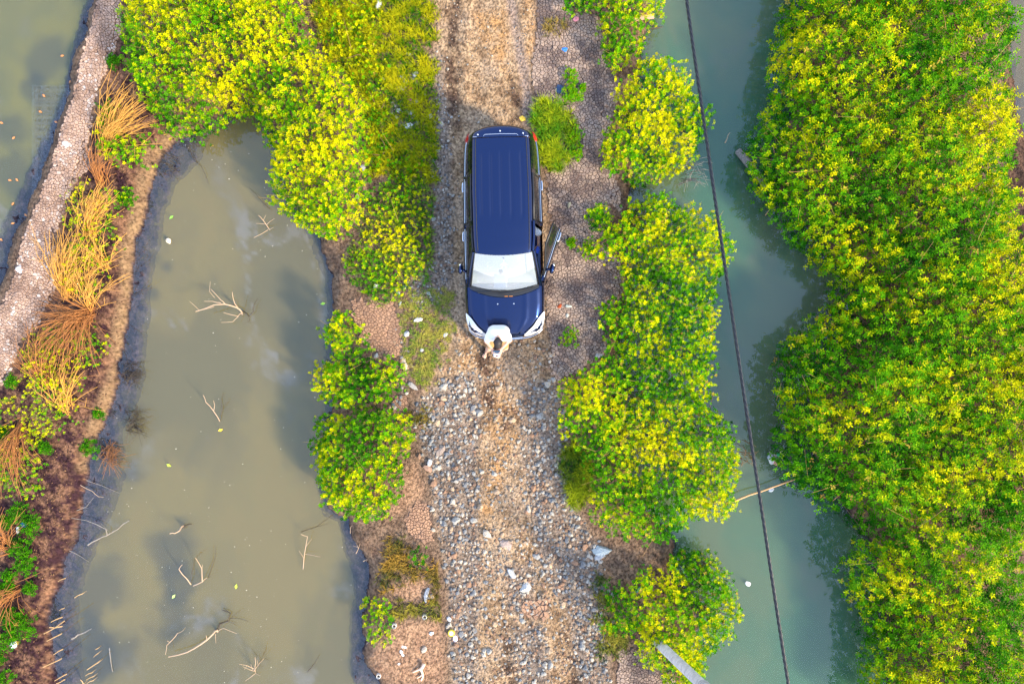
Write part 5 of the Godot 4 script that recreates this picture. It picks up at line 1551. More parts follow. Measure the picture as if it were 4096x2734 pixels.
# ---------------------------------------------------------------- people: tapered bones joined by a smooth minimum, meshed as surface nets
func figure(bones: Array, cs: float, k: float) -> MB:
	var lo := Vector3(99, 99, 99)
	var hi := -lo
	for b in bones:
		var r: float = maxf(b[2], b[3]) + k + cs * 2
		lo = lo.min(b[0] - Vector3.ONE * r).min(b[1] - Vector3.ONE * r)
		hi = hi.max(b[0] + Vector3.ONE * r).max(b[1] + Vector3.ONE * r)
	var nx := int((hi.x - lo.x) / cs) + 2
	var ny := int((hi.y - lo.y) / cs) + 2
	var nz := int((hi.z - lo.z) / cs) + 2
	var f := PackedFloat32Array()
	f.resize(nx * ny * nz)
	f.fill(1.0)
	for b in bones:
		var a: Vector3 = b[0]
		var ba: Vector3 = b[1] - b[0]
		var l2 := maxf(ba.length_squared(), 1e-9)
		var r: float = maxf(b[2], b[3]) + k + cs
		var p0: Vector3 = ((b[0] as Vector3).min(b[1]) - lo - Vector3.ONE * r) / cs
		var p1: Vector3 = ((b[0] as Vector3).max(b[1]) - lo + Vector3.ONE * r) / cs
		for iy in range(maxi(0, int(p0.y)), mini(ny, int(p1.y) + 2)):
			for iz in range(maxi(0, int(p0.z)), mini(nz, int(p1.z) + 2)):
				for ix in range(maxi(0, int(p0.x)), mini(nx, int(p1.x) + 2)):
					var p := lo + Vector3(ix, iy, iz) * cs - a
					var t := clampf(p.dot(ba) / l2, 0, 1)
					var d := (p - ba * t).length() - lerpf(b[2], b[3], t)
					var q := (iy * nz + iz) * nx + ix
					var e := f[q]
					var h := maxf(k - absf(e - d), 0.0) / k
					f[q] = minf(e, d) - h * h * k * 0.25
	var mb := MB.new()
	var id := PackedInt32Array()
	id.resize(f.size())
	id.fill(-1)
	var sx := 1
	var sz := nx
	var sy := nx * nz
	var corner := [0, sx, sz, sx + sz, sy, sy + sx, sy + sz, sy + sx + sz]
	var offs := [Vector3(0, 0, 0), Vector3(1, 0, 0), Vector3(0, 0, 1), Vector3(1, 0, 1), Vector3(0, 1, 0), Vector3(1, 1, 0), Vector3(0, 1, 1), Vector3(1, 1, 1)]
	var edges := [[0, 1], [2, 3], [4, 5], [6, 7], [0, 2], [1, 3], [4, 6], [5, 7], [0, 4], [1, 5], [2, 6], [3, 7]]
	for iy in ny - 1:
		for iz in nz - 1:
			for ix in nx - 1:
				var q := iy * sy + iz * sz + ix
				if absf(f[q]) > cs * 2.5:
					continue
				var inside := 0
				for c in corner:
					if f[q + c] < 0:
						inside += 1
				if inside == 0 or inside == 8:
					continue
				var sum := Vector3.ZERO
				var cnt := 0
				for e in edges:
					var d0 := f[q + corner[e[0]]]
					var d1 := f[q + corner[e[1]]]
					if (d0 < 0) != (d1 < 0):
						sum += (offs[e[0]] as Vector3).lerp(offs[e[1]], d0 / (d0 - d1))
						cnt += 1
				id[q] = mb.add(lo + (Vector3(ix, iy, iz) + sum / cnt) * cs)
	for iy in range(1, ny - 1):
		for iz in range(1, nz - 1):
			for ix in range(1, nx - 1):
				var q := iy * sy + iz * sz + ix
				if id[q] < 0:
					continue
				var s0 := f[q] < 0
				for ax in [[sx, sy, sz], [sy, sz, sx], [sz, sx, sy]]:
					if (f[q + ax[0]] < 0) != s0:
						var a := id[q]
						var b := id[q - ax[1]]
						var c := id[q - ax[1] - ax[2]]
						var d := id[q - ax[2]]
						if b < 0 or c < 0 or d < 0:
							continue
						if s0:
							mb.quad(a, d, c, b)
						else:
							mb.quad(a, b, c, d)
	return mb

func hand_bones(w: Vector3, dir: Vector3, palm: Vector3, thumb: Vector3, curl: float) -> Array:
	# dir: wrist to knuckles, palm: out of the palm, thumb: towards the thumb's side
	var out := []
	for j in 4:
		var s := thumb * (0.030 - 0.020 * j)
		var kn := w + dir * (0.085 - 0.004 * absf(j - 1.0)) + s
		out.append([w + s * 0.5, kn, 0.016, 0.013])
		var l: float = [0.040, 0.046, 0.042, 0.033][j]
		var d1 := (dir * cos(curl) + palm * sin(curl)).normalized()
		var d2 := (dir * cos(curl * 2.1) + palm * sin(curl * 2.1)).normalized()
		out.append([kn, kn + d1 * l, 0.0095, 0.009])
		out.append([kn + d1 * l, kn + d1 * l + d2 * l * 0.8, 0.009, 0.0075])
	var t0 := w + dir * 0.025 + thumb * 0.028
	var t1 := t0 + (dir * 0.6 + thumb * 0.6 + palm * 0.4).normalized() * 0.042
	out.append([t0, t1, 0.014, 0.011])
	out.append([t1, t1 + (dir * 0.9 - thumb * 0.1 + palm * 0.3).normalized() * 0.036, 0.0105, 0.008])
	return out

func head_bones(c: Vector3, b: Basis) -> Array:
	var q := func(x: float, y: float, z: float) -> Vector3: return c + b * Vector3(x, y, z)
	return [[q.call(0, 0.02, -0.025), q.call(0, 0.03, 0.025), 0.086, 0.080], [q.call(0, -0.03, 0.02), q.call(0, -0.05, 0.045), 0.070, 0.055], [q.call(0, -0.085, 0.045), q.call(0, -0.095, 0.06), 0.040, 0.030], [q.call(0, -0.005, 0.098), q.call(0, -0.045, 0.112), 0.010, 0.015], [q.call(0.078, 0.0, -0.005), q.call(0.082, -0.03, 0.0), 0.018, 0.012], [q.call(-0.078, 0.0, -0.005), q.call(-0.082, -0.03, 0.0), 0.018, 0.012], [q.call(-0.03, -0.072, 0.082), q.call(0.03, -0.072, 0.082), 0.012, 0.012]]

func face_parts(c: Vector3, b: Basis, t: Node3D) -> void:
	for s in [-1.0, 1.0]:
		var e := MB.new()
		e.ball(c + b * Vector3(s * 0.032, 0.0, 0.088), Vector3(0.013, 0.010, 0.010), b, 10, 6)
		part("eye", e.mesh(), mat("eye_dark", lin(0.05, 0.04, 0.04), 0.2), t)
		part("eyebrow", pipe([c + b * Vector3(s * 0.018, 0.022, 0.100), c + b * Vector3(s * 0.05, 0.022, 0.088)], 0.005, 5), mat("hair_dark", lin(0.018, 0.012, 0.010), 0.6), t)
	part("mouth", pipe([c + b * Vector3(-0.022, -0.070, 0.093), c + b * Vector3(0, -0.072, 0.097), c + b * Vector3(0.022, -0.070, 0.093)], 0.005, 5), mat("lips", lin(0.40, 0.16, 0.13), 0.6), t)

func make_people() -> void:
	var skin := mat("skin", lin(0.56, 0.33, 0.23), 0.55)
	skin.subsurf_scatter_enabled = true
	skin.subsurf_scatter_strength = 0.05
	var shirt := mat("white_cotton", lin(0.80, 0.79, 0.77), 0.9)
	var hair := mat("hair_dark", lin(0.018, 0.012, 0.010), 0.6)
	# --- drone pilot perched on the front edge of the bonnet, looking down at the controller
	var base := Vector3(-0.285, ground(-0.3, 0.2), 0.10)
	var t := thing("person", "person in a white T-shirt leaning on the bonnet, looking down at a controller", "person", base)
	var hl := Vector3(-0.13, 1.10, 0.055)
	var hr := Vector3(0.06, 1.10, 0.055)
	var el := Vector3(-0.255, 1.09, -0.12)
	var er := Vector3(0.235, 1.10, -0.14)
	var sl := Vector3(-0.185, 1.375, -0.21)
	var sr := Vector3(0.185, 1.375, -0.21)
	var kl := Vector3(-0.20, 0.53, 0.015)
	var kr := Vector3(0.14, 0.55, 0.02)
	var al := Vector3(-0.285, 0.085, 0.115)
	var ar := Vector3(-0.055, 0.085, 0.12)
	var bones := [[Vector3(-0.08, 0.94, -0.31), Vector3(0.08, 0.94, -0.31), 0.135, 0.135], [Vector3(-0.08, 1.12, -0.30), Vector3(0.08, 1.12, -0.30), 0.115, 0.115], [Vector3(-0.10, 1.30, -0.24), Vector3(0.10, 1.30, -0.24), 0.115, 0.115], [Vector3(0, 1.0, -0.31), Vector3(0, 1.3, -0.25), 0.12, 0.12], [sl, sr, 0.062, 0.062], [Vector3(0, 1.38, -0.20), Vector3(0, 1.50, -0.12), 0.062, 0.055],
		[sl, el, 0.055, 0.042], [el, hl, 0.042, 0.028], [sr, er, 0.055, 0.042], [er, hr, 0.042, 0.028],
		[Vector3(-0.09, 0.92, -0.29), kl, 0.090, 0.058], [kl, kl.lerp(al, 0.35), 0.055, 0.058], [kl.lerp(al, 0.35), al, 0.058, 0.036], [Vector3(0.09, 0.92, -0.29), kr, 0.090, 0.058], [kr, kr.lerp(ar, 0.35), 0.055, 0.058], [kr.lerp(ar, 0.35), ar, 0.058, 0.036]]
	var body := figure(bones, 0.014, 0.05)
	var hb := Basis(Vector3.RIGHT, 0.75)
	var hc := Vector3(0.0, 1.585, -0.085)
	body.join(figure(head_bones(hc, hb), 0.006, 0.02))
	body.join(figure(hand_bones(hl, Vector3(0.35, -0.1, 0.93).normalized(), Vector3(0.5, -0.8, 0).normalized(), Vector3(0.75, 0.6, -0.2).normalized(), 0.7), 0.0045, 0.008))
	body.join(figure(hand_bones(hr, Vector3(-0.35, -0.1, 0.93).normalized(), Vector3(-0.5, -0.8, 0).normalized(), Vector3(-0.75, 0.6, -0.2).normalized(), 0.7), 0.0045, 0.008))
	for ft in [[al, Vector3(-0.36, 0, 0.80)], [ar, Vector3(0.10, 0, 0.95)]]:
		var a: Vector3 = ft[0]
		var d: Vector3 = ft[1].normalized()
		var s := Vector3(d.z, 0, -d.x)
		var fb := [[a, a + Vector3(0, -0.035, 0) - d * 0.03, 0.036, 0.032], [a - d * 0.02 + Vector3(0, -0.03, 0), a + d * 0.11 + Vector3(0, -0.045, 0), 0.034, 0.022], [a + d * 0.08 - s * 0.022 + Vector3(0, -0.048, 0), a + d * 0.08 + s * 0.022 + Vector3(0, -0.048, 0), 0.02, 0.02]]
		for j in 5:
			var o := s * (0.034 - 0.017 * j)
			fb.append([a + d * 0.105 + o + Vector3(0, -0.052, 0), a + d * (0.155 - 0.008 * absf(j - 1.2)) + o * 1.15 + Vector3(0, -0.054, 0), 0.011, 0.009])
		body.join(figure(fb, 0.005, 0.012))
		var so := MB.new()
		for lv in 2:
			for q in 20:
				var an := TAU * q / 20
				var w := 0.048 + 0.008 * cos(an)
				so.add(a + Vector3(0, -a.y + 0.004 + lv * 0.016, 0) + d * (0.045 + 0.125 * cos(an)) + s * w * sin(an))
		for q in 20:
			so.quad(q, (q + 1) % 20, 20 + (q + 1) % 20, 20 + q)
			if q > 0 and q < 19:
				so.tri(20, 20 + q, 20 + q + 1)
				so.tri(0, q + 1, q)
		var sd := part("sandal", so.mesh(), mat("black_rubber_sole", lin(0.015, 0.015, 0.017), 0.8), t)
		var toe := a + d * 0.115 + Vector3(0, -0.035, 0)
		for e in [-1.0, 1.0]:
			part("strap", pipe([toe + s * 0.012, a + d * 0.06 + s * e * 0.022 + Vector3(0, -0.018, 0), a + d * 0.02 + s * e * 0.05 + Vector3(0, -0.06, 0)], 0.007, 5), mat("black_rubber_sole", lin(0.015, 0.015, 0.017), 0.8), sd)
	part("body", body.mesh(), skin, t)
	face_parts(hc, hb, t)
	part("hair", figure([[hc + hb * Vector3(0, 0.035, -0.035), hc + hb * Vector3(0, 0.048, 0.02), 0.088, 0.078], [hc + hb * Vector3(-0.06, 0.0, -0.02), hc + hb * Vector3(0.06, 0.0, -0.02), 0.036, 0.036], [hc + hb * Vector3(0, -0.03, -0.07), hc + hb * Vector3(0, 0.02, -0.07), 0.045, 0.06]], 0.007, 0.02).mesh(), hair, t)
	part("t_shirt", figure([[Vector3(-0.09, 0.98, -0.31), Vector3(0.09, 0.98, -0.31), 0.150, 0.150], [Vector3(-0.09, 1.12, -0.30), Vector3(0.09, 1.12, -0.30), 0.142, 0.142], [Vector3(-0.11, 1.29, -0.25), Vector3(0.11, 1.29, -0.25), 0.140, 0.140], [sl, sr, 0.080, 0.080], [sl, sl.lerp(el, 0.62), 0.078, 0.070], [sr, sr.lerp(er, 0.62), 0.078, 0.070]], 0.014, 0.045).mesh(), shirt, t)
	part("shorts", figure([[Vector3(-0.08, 0.92, -0.30), Vector3(0.08, 0.92, -0.30), 0.148, 0.148], [Vector3(-0.09, 0.92, -0.28), Vector3(-0.09, 0.92, -0.29).lerp(kl, 0.86), 0.108, 0.082], [Vector3(0.09, 0.92, -0.28), Vector3(0.09, 0.92, -0.29).lerp(kr, 0.86), 0.108, 0.082]], 0.014, 0.03).mesh(), mat("tan_cotton", lin(0.36, 0.22, 0.08), 0.9), t)
	# --- remote controller with a phone clipped above it
	var rc := thing("remote_controller", "white drone controller with a phone clipped on, held by the person", "controller", base + Vector3(-0.035, 1.085, 0.155))
	var tilt := Basis(Vector3.RIGHT, 0.35)
	var cb := MB.new()
	cb.box(Vector3(0, 0, 0.02), Vector3(0.145, 0.034, 0.082), tilt, 0.012)
	part("housing", cb.mesh(), mat("pale_grey_plastic", lin(0.55, 0.56, 0.58), 0.5), rc)
	var lc := MB.new()
	lc.box(tilt * Vector3(0, 0.019, 0.02) + Vector3(0, 0, 0.02) * 0.5, Vector3(0.05, 0.003, 0.035), tilt, 0.001)
	part("display", lc.mesh(), mat("display_glass", lin(0.14, 0.05, 0.05), 0.1), rc)
	for s in [-1.0, 1.0]:
		var jk := MB.new()
		jk.lathe(tilt * Vector3(s * 0.048, 0.016, 0.0) + Vector3(0, 0, 0.02), [Vector2(0.012, 0), Vector2(0.010, 0.004), Vector2(0.004, 0.006), Vector2(0.004, 0.018), Vector2(0.007, 0.022), Vector2(0.0, 0.024)], 10, tilt)
		part("joystick", jk.mesh(), mat("black_plastic", lin(0.012, 0.012, 0.013), 0.45), rc)
		part("antenna", pipe([tilt * Vector3(s * 0.05, 0.0, -0.03), tilt * Vector3(s * 0.06, 0.07, -0.075)], 0.007, 6), mat("pale_grey_plastic", lin(0.55, 0.56, 0.58), 0.5), rc)
	var ph := MB.new()
	ph.box(tilt * Vector3(0, 0.032, -0.068), Vector3(0.150, 0.010, 0.076), Basis(Vector3.RIGHT, 0.6), 0.004)
	var pho := part("phone", ph.mesh(), mat("black_plastic", lin(0.012, 0.012, 0.013), 0.45), rc)
	var psn := MB.new()
	psn.box(tilt * Vector3(0, 0.032, -0.068) + Basis(Vector3.RIGHT, 0.6) * Vector3(0, 0.0065, 0), Vector3(0.138, 0.002, 0.066), Basis(Vector3.RIGHT, 0.6))
	part("phone_screen", psn.mesh(), mat("phone_glass", lin(0.02, 0.045, 0.09), 0.05), pho)
	# --- passenger in the front seat, forearm out towards the open door
	var car: Node3D = get_node("car")
	var cx := car.transform
	var b2 := cx * Vector3(0.40, 0.0, -2.2)
	var p2 := thing("person", "person in a pale shirt seated behind the open car door, holding a blue phone", "person", b2)
	var w := func(x: float, y: float, zf: float) -> Vector3: return cx * Vector3(x, y, -zf) - b2
	var s2: Vector3 = w.call(0.60, 1.07, 2.30)
	var e2: Vector3 = w.call(0.745, 0.90, 2.20)
	var h2: Vector3 = w.call(0.735, 0.93, 1.95)
	var s3: Vector3 = w.call(0.26, 1.07, 2.33)
	var e3: Vector3 = w.call(0.20, 0.82, 2.20)
	var h3: Vector3 = w.call(0.32, 0.78, 1.95)
	var pv: Vector3 = w.call(0.42, 0.70, 2.22)
	var hd2: Vector3 = w.call(0.44, 1.36, 2.24)
	var bo2 := figure([[w.call(0.34, 0.70, 2.22), w.call(0.50, 0.70, 2.22), 0.13, 0.13], [w.call(0.36, 0.90, 2.28), w.call(0.50, 0.90, 2.28), 0.115, 0.115], [w.call(0.36, 1.03, 2.31), w.call(0.50, 1.03, 2.31), 0.11, 0.11], [s3, s2, 0.06, 0.06], [w.call(0.43, 1.10, 2.31), w.call(0.44, 1.27, 2.27), 0.055, 0.05],
		[s2, e2, 0.052, 0.040], [e2, h2, 0.040, 0.027], [s3, e3, 0.052, 0.040], [e3, h3, 0.040, 0.027], [w.call(0.34, 0.70, 2.18), w.call(0.30, 0.74, 1.76), 0.09, 0.058], [w.call(0.50, 0.70, 2.18), w.call(0.52, 0.74, 1.76), 0.09, 0.058], [w.call(0.30, 0.74, 1.76), w.call(0.30, 0.40, 1.60), 0.056, 0.036], [w.call(0.52, 0.74, 1.76), w.call(0.52, 0.40, 1.60), 0.056, 0.036], [w.call(0.30, 0.38, 1.62), w.call(0.30, 0.35, 1.45), 0.034, 0.025], [w.call(0.52, 0.38, 1.62), w.call(0.52, 0.35, 1.45), 0.034, 0.025]], 0.016, 0.05)
	var hb2 := Basis(Vector3.RIGHT, 0.35) 
	bo2.join(figure(head_bones(hd2, hb2), 0.008, 0.02))
	bo2.join(figure(hand_bones(h2, Vector3(-0.15, -0.1, 1).normalized(), Vector3(-0.5, 0.85, 0).normalized(), Vector3(-0.85, -0.5, 0).normalized(), 0.6), 0.005, 0.008))
	bo2.join(figure(hand_bones(h3, Vector3(0.2, -0.1, 1).normalized(), Vector3(0, -1, 0), Vector3(1, 0, 0), 0.4), 0.005, 0.008))
	part("body", bo2.mesh(), mat("skin_tan", lin(0.36, 0.19, 0.12), 0.55), p2)
	face_parts(hd2, hb2, p2)
	part("hair", figure([[hd2 + hb2 * Vector3(0, 0.035, -0.035), hd2 + hb2 * Vector3(0, 0.048, 0.02), 0.088, 0.078], [hd2 + hb2 * Vector3(0, -0.03, -0.07), hd2 + hb2 * Vector3(0, 0.02, -0.07), 0.045, 0.06]], 0.009, 0.02).mesh(), hair, p2)
	part("shirt", figure([[w.call(0.34, 0.72, 2.23), w.call(0.50, 0.72, 2.23), 0.145, 0.145], [w.call(0.36, 0.90, 2.28), w.call(0.50, 0.90, 2.28), 0.14, 0.14], [w.call(0.36, 1.03, 2.31), w.call(0.50, 1.03, 2.31), 0.135, 0.135], [s3, s2, 0.078, 0.078], [s2, s2.lerp(e2, 0.95), 0.076, 0.072], [s3, s3.lerp(e3, 0.6), 0.075, 0.066]], 0.016, 0.04).mesh(), shirt, p2)
	part("trousers", figure([[w.call(0.34, 0.69, 2.20), w.call(0.50, 0.69, 2.20), 0.15, 0.15], [w.call(0.34, 0.70, 2.18), w.call(0.30, 0.74, 1.76), 0.105, 0.072], [w.call(0.50, 0.70, 2.18), w.call(0.52, 0.74, 1.76), 0.105, 0.072], [w.call(0.30, 0.74, 1.76), w.call(0.30, 0.43, 1.61), 0.070, 0.055], [w.call(0.52, 0.74, 1.76), w.call(0.52, 0.43, 1.61), 0.070, 0.055]], 0.016, 0.03).mesh(), mat("dark_denim", lin(0.015, 0.018, 0.03), 0.9), p2)
	var mp := MB.new()
	var pb := Basis(Vector3.UP, -0.35) * Basis(Vector3.RIGHT, 0.25)
	mp.box(Vector3.ZERO, Vector3(0.074, 0.010, 0.15), pb, 0.004)
	var mo := part("phone_case", mp.mesh(), mat("blue_plastic", lin(0.01, 0.06, 0.42), 0.35), thing("mobile_phone", "blue phone in the hand reaching out behind the car door", "phone", cx * Vector3(0.715, 0.975, -1.84)))
	var cm := MB.new()
	cm.box(pb * Vector3(0.018, 0.006, -0.05), Vector3(0.02, 0.003, 0.03), pb, 0.001)
	part("camera_block", cm.mesh(), mat("black_plastic", lin(0.012, 0.012, 0.013), 0.45), mo)

# ---------------------------------------------------------------- poles, cable, wood, litter
func wood(called: String, label: String, category: String, limbs: Array, radii: Array, mt: Material, group := "", knots := 0) -> Node3D:
	var base: Vector3 = limbs[0][0]
	var t := thing(called, label, category, base, group)
	for k in limbs.size():
		var mb := MB.new()
		var pts := []
		for q in limbs[k].size():
			pts.append(limbs[k][q] - base)
			if q < limbs[k].size() - 1:
				var mid: Vector3 = limbs[k][q].lerp(limbs[k][q + 1], 0.5) - base
				pts.append(mid + Vector3(rng.randf_range(-1, 1), rng.randf_range(-0.5, 0.5), rng.randf_range(-1, 1)) * radii[k] * 0.7)
		mb.tube(pts, radii[k] * 0.8, radii[k] * 0.35, 7)
		part("limb" if k == 0 else "twig", mb.mesh(), mt, t)
	return t

func bit(called: String, label: String, category: String, at: Vector3, mb: MB, mt: Material, lift := 0.0, group := "") -> MeshInstance3D:
	var o := one(called, mb.mesh(), mt, Vector3(at.x, maxf(0.0, ground(at.x, at.z)) + lift, at.z), label, category, group)
	return o

func crumple(r: float, flatness: float, sd: int) -> MB:
	var g := RandomNumberGenerator.new()
	g.seed = sd
	var mb := MB.new()
	mb.ball(Vector3(0, r * flatness * 0.6, 0), Vector3(r, r * flatness, r * 0.8), Basis(Vector3.UP, g.randf() * TAU), 9, 5)
	for k in mb.v.size():
		mb.v[k] *= Vector3(g.randf_range(0.75, 1.2), g.randf_range(0.7, 1.3), g.randf_range(0.75, 1.2))
	mb.flat()
	return mb

func bottle(ln: float, r: float, bas: Basis) -> MB:
	var mb := MB.new()
	mb.lathe(Vector3(0, r, 0), [Vector2(0.0, -ln / 2), Vector2(r, -ln / 2), Vector2(r, -ln * 0.1), Vector2(r * 0.9, -ln * 0.06), Vector2(r, 0.0), Vector2(r, ln * 0.22), Vector2(r * 0.4, ln * 0.40), Vector2(r * 0.4, ln * 0.5), Vector2(0, ln * 0.5)], 14, bas)
	return mb

func boulder(label: String, at: Vector3, size: Vector3, turn: float, c: Vector3, sd: int, group := "") -> void:
	var m := tinted(stone_mesh(sd), "boulder_%d" % sd, c)
	var o := one("boulder" if size.x > 0.13 else "stone", m, vmat("stone", 0.9), Vector3(at.x, ground(at.x, at.z) + size.y * 0.28, at.z), label, "rock", group)
	o.basis = Basis(Vector3.UP, turn).scaled_local(size)

func make_things() -> void:
	var bare := mat("bleached_wood", lin(0.42, 0.29, 0.19), 0.85)
	var wet_wood := mat("wet_bark", lin(0.045, 0.032, 0.020), 0.6)
	var grey_wood := mat("grey_wood", lin(0.30, 0.26, 0.22), 0.9)
	textured(grey_wood, grain(256, 0.03, 0.55, 1.2, 41, 4), 3.0)
	# --- leaning concrete pole and its twin beyond the frame, with the twisted cable between
	var conc := mat("concrete", lin(0.70, 0.70, 0.74), 0.85)
	textured(conc, grain(256, 0.02, 0.75, 1.1, 43, 5), 1.2)
	var foot := Vector3(3.23, ground(3.23, 6.70), 6.70)
	var lean := Vector3(-0.02, 1.0, -0.24).normalized()
	var pole := thing("utility_pole", "pale concrete pole rising at a lean out of the shrubs", "pole", foot)
	var ps := MB.new()
	ps.tube([-lean * 0.5, Vector3.ZERO, lean * 3.0, lean * 7.0], 0.115, 0.085, 24)
	part("shaft", ps.mesh(), conc, pole)
	for h in [4.55, 4.63, 4.72]:
		var rg := MB.new()
		rg.lathe(lean * h, [Vector2(0.099, 0), Vector2(0.103, 0.006), Vector2(0.103, 0.012), Vector2(0.099, 0.018)], 24, Basis(Quaternion(Vector3.UP, lean)))
		part("band", rg.mesh(), mat("band_steel", lin(0.42, 0.42, 0.44), 0.6, 0.3), pole)
	var top := foot + lean * 6.9
	var hook := Vector3(3.80, 6.95, top.z)
	part("bracket", pipe([lean * 6.9, hook - foot], 0.03, 8), mat("band_steel", lin(0.42, 0.42, 0.44), 0.6, 0.3), pole)
	var far := Vector3(1.0, 7.3, -15.0)
	var p2 := thing("utility_pole", "upright concrete pole further up the track", "pole", Vector3(0.4, 0.3, -15.0))
	var p2s := MB.new()
	p2s.tube([Vector3(0, -0.5, 0), Vector3(0, 7.3, 0)], 0.115, 0.085, 20)
	part("shaft", p2s.mesh(), conc, p2)
	part("bracket", pipe([Vector3(0, 7.0, 0), far - Vector3(0.4, 0.3, -15.0)], 0.03, 8), mat("band_steel", lin(0.42, 0.42, 0.44), 0.6, 0.3), p2)
	var cable := thing("power_cable", "black twisted overhead cable stretched above the canal", "cable", hook)
	for s in 3:
		var pts := []
		for k in 421:
			var t := k / 420.0
			var p := hook.lerp(far, t)
			p.y -= 0.5 * 4.0 * t * (1.0 - t)
			var e := at_x([Vector2(0, 0.0), Vector2(0.13, 0.02), Vector2(0.33, 0.02), Vector2(0.55, 0.0), Vector2(1, 0)], t)
			p.x += e
			var a := t * 420.0 + s * TAU / 3
			pts.append(p + Vector3(cos(a), sin(a), 0) * 0.014 - hook)
		var mb := MB.new()
		mb.tube(pts, 0.0125, 0.0125, 5)
		part("strand", mb.mesh(), mat("cable_jacket", lin(0.010, 0.012, 0.016), 0.4), cable)
	# --- dead branches standing in the fish pond
	wood("dead_branch", "long bleached branch reaching low over the pond, forked at its base", "branch", [[Vector3(-6.838,-0.15,6.715), Vector3(-6.776,0.02,6.614), Vector3(-6.809,0.18,6.639), Vector3(-7.045,0.24,6.836), Vector3(-7.379,0.22,7.033), Vector3(-7.823,0.16,7.163)], [Vector3(-6.687,0.12,6.575), Vector3(-6.557,0.20,6.495), Vector3(-6.266,0.15,6.638)], [Vector3(-6.923,0.22,6.754), Vector3(-6.867,0.40,6.577)], [Vector3(-6.756,0.15,6.645), Vector3(-6.726,0.20,6.837)]], [0.034, 0.010, 0.011, 0.008], bare)
	wood("dead_branch", "dark wet snag beside the long bleached branch's base", "branch", [[Vector3(-6.818,-0.10,6.662), Vector3(-6.706,0.03,6.462), Vector3(-6.505,0.04,6.393), Vector3(-6.452,0.05,6.208), Vector3(-6.649,0.05,6.133)], [Vector3(-6.505,0.04,6.393), Vector3(-6.370,0.05,6.257), Vector3(-6.189,0.05,6.133)], [Vector3(-6.472,0.04,6.327), Vector3(-6.205,0.05,6.340), Vector3(-6.034,0.05,6.396)], [Vector3(-6.505,0.04,6.399), Vector3(-6.324,0.05,6.474)]], [0.028, 0.008, 0.008, 0.006], wet_wood)
	wood("dead_branch", "pale antler-like branch with many twigs in mid pond", "branch", [[Vector3(-6.232,-0.10,-0.635), Vector3(-6.195,0.05,-0.684), Vector3(-6.247,0.25,-0.784), Vector3(-6.441,0.40,-0.848), Vector3(-6.650,0.50,-0.825), Vector3(-7.059,0.50,-0.676)], [Vector3(-6.230,0.20,-0.786), Vector3(-6.245,0.35,-0.869), Vector3(-6.242,0.50,-1.110)], [Vector3(-6.441,0.40,-0.848), Vector3(-6.491,0.50,-0.932), Vector3(-6.680,0.60,-1.174)], [Vector3(-6.510,0.45,-0.874), Vector3(-6.686,0.50,-0.907), Vector3(-6.850,0.55,-0.904)], [Vector3(-6.184,0.08,-0.672), Vector3(-6.230,0.20,-0.587), Vector3(-6.496,0.35,-0.661)], [Vector3(-6.231,0.15,-0.589), Vector3(-6.319,0.25,-0.459), Vector3(-6.570,0.30,-0.440)], [Vector3(-6.650,0.50,-0.783), Vector3(-6.970,0.50,-0.701), Vector3(-7.150,0.60,-0.898)], [Vector3(-6.612,0.55,-0.982), Vector3(-6.709,0.60,-1.121), Vector3(-6.667,0.65,-1.339)]], [0.026, 0.014, 0.012, 0.011, 0.012, 0.009, 0.008, 0.006], bare)
	wood("dead_branch", "dark crooked snag behind the antler-like branch", "branch", [[Vector3(-6.232,-0.10,-0.727), Vector3(-6.147,0.03,-0.685), Vector3(-6.031,0.05,-0.585), Vector3(-5.910,0.08,-0.701), Vector3(-5.922,0.10,-0.791), Vector3(-5.805,0.12,-0.990)], [Vector3(-6.031,0.05,-0.585), Vector3(-6.027,0.06,-0.483), Vector3(-6.173,0.06,-0.410)], [Vector3(-6.031,0.05,-0.574), Vector3(-5.994,0.05,-0.417)], [Vector3(-5.911,0.10,-0.791), Vector3(-5.801,0.10,-0.791)]], [0.018, 0.008, 0.006, 0.006], wet_wood)
	wood("dead_branch", "slim forked twig rising from mid pond above a yellow leaf", "branch", [[Vector3(-6.755,-0.10,1.841), Vector3(-6.711,0.03,1.805), Vector3(-6.750,0.30,1.546), Vector3(-6.849,0.45,1.347), Vector3(-6.867,0.55,1.179)], [Vector3(-6.747,0.28,1.559), Vector3(-6.673,0.40,1.422), Vector3(-6.658,0.50,1.307)]], [0.014, 0.010], bare)
	wood("dead_branch", "dark split twig beside the slim forked twig", "branch", [[Vector3(-6.748,-0.10,1.827), Vector3(-6.678,0.03,1.674), Vector3(-6.648,0.04,1.527), Vector3(-6.677,0.05,1.343), Vector3(-6.597,0.05,1.153)], [Vector3(-6.648,0.04,1.527), Vector3(-6.542,0.05,1.380), Vector3(-6.447,0.05,1.277)], [Vector3(-6.648,0.04,1.563), Vector3(-6.476,0.05,1.533)]], [0.010, 0.006, 0.005], wet_wood)
	wood("dead_branch", "two-armed pale branch lying on the lower pond", "branch", [[Vector3(-7.350,-0.05,5.617), Vector3(-7.097,0.04,5.488), Vector3(-6.982,0.08,5.393)], [Vector3(-7.384,0.00,5.567), Vector3(-7.388,0.20,5.371), Vector3(-7.476,0.40,5.097), Vector3(-7.356,0.50,4.963)], [Vector3(-7.108,0.03,5.501), Vector3(-7.003,0.30,5.112), Vector3(-7.062,0.50,4.810)], [Vector3(-7.006,0.30,5.112), Vector3(-6.945,0.40,4.994)]], [0.018, 0.016, 0.014, 0.007], bare)
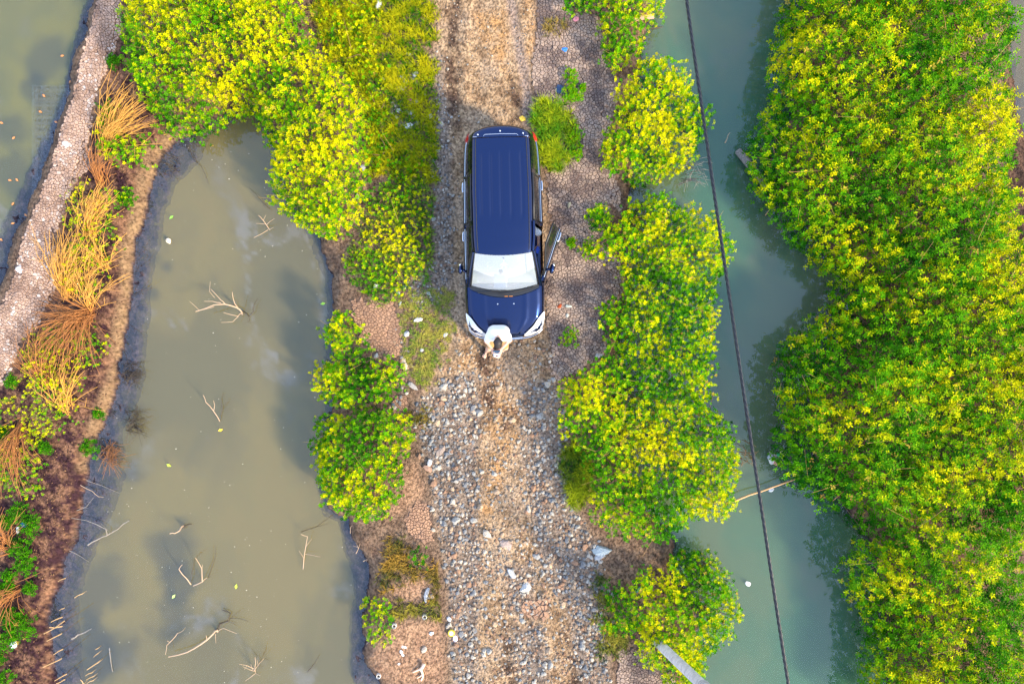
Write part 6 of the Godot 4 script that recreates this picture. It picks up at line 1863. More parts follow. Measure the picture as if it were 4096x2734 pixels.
	wood("dead_branch", "dark thin twigs behind the two-armed pale branch", "branch", [[Vector3(-7.413,-0.05,5.567), Vector3(-7.332,0.03,5.179), Vector3(-7.261,0.04,4.945), Vector3(-7.034,0.05,4.752)], [Vector3(-6.982,0.00,5.406), Vector3(-6.871,0.03,5.113), Vector3(-6.801,0.04,4.913), Vector3(-6.803,0.05,4.653)], [Vector3(-6.974,0.02,5.406), Vector3(-6.821,0.03,5.294), Vector3(-6.768,0.04,5.166)]], [0.009, 0.009, 0.006], wet_wood)
	wood("dead_branch", "short bent stub with a frayed end in the pond", "branch", [[Vector3(-7.548,-0.05,4.238), Vector3(-7.548,0.12,4.218), Vector3(-7.550,0.20,4.279), Vector3(-7.637,0.26,4.329), Vector3(-7.732,0.30,4.325)]], [0.024], bare)
	wood("dead_branch", "dark broad stub lying beside the short bent stub", "branch", [[Vector3(-7.592,0.00,4.248), Vector3(-7.459,0.04,4.196), Vector3(-7.351,0.03,4.175)], [Vector3(-7.536,0.03,4.241), Vector3(-7.529,0.03,4.307)]], [0.03, 0.012], wet_wood)
	wood("dead_branch", "small kinked twig above the long bleached branch", "branch", [[Vector3(-7.705,-0.03,6.700), Vector3(-7.769,0.08,6.804), Vector3(-7.867,0.15,6.906), Vector3(-7.876,0.20,7.097)], [Vector3(-7.825,0.10,6.855), Vector3(-7.837,0.20,6.781)], [Vector3(-7.692,0.02,6.690), Vector3(-7.557,0.04,6.623), Vector3(-7.487,0.05,6.537)]], [0.013, 0.006, 0.006], bare)
	wood("dead_branch", "bushy pale brushwood tip poking out of the pond's lower corner", "branch", [[Vector3(-5.929,-0.10,7.640), Vector3(-5.875,0.10,7.468), Vector3(-5.789,0.30,7.233), Vector3(-5.752,0.45,7.045)], [Vector3(-5.875,0.10,7.468), Vector3(-5.983,0.30,7.297), Vector3(-6.124,0.40,7.221)], [Vector3(-5.892,0.10,7.501), Vector3(-5.692,0.30,7.233), Vector3(-5.567,0.40,7.092)], [Vector3(-5.899,0.08,7.526), Vector3(-5.969,0.25,7.401), Vector3(-6.080,0.30,7.314)], [Vector3(-5.890,0.03,7.598), Vector3(-5.990,0.10,7.664), Vector3(-6.088,0.12,7.731)], [Vector3(-5.883,0.03,7.598), Vector3(-5.761,0.08,7.624)], [Vector3(-5.924,0.10,7.484), Vector3(-5.902,0.30,7.265)], [Vector3(-5.983,0.30,7.297), Vector3(-6.029,0.35,7.372)], [Vector3(-5.775,0.20,7.342), Vector3(-5.739,0.35,7.146)]], [0.013, 0.009, 0.009, 0.007, 0.009, 0.006, 0.006, 0.005, 0.005], bare)
	wood("dead_branch", "dark brushwood behind the pale brushwood tip", "branch", [[Vector3(-5.912,-0.10,7.574), Vector3(-5.785,0.03,7.351), Vector3(-5.663,0.05,7.079), Vector3(-5.653,0.05,6.931)], [Vector3(-5.785,0.03,7.351), Vector3(-5.650,0.04,7.248), Vector3(-5.551,0.04,7.314)], [Vector3(-5.768,0.03,7.318), Vector3(-5.847,0.04,7.182), Vector3(-5.995,0.04,7.083)], [Vector3(-5.715,0.04,7.182), Vector3(-5.594,0.05,7.030)], [Vector3(-5.821,0.02,7.421), Vector3(-5.702,0.03,7.466)]], [0.008, 0.006, 0.006, 0.005, 0.005], wet_wood)
	wood("dead_branch", "small pale twig cluster near the big thicket's pond edge", "branch", [[Vector3(-5.589,-0.05,-2.584), Vector3(-5.612,0.10,-2.671), Vector3(-5.670,0.25,-2.791), Vector3(-5.725,0.30,-2.855)], [Vector3(-5.612,0.10,-2.671), Vector3(-5.506,0.20,-2.727), Vector3(-5.365,0.30,-2.783)], [Vector3(-5.592,0.05,-2.569), Vector3(-5.704,0.15,-2.463), Vector3(-5.868,0.20,-2.365)], [Vector3(-5.624,0.12,-2.686), Vector3(-5.814,0.20,-2.691)], [Vector3(-5.651,0.20,-2.763), Vector3(-5.552,0.30,-2.873)], [Vector3(-5.556,0.05,-2.569), Vector3(-5.432,0.15,-2.608)]], [0.012, 0.009, 0.009, 0.006, 0.006, 0.006], bare)
	wood("dead_branch", "thin dark branch trailing from the big thicket into the pond", "branch", [[Vector3(-5.539,0.10,-3.035), Vector3(-5.714,0.12,-3.213), Vector3(-5.860,0.12,-3.395), Vector3(-6.005,0.10,-3.515)], [Vector3(-5.714,0.12,-3.213), Vector3(-5.648,0.10,-3.071)]], [0.010, 0.006], wet_wood)
	wood("dead_branch", "curved dark twig hanging in the pond's head", "branch", [[Vector3(-7.364,0.05,-4.377), Vector3(-7.278,0.08,-4.169), Vector3(-7.113,0.08,-4.023), Vector3(-7.031,0.06,-3.845), Vector3(-6.966,0.04,-3.630)]], [0.011], wet_wood)
	wood("dead_branch", "pale branch ashore at the western margin, half sunk in silt", "branch", [[Vector3(-9.763,-0.02,4.666), Vector3(-9.492,0.05,4.515), Vector3(-9.284,0.07,4.428), Vector3(-9.043,0.03,4.290), Vector3(-8.816,-0.04,4.110)], [Vector3(-9.268,0.07,4.428), Vector3(-9.273,0.12,4.267), Vector3(-9.697,0.15,4.063), Vector3(-10.214,0.16,3.970)], [Vector3(-9.284,0.10,4.272), Vector3(-9.235,0.10,4.305), Vector3(-9.399,0.10,4.141)]], [0.024, 0.014, 0.007], grey_wood)
	wood("dead_branch", "pale hooked stick above the half sunk branch", "branch", [[Vector3(-10.058,0.12,3.171), Vector3(-9.857,0.10,3.273), Vector3(-9.607,0.08,3.408), Vector3(-9.476,0.05,3.545), Vector3(-9.367,0.04,3.557)]], [0.011], bare)
	wood("dead_branch", "submerged log ghosting through silt near the stakes", "branch", [[Vector3(-10.110,0.02,6.811), Vector3(-9.983,0.00,6.722), Vector3(-9.833,-0.03,6.678), Vector3(-9.692,-0.05,6.602)]], [0.026], grey_wood)
	wood("dead_branch", "straight sunken stick upright in the deep blue hollow", "branch", [[Vector3(-9.265,-0.01,7.032), Vector3(-9.232,0.00,7.250), Vector3(-9.193,0.02,7.464), Vector3(-9.171,0.02,7.561)]], [0.016], grey_wood)
	wood("dead_branch", "pale splayed twig beside the shrubs by the piled gravel", "branch", [[Vector3(-4.817,-0.05,5.234), Vector3(-4.744,0.10,4.839), Vector3(-4.632,0.25,4.401), Vector3(-4.751,0.35,4.325)], [Vector3(-4.744,0.10,4.839), Vector3(-4.349,0.20,4.879)], [Vector3(-4.710,0.15,4.676), Vector3(-4.520,0.30,4.437)], [Vector3(-4.759,0.08,4.944), Vector3(-4.844,0.20,4.731)]], [0.013, 0.008, 0.007, 0.006], bare)
	wood("dead_branch", "dark crooked twig reaching to the shrubs by the piled gravel", "branch", [[Vector3(-4.852,0.00,4.367), Vector3(-4.488,0.05,4.234), Vector3(-4.072,0.12,3.938)], [Vector3(-4.488,0.05,4.234), Vector3(-4.181,0.08,4.147)]], [0.012, 0.007], wet_wood)
	wood("dead_branch", "small dark stub off the lower clearing", "branch", [[Vector3(-4.708,-0.02,7.581), Vector3(-4.516,0.06,7.345), Vector3(-4.405,0.10,7.159)]], [0.014], wet_wood)
	var margin := [[Vector3(-10.345,0.08,3.605), Vector3(-10.045,0.06,3.740), Vector3(-9.728,0.04,3.811)], [Vector3(-10.296,0.08,3.654), Vector3(-10.006,0.07,3.623), Vector3(-9.696,0.04,3.745)], [Vector3(-10.220,0.15,2.903), Vector3(-9.846,0.12,2.827), Vector3(-9.584,0.12,2.696)], [Vector3(-9.738,0.08,3.162), Vector3(-9.432,0.04,3.284), Vector3(-9.026,0.00,3.474)], [Vector3(-9.624,0.05,3.365), Vector3(-9.432,0.04,3.400), Vector3(-9.307,0.00,3.523)], [Vector3(-10.120,0.10,4.462), Vector3(-9.799,0.06,4.447)], [Vector3(-10.382,0.10,4.600), Vector3(-10.183,0.05,4.680), Vector3(-10.096,0.03,4.652)], [Vector3(-10.054,0.10,4.239), Vector3(-9.881,0.06,4.315), Vector3(-9.761,0.04,4.337)], [Vector3(-10.416,0.15,3.965), Vector3(-10.422,0.14,4.295), Vector3(-10.419,0.12,4.627)], [Vector3(-10.144,0.06,4.775), Vector3(-9.905,0.02,4.918), Vector3(-9.719,0.00,5.056)], [Vector3(-10.697,0.12,5.282), Vector3(-10.394,0.08,5.295), Vector3(-10.308,0.06,5.268)], [Vector3(-10.394,0.08,5.492), Vector3(-10.189,0.04,5.406)], [Vector3(-9.989,0.10,3.863), Vector3(-9.738,0.08,3.769), Vector3(-9.591,0.05,3.562)]]
	for k in margin.size():
		wood("stick", "thin dark stick washed up on the western pond margin", "stick", [margin[k]], [0.008], wet_wood if k % 3 else grey_wood, "sticks on the western margin")
	# --- brushwood heaps half under water along the western margin
	var heaps := [[Vector3(-8.699,0.15,0.718), 40, 0.5], [Vector3(-8.671,0.10,1.812), 46, 0.55], [Vector3(-9.206,0.12,2.574), 50, 0.6], [Vector3(-7.833,0.10,-4.018), 18, 0.32], [Vector3(3.987,0.50,-3.779), 34, 0.5], [Vector3(4.213,0.40,5.133), 26, 0.45], [Vector3(5.165,0.50,2.472), 16, 0.3]]
	var heap_names := ["dark brushwood heap with a few green leaves at the pond's west edge", "sunken fan of dark twigs at the pond's west edge", "russet tangle of twigs where the west bank meets the water", "sparse dark twigs at the muddy head of the pond", "dead grey brushwood between the two canal bank shrubs", "shaded dark brushwood on the upper side of the pole's shrubs", "bare dry twigs at the canal side of the long hedge"]
	for k in heaps.size():
		var c: Vector3 = heaps[k][0]
		var t := thing("brushwood", heap_names[k], "brushwood", Vector3(c.x, maxf(0.0, ground(c.x, c.z)), c.z))
		var mb := MB.new()
		for q in heaps[k][1]:
			var a := rng.randf_range(-0.6, 2.2) + (PI if k == 5 or k == 3 else 0.0)
			var l: float = heaps[k][2] * rng.randf_range(0.5, 1.1)
			var d := Vector3(cos(a), 0, sin(a) * 0.8)
			var o := Vector3(rng.randf_range(-0.15, 0.15), rng.randf_range(0.0, 0.06), rng.randf_range(-0.25, 0.25))
			var hgh := rng.randf_range(0.04, 0.22)
			if k >= 4:
				hgh += 0.35
				o.y += 0.2
			mb.tube([o - d * l * 0.3, o + d * l * 0.2 + Vector3(0, hgh, 0), o + d * l * 0.8 + Vector3(rng.randf_range(-0.08, 0.08), hgh * 0.9, rng.randf_range(-0.1, 0.1))], 0.007, 0.003, 4)
		var o2 := part("twigs", mb.mesh(), [wet_wood, wet_wood, mat("russet_twig", lin(0.22, 0.09, 0.03), 0.85), wet_wood, grey_wood, wet_wood, mat("russet_twig", lin(0.22, 0.09, 0.03), 0.85)][k], t)
		o2.set_meta("kind", "stuff")
	# --- dry stalks combed over on the western slope
	var stalk := mat("dry_stalk", lin(0.58, 0.29, 0.05), 0.85)
	var stalk_red := mat("russet_stalk", lin(0.36, 0.14, 0.035), 0.85)
	var sheaves := [[Vector3(-9.212,0.40,-4.393), Vector2(0.72, -0.70), 46, 1.55, 0.30, 0], [Vector3(-9.222,0.35,-3.563), Vector2(0.30, -0.95), 20, 0.8, 0.3, 1], [Vector3(-9.509,0.35,-2.380), Vector2(0.45, -0.9), 34, 1.25, 0.35, 0], [Vector3(-10.011,0.35,-1.120), Vector2(0.28, -0.96), 40, 1.5, 0.42, 0], [Vector3(-9.509,0.35,-0.618), Vector2(-0.85, 0.25), 34, 1.0, 0.5, 1], [Vector3(-9.545,0.35,-0.690), Vector2(-0.3, 0.95), 40, 1.4, 0.55, 1], [Vector3(-9.509,0.35,-0.833), Vector2(0.25, -0.97), 22, 1.1, 0.45, 0], [Vector3(-10.474,0.30,0.963), Vector2(0.2, -0.98), 30, 1.3, 0.5, 1], [Vector3(-11.085,0.30,1.899), Vector2(-0.15, 0.98), 34, 1.3, 0.4, 1], [Vector3(-10.042,0.30,1.503), Vector2(0.1, -1.0), 22, 1.1, 0.45, 0], [Vector3(-11.359,0.30,4.577), Vector2(-0.5, -0.85), 26, 0.9, 0.8, 1], [Vector3(-11.229,0.30,5.549), Vector2(-0.6, 0.8), 26, 0.9, 0.9, 1], [Vector3(-9.214,0.30,-1.699), Vector2(-0.1, -1.0), 18, 0.8, 0.6, 0]]
	for k in sheaves.size():
		var sh: Array = sheaves[k]
		var at := Vector3(sh[0].x, ground(sh[0].x, sh[0].z), sh[0].z)
		var t := thing("dry_stalks", ["straw-coloured stalks combed over on the western slope", "russet bare stalks tangled on the western slope"][sh[5]], "dry plant", at, ["straw stalks on the western slope", "russet stalks on the western slope"][sh[5]])
		var mb := MB.new()
		for q in int(sh[2] * 1.5):
			var ang: float = atan2(sh[1].y, sh[1].x) + rng.randfn() * sh[4]
			var d := Vector3(cos(ang), 0, sin(ang))
			var l: float = sh[3] * rng.randf_range(0.45, 1.1)
			var o := Vector3(rng.randfn() * 0.08, 0.02, rng.randfn() * 0.10)
			var s := Vector3(-d.z, 0, d.x) * rng.randf_range(-0.12, 0.12) * l
			var up := rng.randf_range(0.25, 0.6)
			var p1 := o + d * l * 0.35 + Vector3(0, up * 0.7, 0) + s * 0.4
			var p2v := o + d * l * 0.7 + Vector3(0, up, 0) + s
			var p3 := o + d * l + Vector3(0, up * 0.8, 0) + s * 1.2
			mb.tube([o, p1, p2v, p3], 0.007, 0.0035, 4, false)
			for e in 2:
				var st: Vector3 = p1.lerp(p2v, rng.randf())
				var d2 := (d + Vector3(rng.randfn() * 0.6, 0.1, rng.randfn() * 0.6)).normalized()
				mb.tube([st, st + d2 * l * 0.15, st + d2 * l * 0.28 + Vector3(0, 0.02, 0)], 0.0045, 0.0025, 3, false)
		var o3 := part("stalks", mb.mesh(), stalk if sh[5] == 0 else stalk_red, t)
		o3.set_meta("kind", "stuff")
	# --- wooden stakes standing in the western margin
	var sticks := [[Vector3(-10.358,0.00,6.318), Vector3(-10.253,0.55,6.219)], [Vector3(-10.311,0.00,6.416), Vector3(-10.153,0.95,6.321)], [Vector3(-10.386,0.00,6.708), Vector3(-10.247,0.70,6.580)], [Vector3(-10.344,0.00,7.055), Vector3(-10.257,0.45,6.988)], [Vector3(-10.378,0.00,7.278), Vector3(-10.206,0.90,7.067)], [Vector3(-10.261,0.00,7.626), Vector3(-10.136,0.60,7.501)], [Vector3(-10.303,0.00,7.751), Vector3(-10.197,0.45,7.638)], [Vector3(-9.504,0.00,7.347), Vector3(-9.481,0.50,7.304)], [Vector3(-9.649,0.00,7.584), Vector3(-9.632,0.30,7.530)], [Vector3(-9.607,0.00,7.667), Vector3(-9.590,0.35,7.603)], [Vector3(-9.621,0.00,7.765), Vector3(-9.609,0.28,7.712)], [Vector3(-9.527,0.00,7.036), Vector3(-9.511,0.12,7.011)], [Vector3(-9.524,0.00,7.153), Vector3(-9.507,0.20,7.150)], [Vector3(-9.844,0.00,7.848), Vector3(-9.744,0.30,7.618)], [Vector3(-10.280,0.05,5.426), Vector3(-10.255,0.30,5.405)], [Vector3(-10.298,0.03,6.113), Vector3(-10.269,0.22,6.085)], [Vector3(-9.872,0.00,5.776), Vector3(-9.929,0.22,5.799)], [Vector3(-10.372,0.00,6.527), Vector3(-10.320,0.50,6.360)]]
	for k in sticks.size():
		var a: Vector3 = sticks[k][0]
		var b: Vector3 = sticks[k][1]
		var g := ground(a.x, a.z)
		wood("stake", ["tall split bamboo stake leaning out of the western margin", "short split stake standing in the pond margin"][0 if b.y > 0.4 else 1], "stake", [[Vector3(a.x, g - 0.1, a.z), Vector3(a.x, 0.02, a.z), b]], [0.026 if b.y > 0.4 else 0.017], mat("stake_wood", lin(0.50, 0.33, 0.17), 0.8), ["tall stakes in the western margin", "short stakes in the western margin"][0 if b.y > 0.4 else 1])
	# --- timber in and over the canal
	wood("bamboo_pole", "orange-brown bamboo pole laid across the canal", "pole", [[Vector3(4.800,0.35,3.642), Vector3(5.103,0.30,3.556), Vector3(5.656,0.26,3.374), Vector3(6.344,0.30,3.114), Vector3(6.522,0.35,3.032)]], [0.034], mat("bamboo", lin(0.55, 0.30, 0.13), 0.6))
	var lg := MB.new()
	var la := Vector3(5.163,0.06,-4.390)
	var lb := Vector3(5.787,0.20,-3.539)
	lg.box(la.lerp(lb, 0.5) - la, Vector3(0.16, 0.10, la.distance_to(lb)), Basis.looking_at((lb - la).normalized()), 0.03)
	var log1 := one("log", lg.mesh(), grey_wood, la, "thick grey timber slanting from the canal into the thicket", "log")
	wood("stick", "pale stick floating free in the canal", "stick", [[Vector3(4.891,0.01,-4.568), Vector3(4.947,0.01,-4.683), Vector3(5.008,0.01,-4.807)]], [0.016], bare)
	wood("stick", "bare orange stick under the thicket's canal edge", "stick", [[Vector3(5.789,0.10,-2.889), Vector3(5.870,0.15,-3.011), Vector3(5.966,0.20,-3.164)]], [0.014], mat("bamboo", lin(0.55, 0.30, 0.13), 0.6))
	var pa := Vector3(2.704,0.62,-7.149)
	var pb := Vector3(3.152,0.55,-7.234)
	var pk := MB.new()
	pk.box(pa.lerp(pb, 0.5) - pa, Vector3(0.10, 0.03, pa.distance_to(pb)), Basis.looking_at((pb - pa).normalized()), 0.006)
	one("plank", pk.mesh(), mat("red_grey_wood", lin(0.50, 0.30, 0.20), 0.85), pa, "weathered reddish plank resting on the shrub over the water", "plank")
	wood("log", "dark sodden log lying in the water below the plank", "log", [[Vector3(2.963,0.05,-7.171), Vector3(3.215,0.02,-7.200), Vector3(3.469,-0.01,-7.239)]], [0.035], wet_wood)
	wood("log", "pale rotten stump on the red-brown bank by the pond", "log", [[Vector3(-1.962,0.50,7.176), Vector3(-2.047,0.46,7.305), Vector3(-2.001,0.44,7.427), Vector3(-2.036,0.42,7.580)], [Vector3(-2.047,0.46,7.305), Vector3(-2.228,0.42,7.404)], [Vector3(-2.001,0.44,7.427), Vector3(-2.132,0.42,7.532)]], [0.05, 0.03, 0.025], mat("cream_wood", lin(0.68, 0.50, 0.36), 0.9))
	wood("dead_branch", "small bleached twig fork on the bank by the rotten stump", "branch", [[Vector3(-3.398,0.12,5.003), Vector3(-3.296,0.14,4.948)], [Vector3(-3.337,0.10,4.999), Vector3(-3.284,0.12,4.954)]], [0.010, 0.006], bare)
	wood("dead_branch", "spidery white twig on the pond's eastern mud bank", "branch", [[Vector3(-3.555,0.15,4.814), Vector3(-3.480,0.20,4.670), Vector3(-3.437,0.25,4.509)], [Vector3(-3.480,0.20,4.670), Vector3(-3.610,0.20,4.621)], [Vector3(-3.489,0.20,4.686), Vector3(-3.545,0.20,4.556)], [Vector3(-3.697,0.10,4.370), Vector3(-3.686,0.15,4.226), Vector3(-3.637,0.15,4.177)]], [0.010, 0.006, 0.006, 0.008], bare)
	wood("dead_branch", "white stick leaning at the low shrub by the pond", "branch", [[Vector3(-3.320,0.10,6.893), Vector3(-3.235,0.20,6.770), Vector3(-3.135,0.30,6.665)]], [0.012], bare)
	# --- singular stones
	var grey := Vector3(0.42, 0.43, 0.43)
	boulder("largest pale grey boulder at the gravel's edge by the dark mud", Vector3(2.009,0.50,4.675), Vector3(0.27, 0.16, 0.16), 0.15, Vector3(0.46, 0.50, 0.48), 201)
	boulder("smaller boulder touching the largest pale grey boulder", Vector3(1.949,0.50,4.800), Vector3(0.18, 0.12, 0.11), 0.5, grey, 202)
	boulder("long upright grey slab standing in the bare clearing", Vector3(-1.920,0.45,5.658), Vector3(0.26, 0.09, 0.10), 1.4, Vector3(0.38, 0.39, 0.40), 203)
	boulder("small tan stone beside the long grey slab", Vector3(-1.823,0.45,5.706), Vector3(0.11, 0.07, 0.08), 0.4, Vector3(0.42, 0.34, 0.25), 204)
	boulder("white angular rock proud of the gravel in mid track", Vector3(0.309,0.50,5.497), Vector3(0.18, 0.12, 0.15), 0.9, Vector3(0.55, 0.54, 0.50), 205)
	boulder("pale wedge of rock above the white angular rock", Vector3(-0.011,0.50,5.177), Vector3(0.18, 0.09, 0.10), -1.0, grey, 206)
	boulder("pinkish flat rock in the centre of the lower track", Vector3(-0.123,0.45,4.535), Vector3(0.20, 0.08, 0.15), -0.7, Vector3(0.44, 0.33, 0.27), 207)
	boulder("cream stone lying on the red-brown clearing", Vector3(-1.961,0.45,6.877), Vector3(0.13, 0.08, 0.09), 0.8, Vector3(0.52, 0.42, 0.32), 208)
	boulder("brown flat rock at the head of the grey rock pile", Vector3(-1.618,0.50,2.462), Vector3(0.19, 0.09, 0.13), 0.9, Vector3(0.38, 0.29, 0.22), 209)
	boulder("white pointed rock on the pile's red soil edge", Vector3(-1.842,0.50,2.693), Vector3(0.13, 0.10, 0.10), 1.3, Vector3(0.62, 0.60, 0.56), 210)
	boulder("reddish rock under the white pointed rock", Vector3(-1.883,0.45,2.826), Vector3(0.17, 0.08, 0.12), -0.5, Vector3(0.36, 0.22, 0.15), 211)
	boulder("red brick fragment on the cracked mud by the bonnet", Vector3(1.079,0.45,-0.809), Vector3(0.075, 0.05, 0.06), 0.5, Vector3(0.42, 0.09, 0.03), 212)
	boulder("white flint beside the red brick fragment", Vector3(1.265,0.45,-0.799), Vector3(0.10, 0.05, 0.06), -0.3, Vector3(0.52, 0.55, 0.46), 213)
	boulder("grey-white flint below the red brick fragment", Vector3(1.236,0.45,-0.596), Vector3(0.07, 0.05, 0.06), 1.2, Vector3(0.45, 0.46, 0.40), 214)
	boulder("tan block on the cracked mud opposite the car's rear door", Vector3(1.282,0.45,-3.070), Vector3(0.10, 0.07, 0.06), 1.5, Vector3(0.48, 0.40, 0.24), 215)
	boulder("heart-shaped pale stone on the mud below the hedge", Vector3(1.949,0.45,0.306), Vector3(0.11, 0.04, 0.09), 0.7, Vector3(0.50, 0.47, 0.42), 216)
	boulder("large round white stone in the verge grass", Vector3(-2.322,0.45,-4.827), Vector3(0.12, 0.09, 0.11), 0.2, Vector3(0.60, 0.60, 0.57), 217)
	boulder("grey-white stone in the grass above the litter", Vector3(-2.168,0.45,-5.989), Vector3(0.12, 0.08, 0.10), 1.0, grey, 218)
	boulder("grey slab stone lying among the verge rubble", Vector3(-2.473,0.45,-5.690), Vector3(0.16, 0.07, 0.12), 0.6, Vector3(0.36, 0.37, 0.38), 219)
	boulder("white lump of stone at the verge's upper rubble", Vector3(-2.993,0.50,-7.547), Vector3(0.15, 0.10, 0.11), 1.2, Vector3(0.68, 0.67, 0.65), 220)
	boulder("white stone on the thin grass left of the bonnet", Vector3(-2.108,0.45,-0.500), Vector3(0.12, 0.08, 0.09), 0.2, Vector3(0.64, 0.62, 0.58), 221)
	boulder("pale stone on the gravel edge by the cracked red mud", Vector3(-2.364,0.45,-0.186), Vector3(0.11, 0.07, 0.10), 0.9, Vector3(0.58, 0.55, 0.50), 222)
	boulder("white pebble cushion in the herbs by the pond", Vector3(-3.042,0.60,-1.255), Vector3(0.09, 0.06, 0.08), 0.3, Vector3(0.66, 0.65, 0.62), 223)
	boulder("pale boulder at the foot of the cracked red mud", Vector3(-3.049,0.45,0.320), Vector3(0.11, 0.08, 0.09), 0.5, Vector3(0.46, 0.46, 0.42), 224)
	boulder("long flat stone where gravel meets the pond shrubs", Vector3(-2.258,0.45,0.972), Vector3(0.19, 0.07, 0.11), -0.6, Vector3(0.36, 0.33, 0.30), 225)
	boulder("tan slab beside the thin grass and gravel", Vector3(-2.443,0.45,0.463), Vector3(0.13, 0.06, 0.10), 1.1, Vector3(0.44, 0.37, 0.28), 226)
	for q in [Vector3(-2.321,0.50,-6.434), Vector3(-2.475,0.50,-5.938), Vector3(-1.953,0.50,-5.538), Vector3(-2.545,0.50,-5.187), Vector3(-1.841,0.50,-5.059), Vector3(-2.145,0.50,-5.379), Vector3(-2.241,0.50,-5.155), Vector3(-2.593,0.50,-5.011), Vector3(-3.345,0.50,-3.907), Vector3(-3.473,0.50,-3.251), Vector3(-2.865,0.50,-5.922), Vector3(-2.385,0.50,-5.826), Vector3(-2.553,0.50,-1.110), Vector3(-2.506,0.50,-0.861), Vector3(-1.877,0.50,-1.092), Vector3(-2.411,0.50,-1.234), Vector3(-2.624,0.50,-1.181), Vector3(-2.020,0.50,0.187), Vector3(-1.487,0.50,-0.168)]:
		boulder("pale stone half hidden in the verge grass", q, Vector3(0.085, 0.06, 0.075) * rng.randf_range(0.75, 1.25), rng.randf() * 3, Vector3(0.50, 0.50, 0.48), 230 + rng.randi() % 6, "pale stones in the verge grass")
	# --- litter
	var white := mat("white_plastic", lin(0.66, 0.66, 0.65), 0.5)
	var pink := mat("pink_plastic", lin(0.70, 0.03, 0.36), 0.5)
	var blue := mat("blue_plastic_film", lin(0.02, 0.17, 0.55), 0.4)
	bit("plastic_wrapper", "magenta wrapper among the stones of the verge", "litter", Vector3(-2.303,0.45,-5.459), crumple(0.07, 0.35, 1), pink)
	bit("plastic_wrapper", "reddish-orange packet among the stones of the verge", "litter", Vector3(-2.287,0.45,-5.684), crumple(0.08, 0.3, 2), mat("red_packet", lin(0.62, 0.14, 0.08), 0.5))
	bit("plastic_wrapper", "blue scrap of film on the cracked mud", "litter", Vector3(1.182,0.45,-6.550), crumple(0.07, 0.25, 3), blue)
	bit("cloth_rag", "dark blue rag trodden into the cracked mud", "rag", Vector3(1.095,0.45,-5.645), crumple(0.13, 0.18, 4), mat("navy_rag", lin(0.02, 0.05, 0.11), 0.9))
	bit("plastic_cup", "crushed pink cup under the bank shrubs", "litter", Vector3(1.432,0.45,-7.230), crumple(0.07, 0.4, 5), mat("rose_plastic", lin(0.66, 0.24, 0.28), 0.5))
	bit("plastic_wrapper", "yellow scrap in the red wheel rut behind the car", "litter", Vector3(0.235,0.45,-5.010), crumple(0.08, 0.22, 6), mat("yellow_scrap", lin(0.70, 0.45, 0.04), 0.6))
	bit("plastic_bag", "crumpled white bag on the crown of the western dike", "bag", Vector3(-10.029,0.35,-4.442), crumple(0.08, 0.3, 7), white)
	bit("plastic_bag", "torn white bag on the western dike's waterside edge", "bag", Vector3(-11.052,0.35,-1.629), crumple(0.10, 0.25, 8), white)
	bit("plastic_cup", "cream cup afloat off the western bank", "litter", Vector3(-7.889,0.02,-2.313), crumple(0.075, 0.45, 9), mat("cream_plastic", lin(0.72, 0.60, 0.42), 0.5))
	bit("paper_scrap", "pale blue-white paper on the dark western soil", "paper", Vector3(-11.245,0.30,6.834), crumple(0.10, 0.3, 10), mat("bluish_paper", lin(0.60, 0.72, 0.78), 0.8))
	bit("plastic_bottle", "clear white bottle lying on the dark western soil", "bottle", Vector3(-11.142,0.30,4.244), bottle(0.16, 0.03, Basis(Vector3.RIGHT, PI / 2)), white)
	bit("plastic_wrapper", "dull blue scrap beside the clear white bottle", "litter", Vector3(-11.019,0.30,4.124), crumple(0.08, 0.3, 11), blue)
	bit("plastic_bottle", "bright blue bottle caught between shrub and water", "bottle", Vector3(3.642,0.12,5.097), bottle(0.24, 0.042, Basis(Vector3.UP, -0.35) * Basis(Vector3.RIGHT, PI / 2)), blue, 0.04)
	bit("plastic_bottle", "teal bottle on the mud under the pole's shrubs", "bottle", Vector3(2.826,0.40,5.555), bottle(0.2, 0.035, Basis(Vector3.UP, -0.9) * Basis(Vector3.RIGHT, PI / 2)), mat("teal_plastic", lin(0.10, 0.30, 0.33), 0.4))
	bit("paper_scrap", "white scrap floating alone on the lower canal", "paper", Vector3(5.426,0.00,5.551), crumple(0.07, 0.2, 12), white)
	bit("foam_piece", "white foam lump caught on the bamboo pole", "foam", Vector3(5.946,0.00,3.390), crumple(0.07, 0.6, 13), white)
	bit("foam_piece", "small grey foam lump by the pole's thicket end", "foam", Vector3(6.331,0.00,3.273), crumple(0.05, 0.5, 14), mat("grey_foam", lin(0.45, 0.43, 0.40), 0.8))
	var junk := [["dark green scrap in the raft of litter", Vector3(6.126,0.03,2.598), lin(0.02, 0.34, 0.08)], ["pink-brown carton in the raft of litter", Vector3(6.228,0.03,2.536), lin(0.55, 0.34, 0.26)], ["white tub in the raft of litter", Vector3(5.954,0.03,2.733), lin(0.70, 0.66, 0.58)], ["red-edged wrapper in the raft of litter", Vector3(6.064,0.03,2.770), lin(0.60, 0.25, 0.18)], ["grey cup in the raft of litter", Vector3(5.936,0.03,2.645), lin(0.42, 0.44, 0.46)]]
	for k in junk.size():
		bit("litter_piece", junk[k][0] + " at the thicket's edge", "litter", junk[k][1], crumple(0.085, 0.4, 20 + k), mat("junk_%d" % k, junk[k][2], 0.6))
	var board := MB.new()
	board.box(Vector3(0, 0.03, 0), Vector3(0.62, 0.02, 0.07), Basis(Vector3.UP, -0.42), 0.004)
	bit("plank", "dark thin plank drifting beside the raft of litter", "plank", Vector3(6.177,0.02,2.662), board, grey_wood)
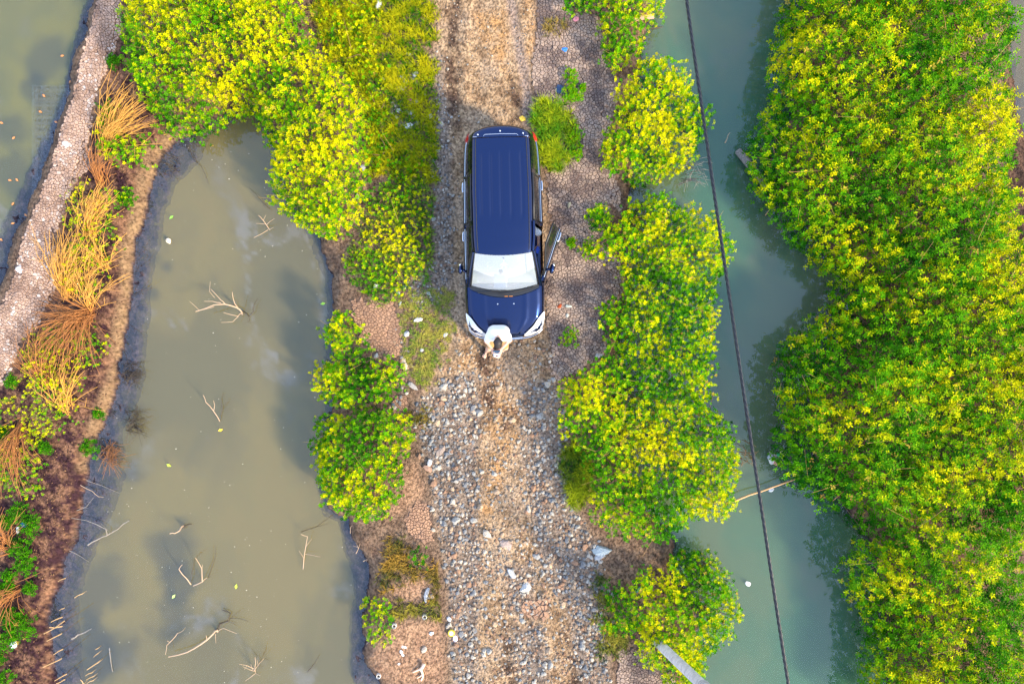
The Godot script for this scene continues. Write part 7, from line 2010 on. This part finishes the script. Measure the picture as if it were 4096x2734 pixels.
	for p in [[Vector3(-1.952,0.50,6.140), "pale pipe stub upright in the yellow-green grass band"], [Vector3(-2.637,0.40,6.351), "pale pipe stub upright on the red-brown clearing"], [Vector3(-3.014,0.20,7.542), "pale pipe stub upright at the lower waterline"]]:
		var rg := MB.new()
		rg.lathe(Vector3.ZERO, [Vector2(0.036, -0.05), Vector2(0.036, 0.09), Vector2(0.052, 0.09), Vector2(0.056, 0.0), Vector2(0.056, -0.05)], 18)
		bit("pipe_stub", p[1], "pipe", p[0], rg, mat("pvc", lin(0.60, 0.57, 0.52), 0.5))
	var can := MB.new()
	can.lathe(Vector3.ZERO, [Vector2(0.0, 0.0), Vector2(0.075, 0.0), Vector2(0.08, 0.02), Vector2(0.075, 0.05), Vector2(0.055, 0.052), Vector2(0.05, 0.046), Vector2(0.0, 0.046)], 18)
	var cn := thing("tin_lid", "round yellow tin with a white centre among gravel and clearing", "tin", on_ground(Vector2(Vector3(-1.358,0.45,6.508).x, Vector3(-1.358,0.45,6.508).z)))
	part("rim", can.mesh(), mat("yellow_tin", lin(0.62, 0.50, 0.04), 0.4), cn)
	var cd := MB.new()
	cd.lathe(Vector3(0, 0.048, 0), [Vector2(0.045, 0.0), Vector2(0.03, 0.006), Vector2(0.0, 0.006)], 14)
	part("centre", cd.mesh(), white, cn)
	bit("plastic_cup", "white cup on the clearing near the yellow tin", "litter", Vector3(-1.807,0.45,6.530), crumple(0.055, 0.5, 30), white)
	bit("plastic_wrapper", "white and violet wrapper below the yellow tin", "litter", Vector3(-1.272,0.45,6.643), crumple(0.075, 0.3, 31), mat("violet_white", lin(0.72, 0.60, 0.78), 0.5))
	bit("plastic_cup", "translucent cup beside the stones above the yellow tin", "litter", Vector3(-1.413,0.45,6.203), crumple(0.06, 0.5, 32), mat("milky_plastic", lin(0.60, 0.60, 0.60), 0.4))
	for q in [Vector3(-2.455,0.30,6.843), Vector3(-2.400,0.30,6.849), Vector3(-2.488,0.30,6.956), Vector3(-2.536,0.30,7.215), Vector3(-2.455,0.30,7.021)]:
		bit("paper_scrap", "white paper scrap on the slope above the pipe stub", "paper", q, crumple(rng.randf_range(0.03, 0.06), 0.2, rng.randi() % 1000), white, 0.0, "paper scraps above the pipe stub")
	# --- leaves afloat
	var fl := MB.new()
	for s in [-1.0, 1.0]:
		fl.face([Vector3(-0.05, 0, 0), Vector3(0, 0.008, s * 0.028), Vector3(0.055, 0.002, 0)])
	var fm := fl.mesh()
	for q in [[Vector3(-6.701,0.00,2.025), "yellow leaf floating below the slim forked twig", lin(0.75, 0.55, 0.03)], [Vector3(-6.339,0.00,5.617), "lime leaf floating in the lower pond", lin(0.45, 0.60, 0.04)], [Vector3(-7.773,0.00,5.841), "light green leaf floating near the two-armed branch", lin(0.40, 0.60, 0.15)], [Vector3(-7.889,0.00,2.831), "lime leaf floating near the western margin", lin(0.45, 0.60, 0.04)], [Vector3(-4.342,0.00,-0.880), "green leaf floating off the eastern mud bank", lin(0.25, 0.50, 0.04)], [Vector3(-7.825,0.00,-2.862), "green leaf floating by the western beach", lin(0.2, 0.45, 0.05)]]:
		var o := one("floating_leaf", fm, mat("leaf_%s" % q[1], q[2], 0.6), q[0] + Vector3(0, 0.006, 0), q[1], "leaf")
		o.rotation.y = rng.randf() * TAU
		o.scale = Vector3.ONE * 1.2
	for q in [Vector3(-11.734,0.00,-5.031), Vector3(-11.452,0.00,-4.683), Vector3(-11.543,0.00,-3.712), Vector3(-11.378,0.00,-3.723), Vector3(-10.334,0.00,-6.569), Vector3(-10.840,0.00,-5.287), Vector3(-10.756,0.00,-5.654), Vector3(-10.481,0.00,-5.049), Vector3(-10.473,0.00,-4.855), Vector3(-11.470,0.00,-3.170), Vector3(-11.177,0.00,-2.914), Vector3(-11.470,0.00,-2.723), Vector3(-11.745,0.00,-2.350), Vector3(-10.151,0.00,-5.976)]:
		var o := one("floating_leaf", fm, mat("orange_leaf", lin(0.60, 0.22, 0.06), 0.6), q + Vector3(0, 0.006, 0), "orange-brown leaf floating on the far pond", "leaf", "leaves on the far pond")
		o.rotation.y = rng.randf() * TAU
		o.scale = Vector3.ONE * 0.9
	var xf := []
	var cols := []
	for k in 420:
		var p := Vector2(rng.randf_range(-9.8, -3.2), rng.randf_range(-5.5, 8.0))
		if not Geometry2D.is_point_in_polygon(p, PackedVector2Array(fish_pond)) or sdf[cell(p.x, p.y)] > -0.15:
			continue
		if noise_a.get_noise_2d(p.x * 0.5, p.y * 0.5) + rng.randf() * 0.6 < 0.12:
			continue
		var s := rng.randf_range(0.08, 0.24)
		xf.append(Transform3D(Basis(Vector3.UP, rng.randf() * TAU).scaled(Vector3(s * rng.randf_range(0.6, 1.6), s, s)), Vector3(p.x, 0.004, p.y)))
		var g := rng.randf_range(0.35, 0.75)
		cols.append(Color(g, g * 0.95, g * 0.85))
	var fk := many("floating_flecks", fm, vmat("fleck", 0.7), self, xf, cols)
	tag(fk, "tiny pale flecks drifting on the fish pond", "debris", "", "stuff")
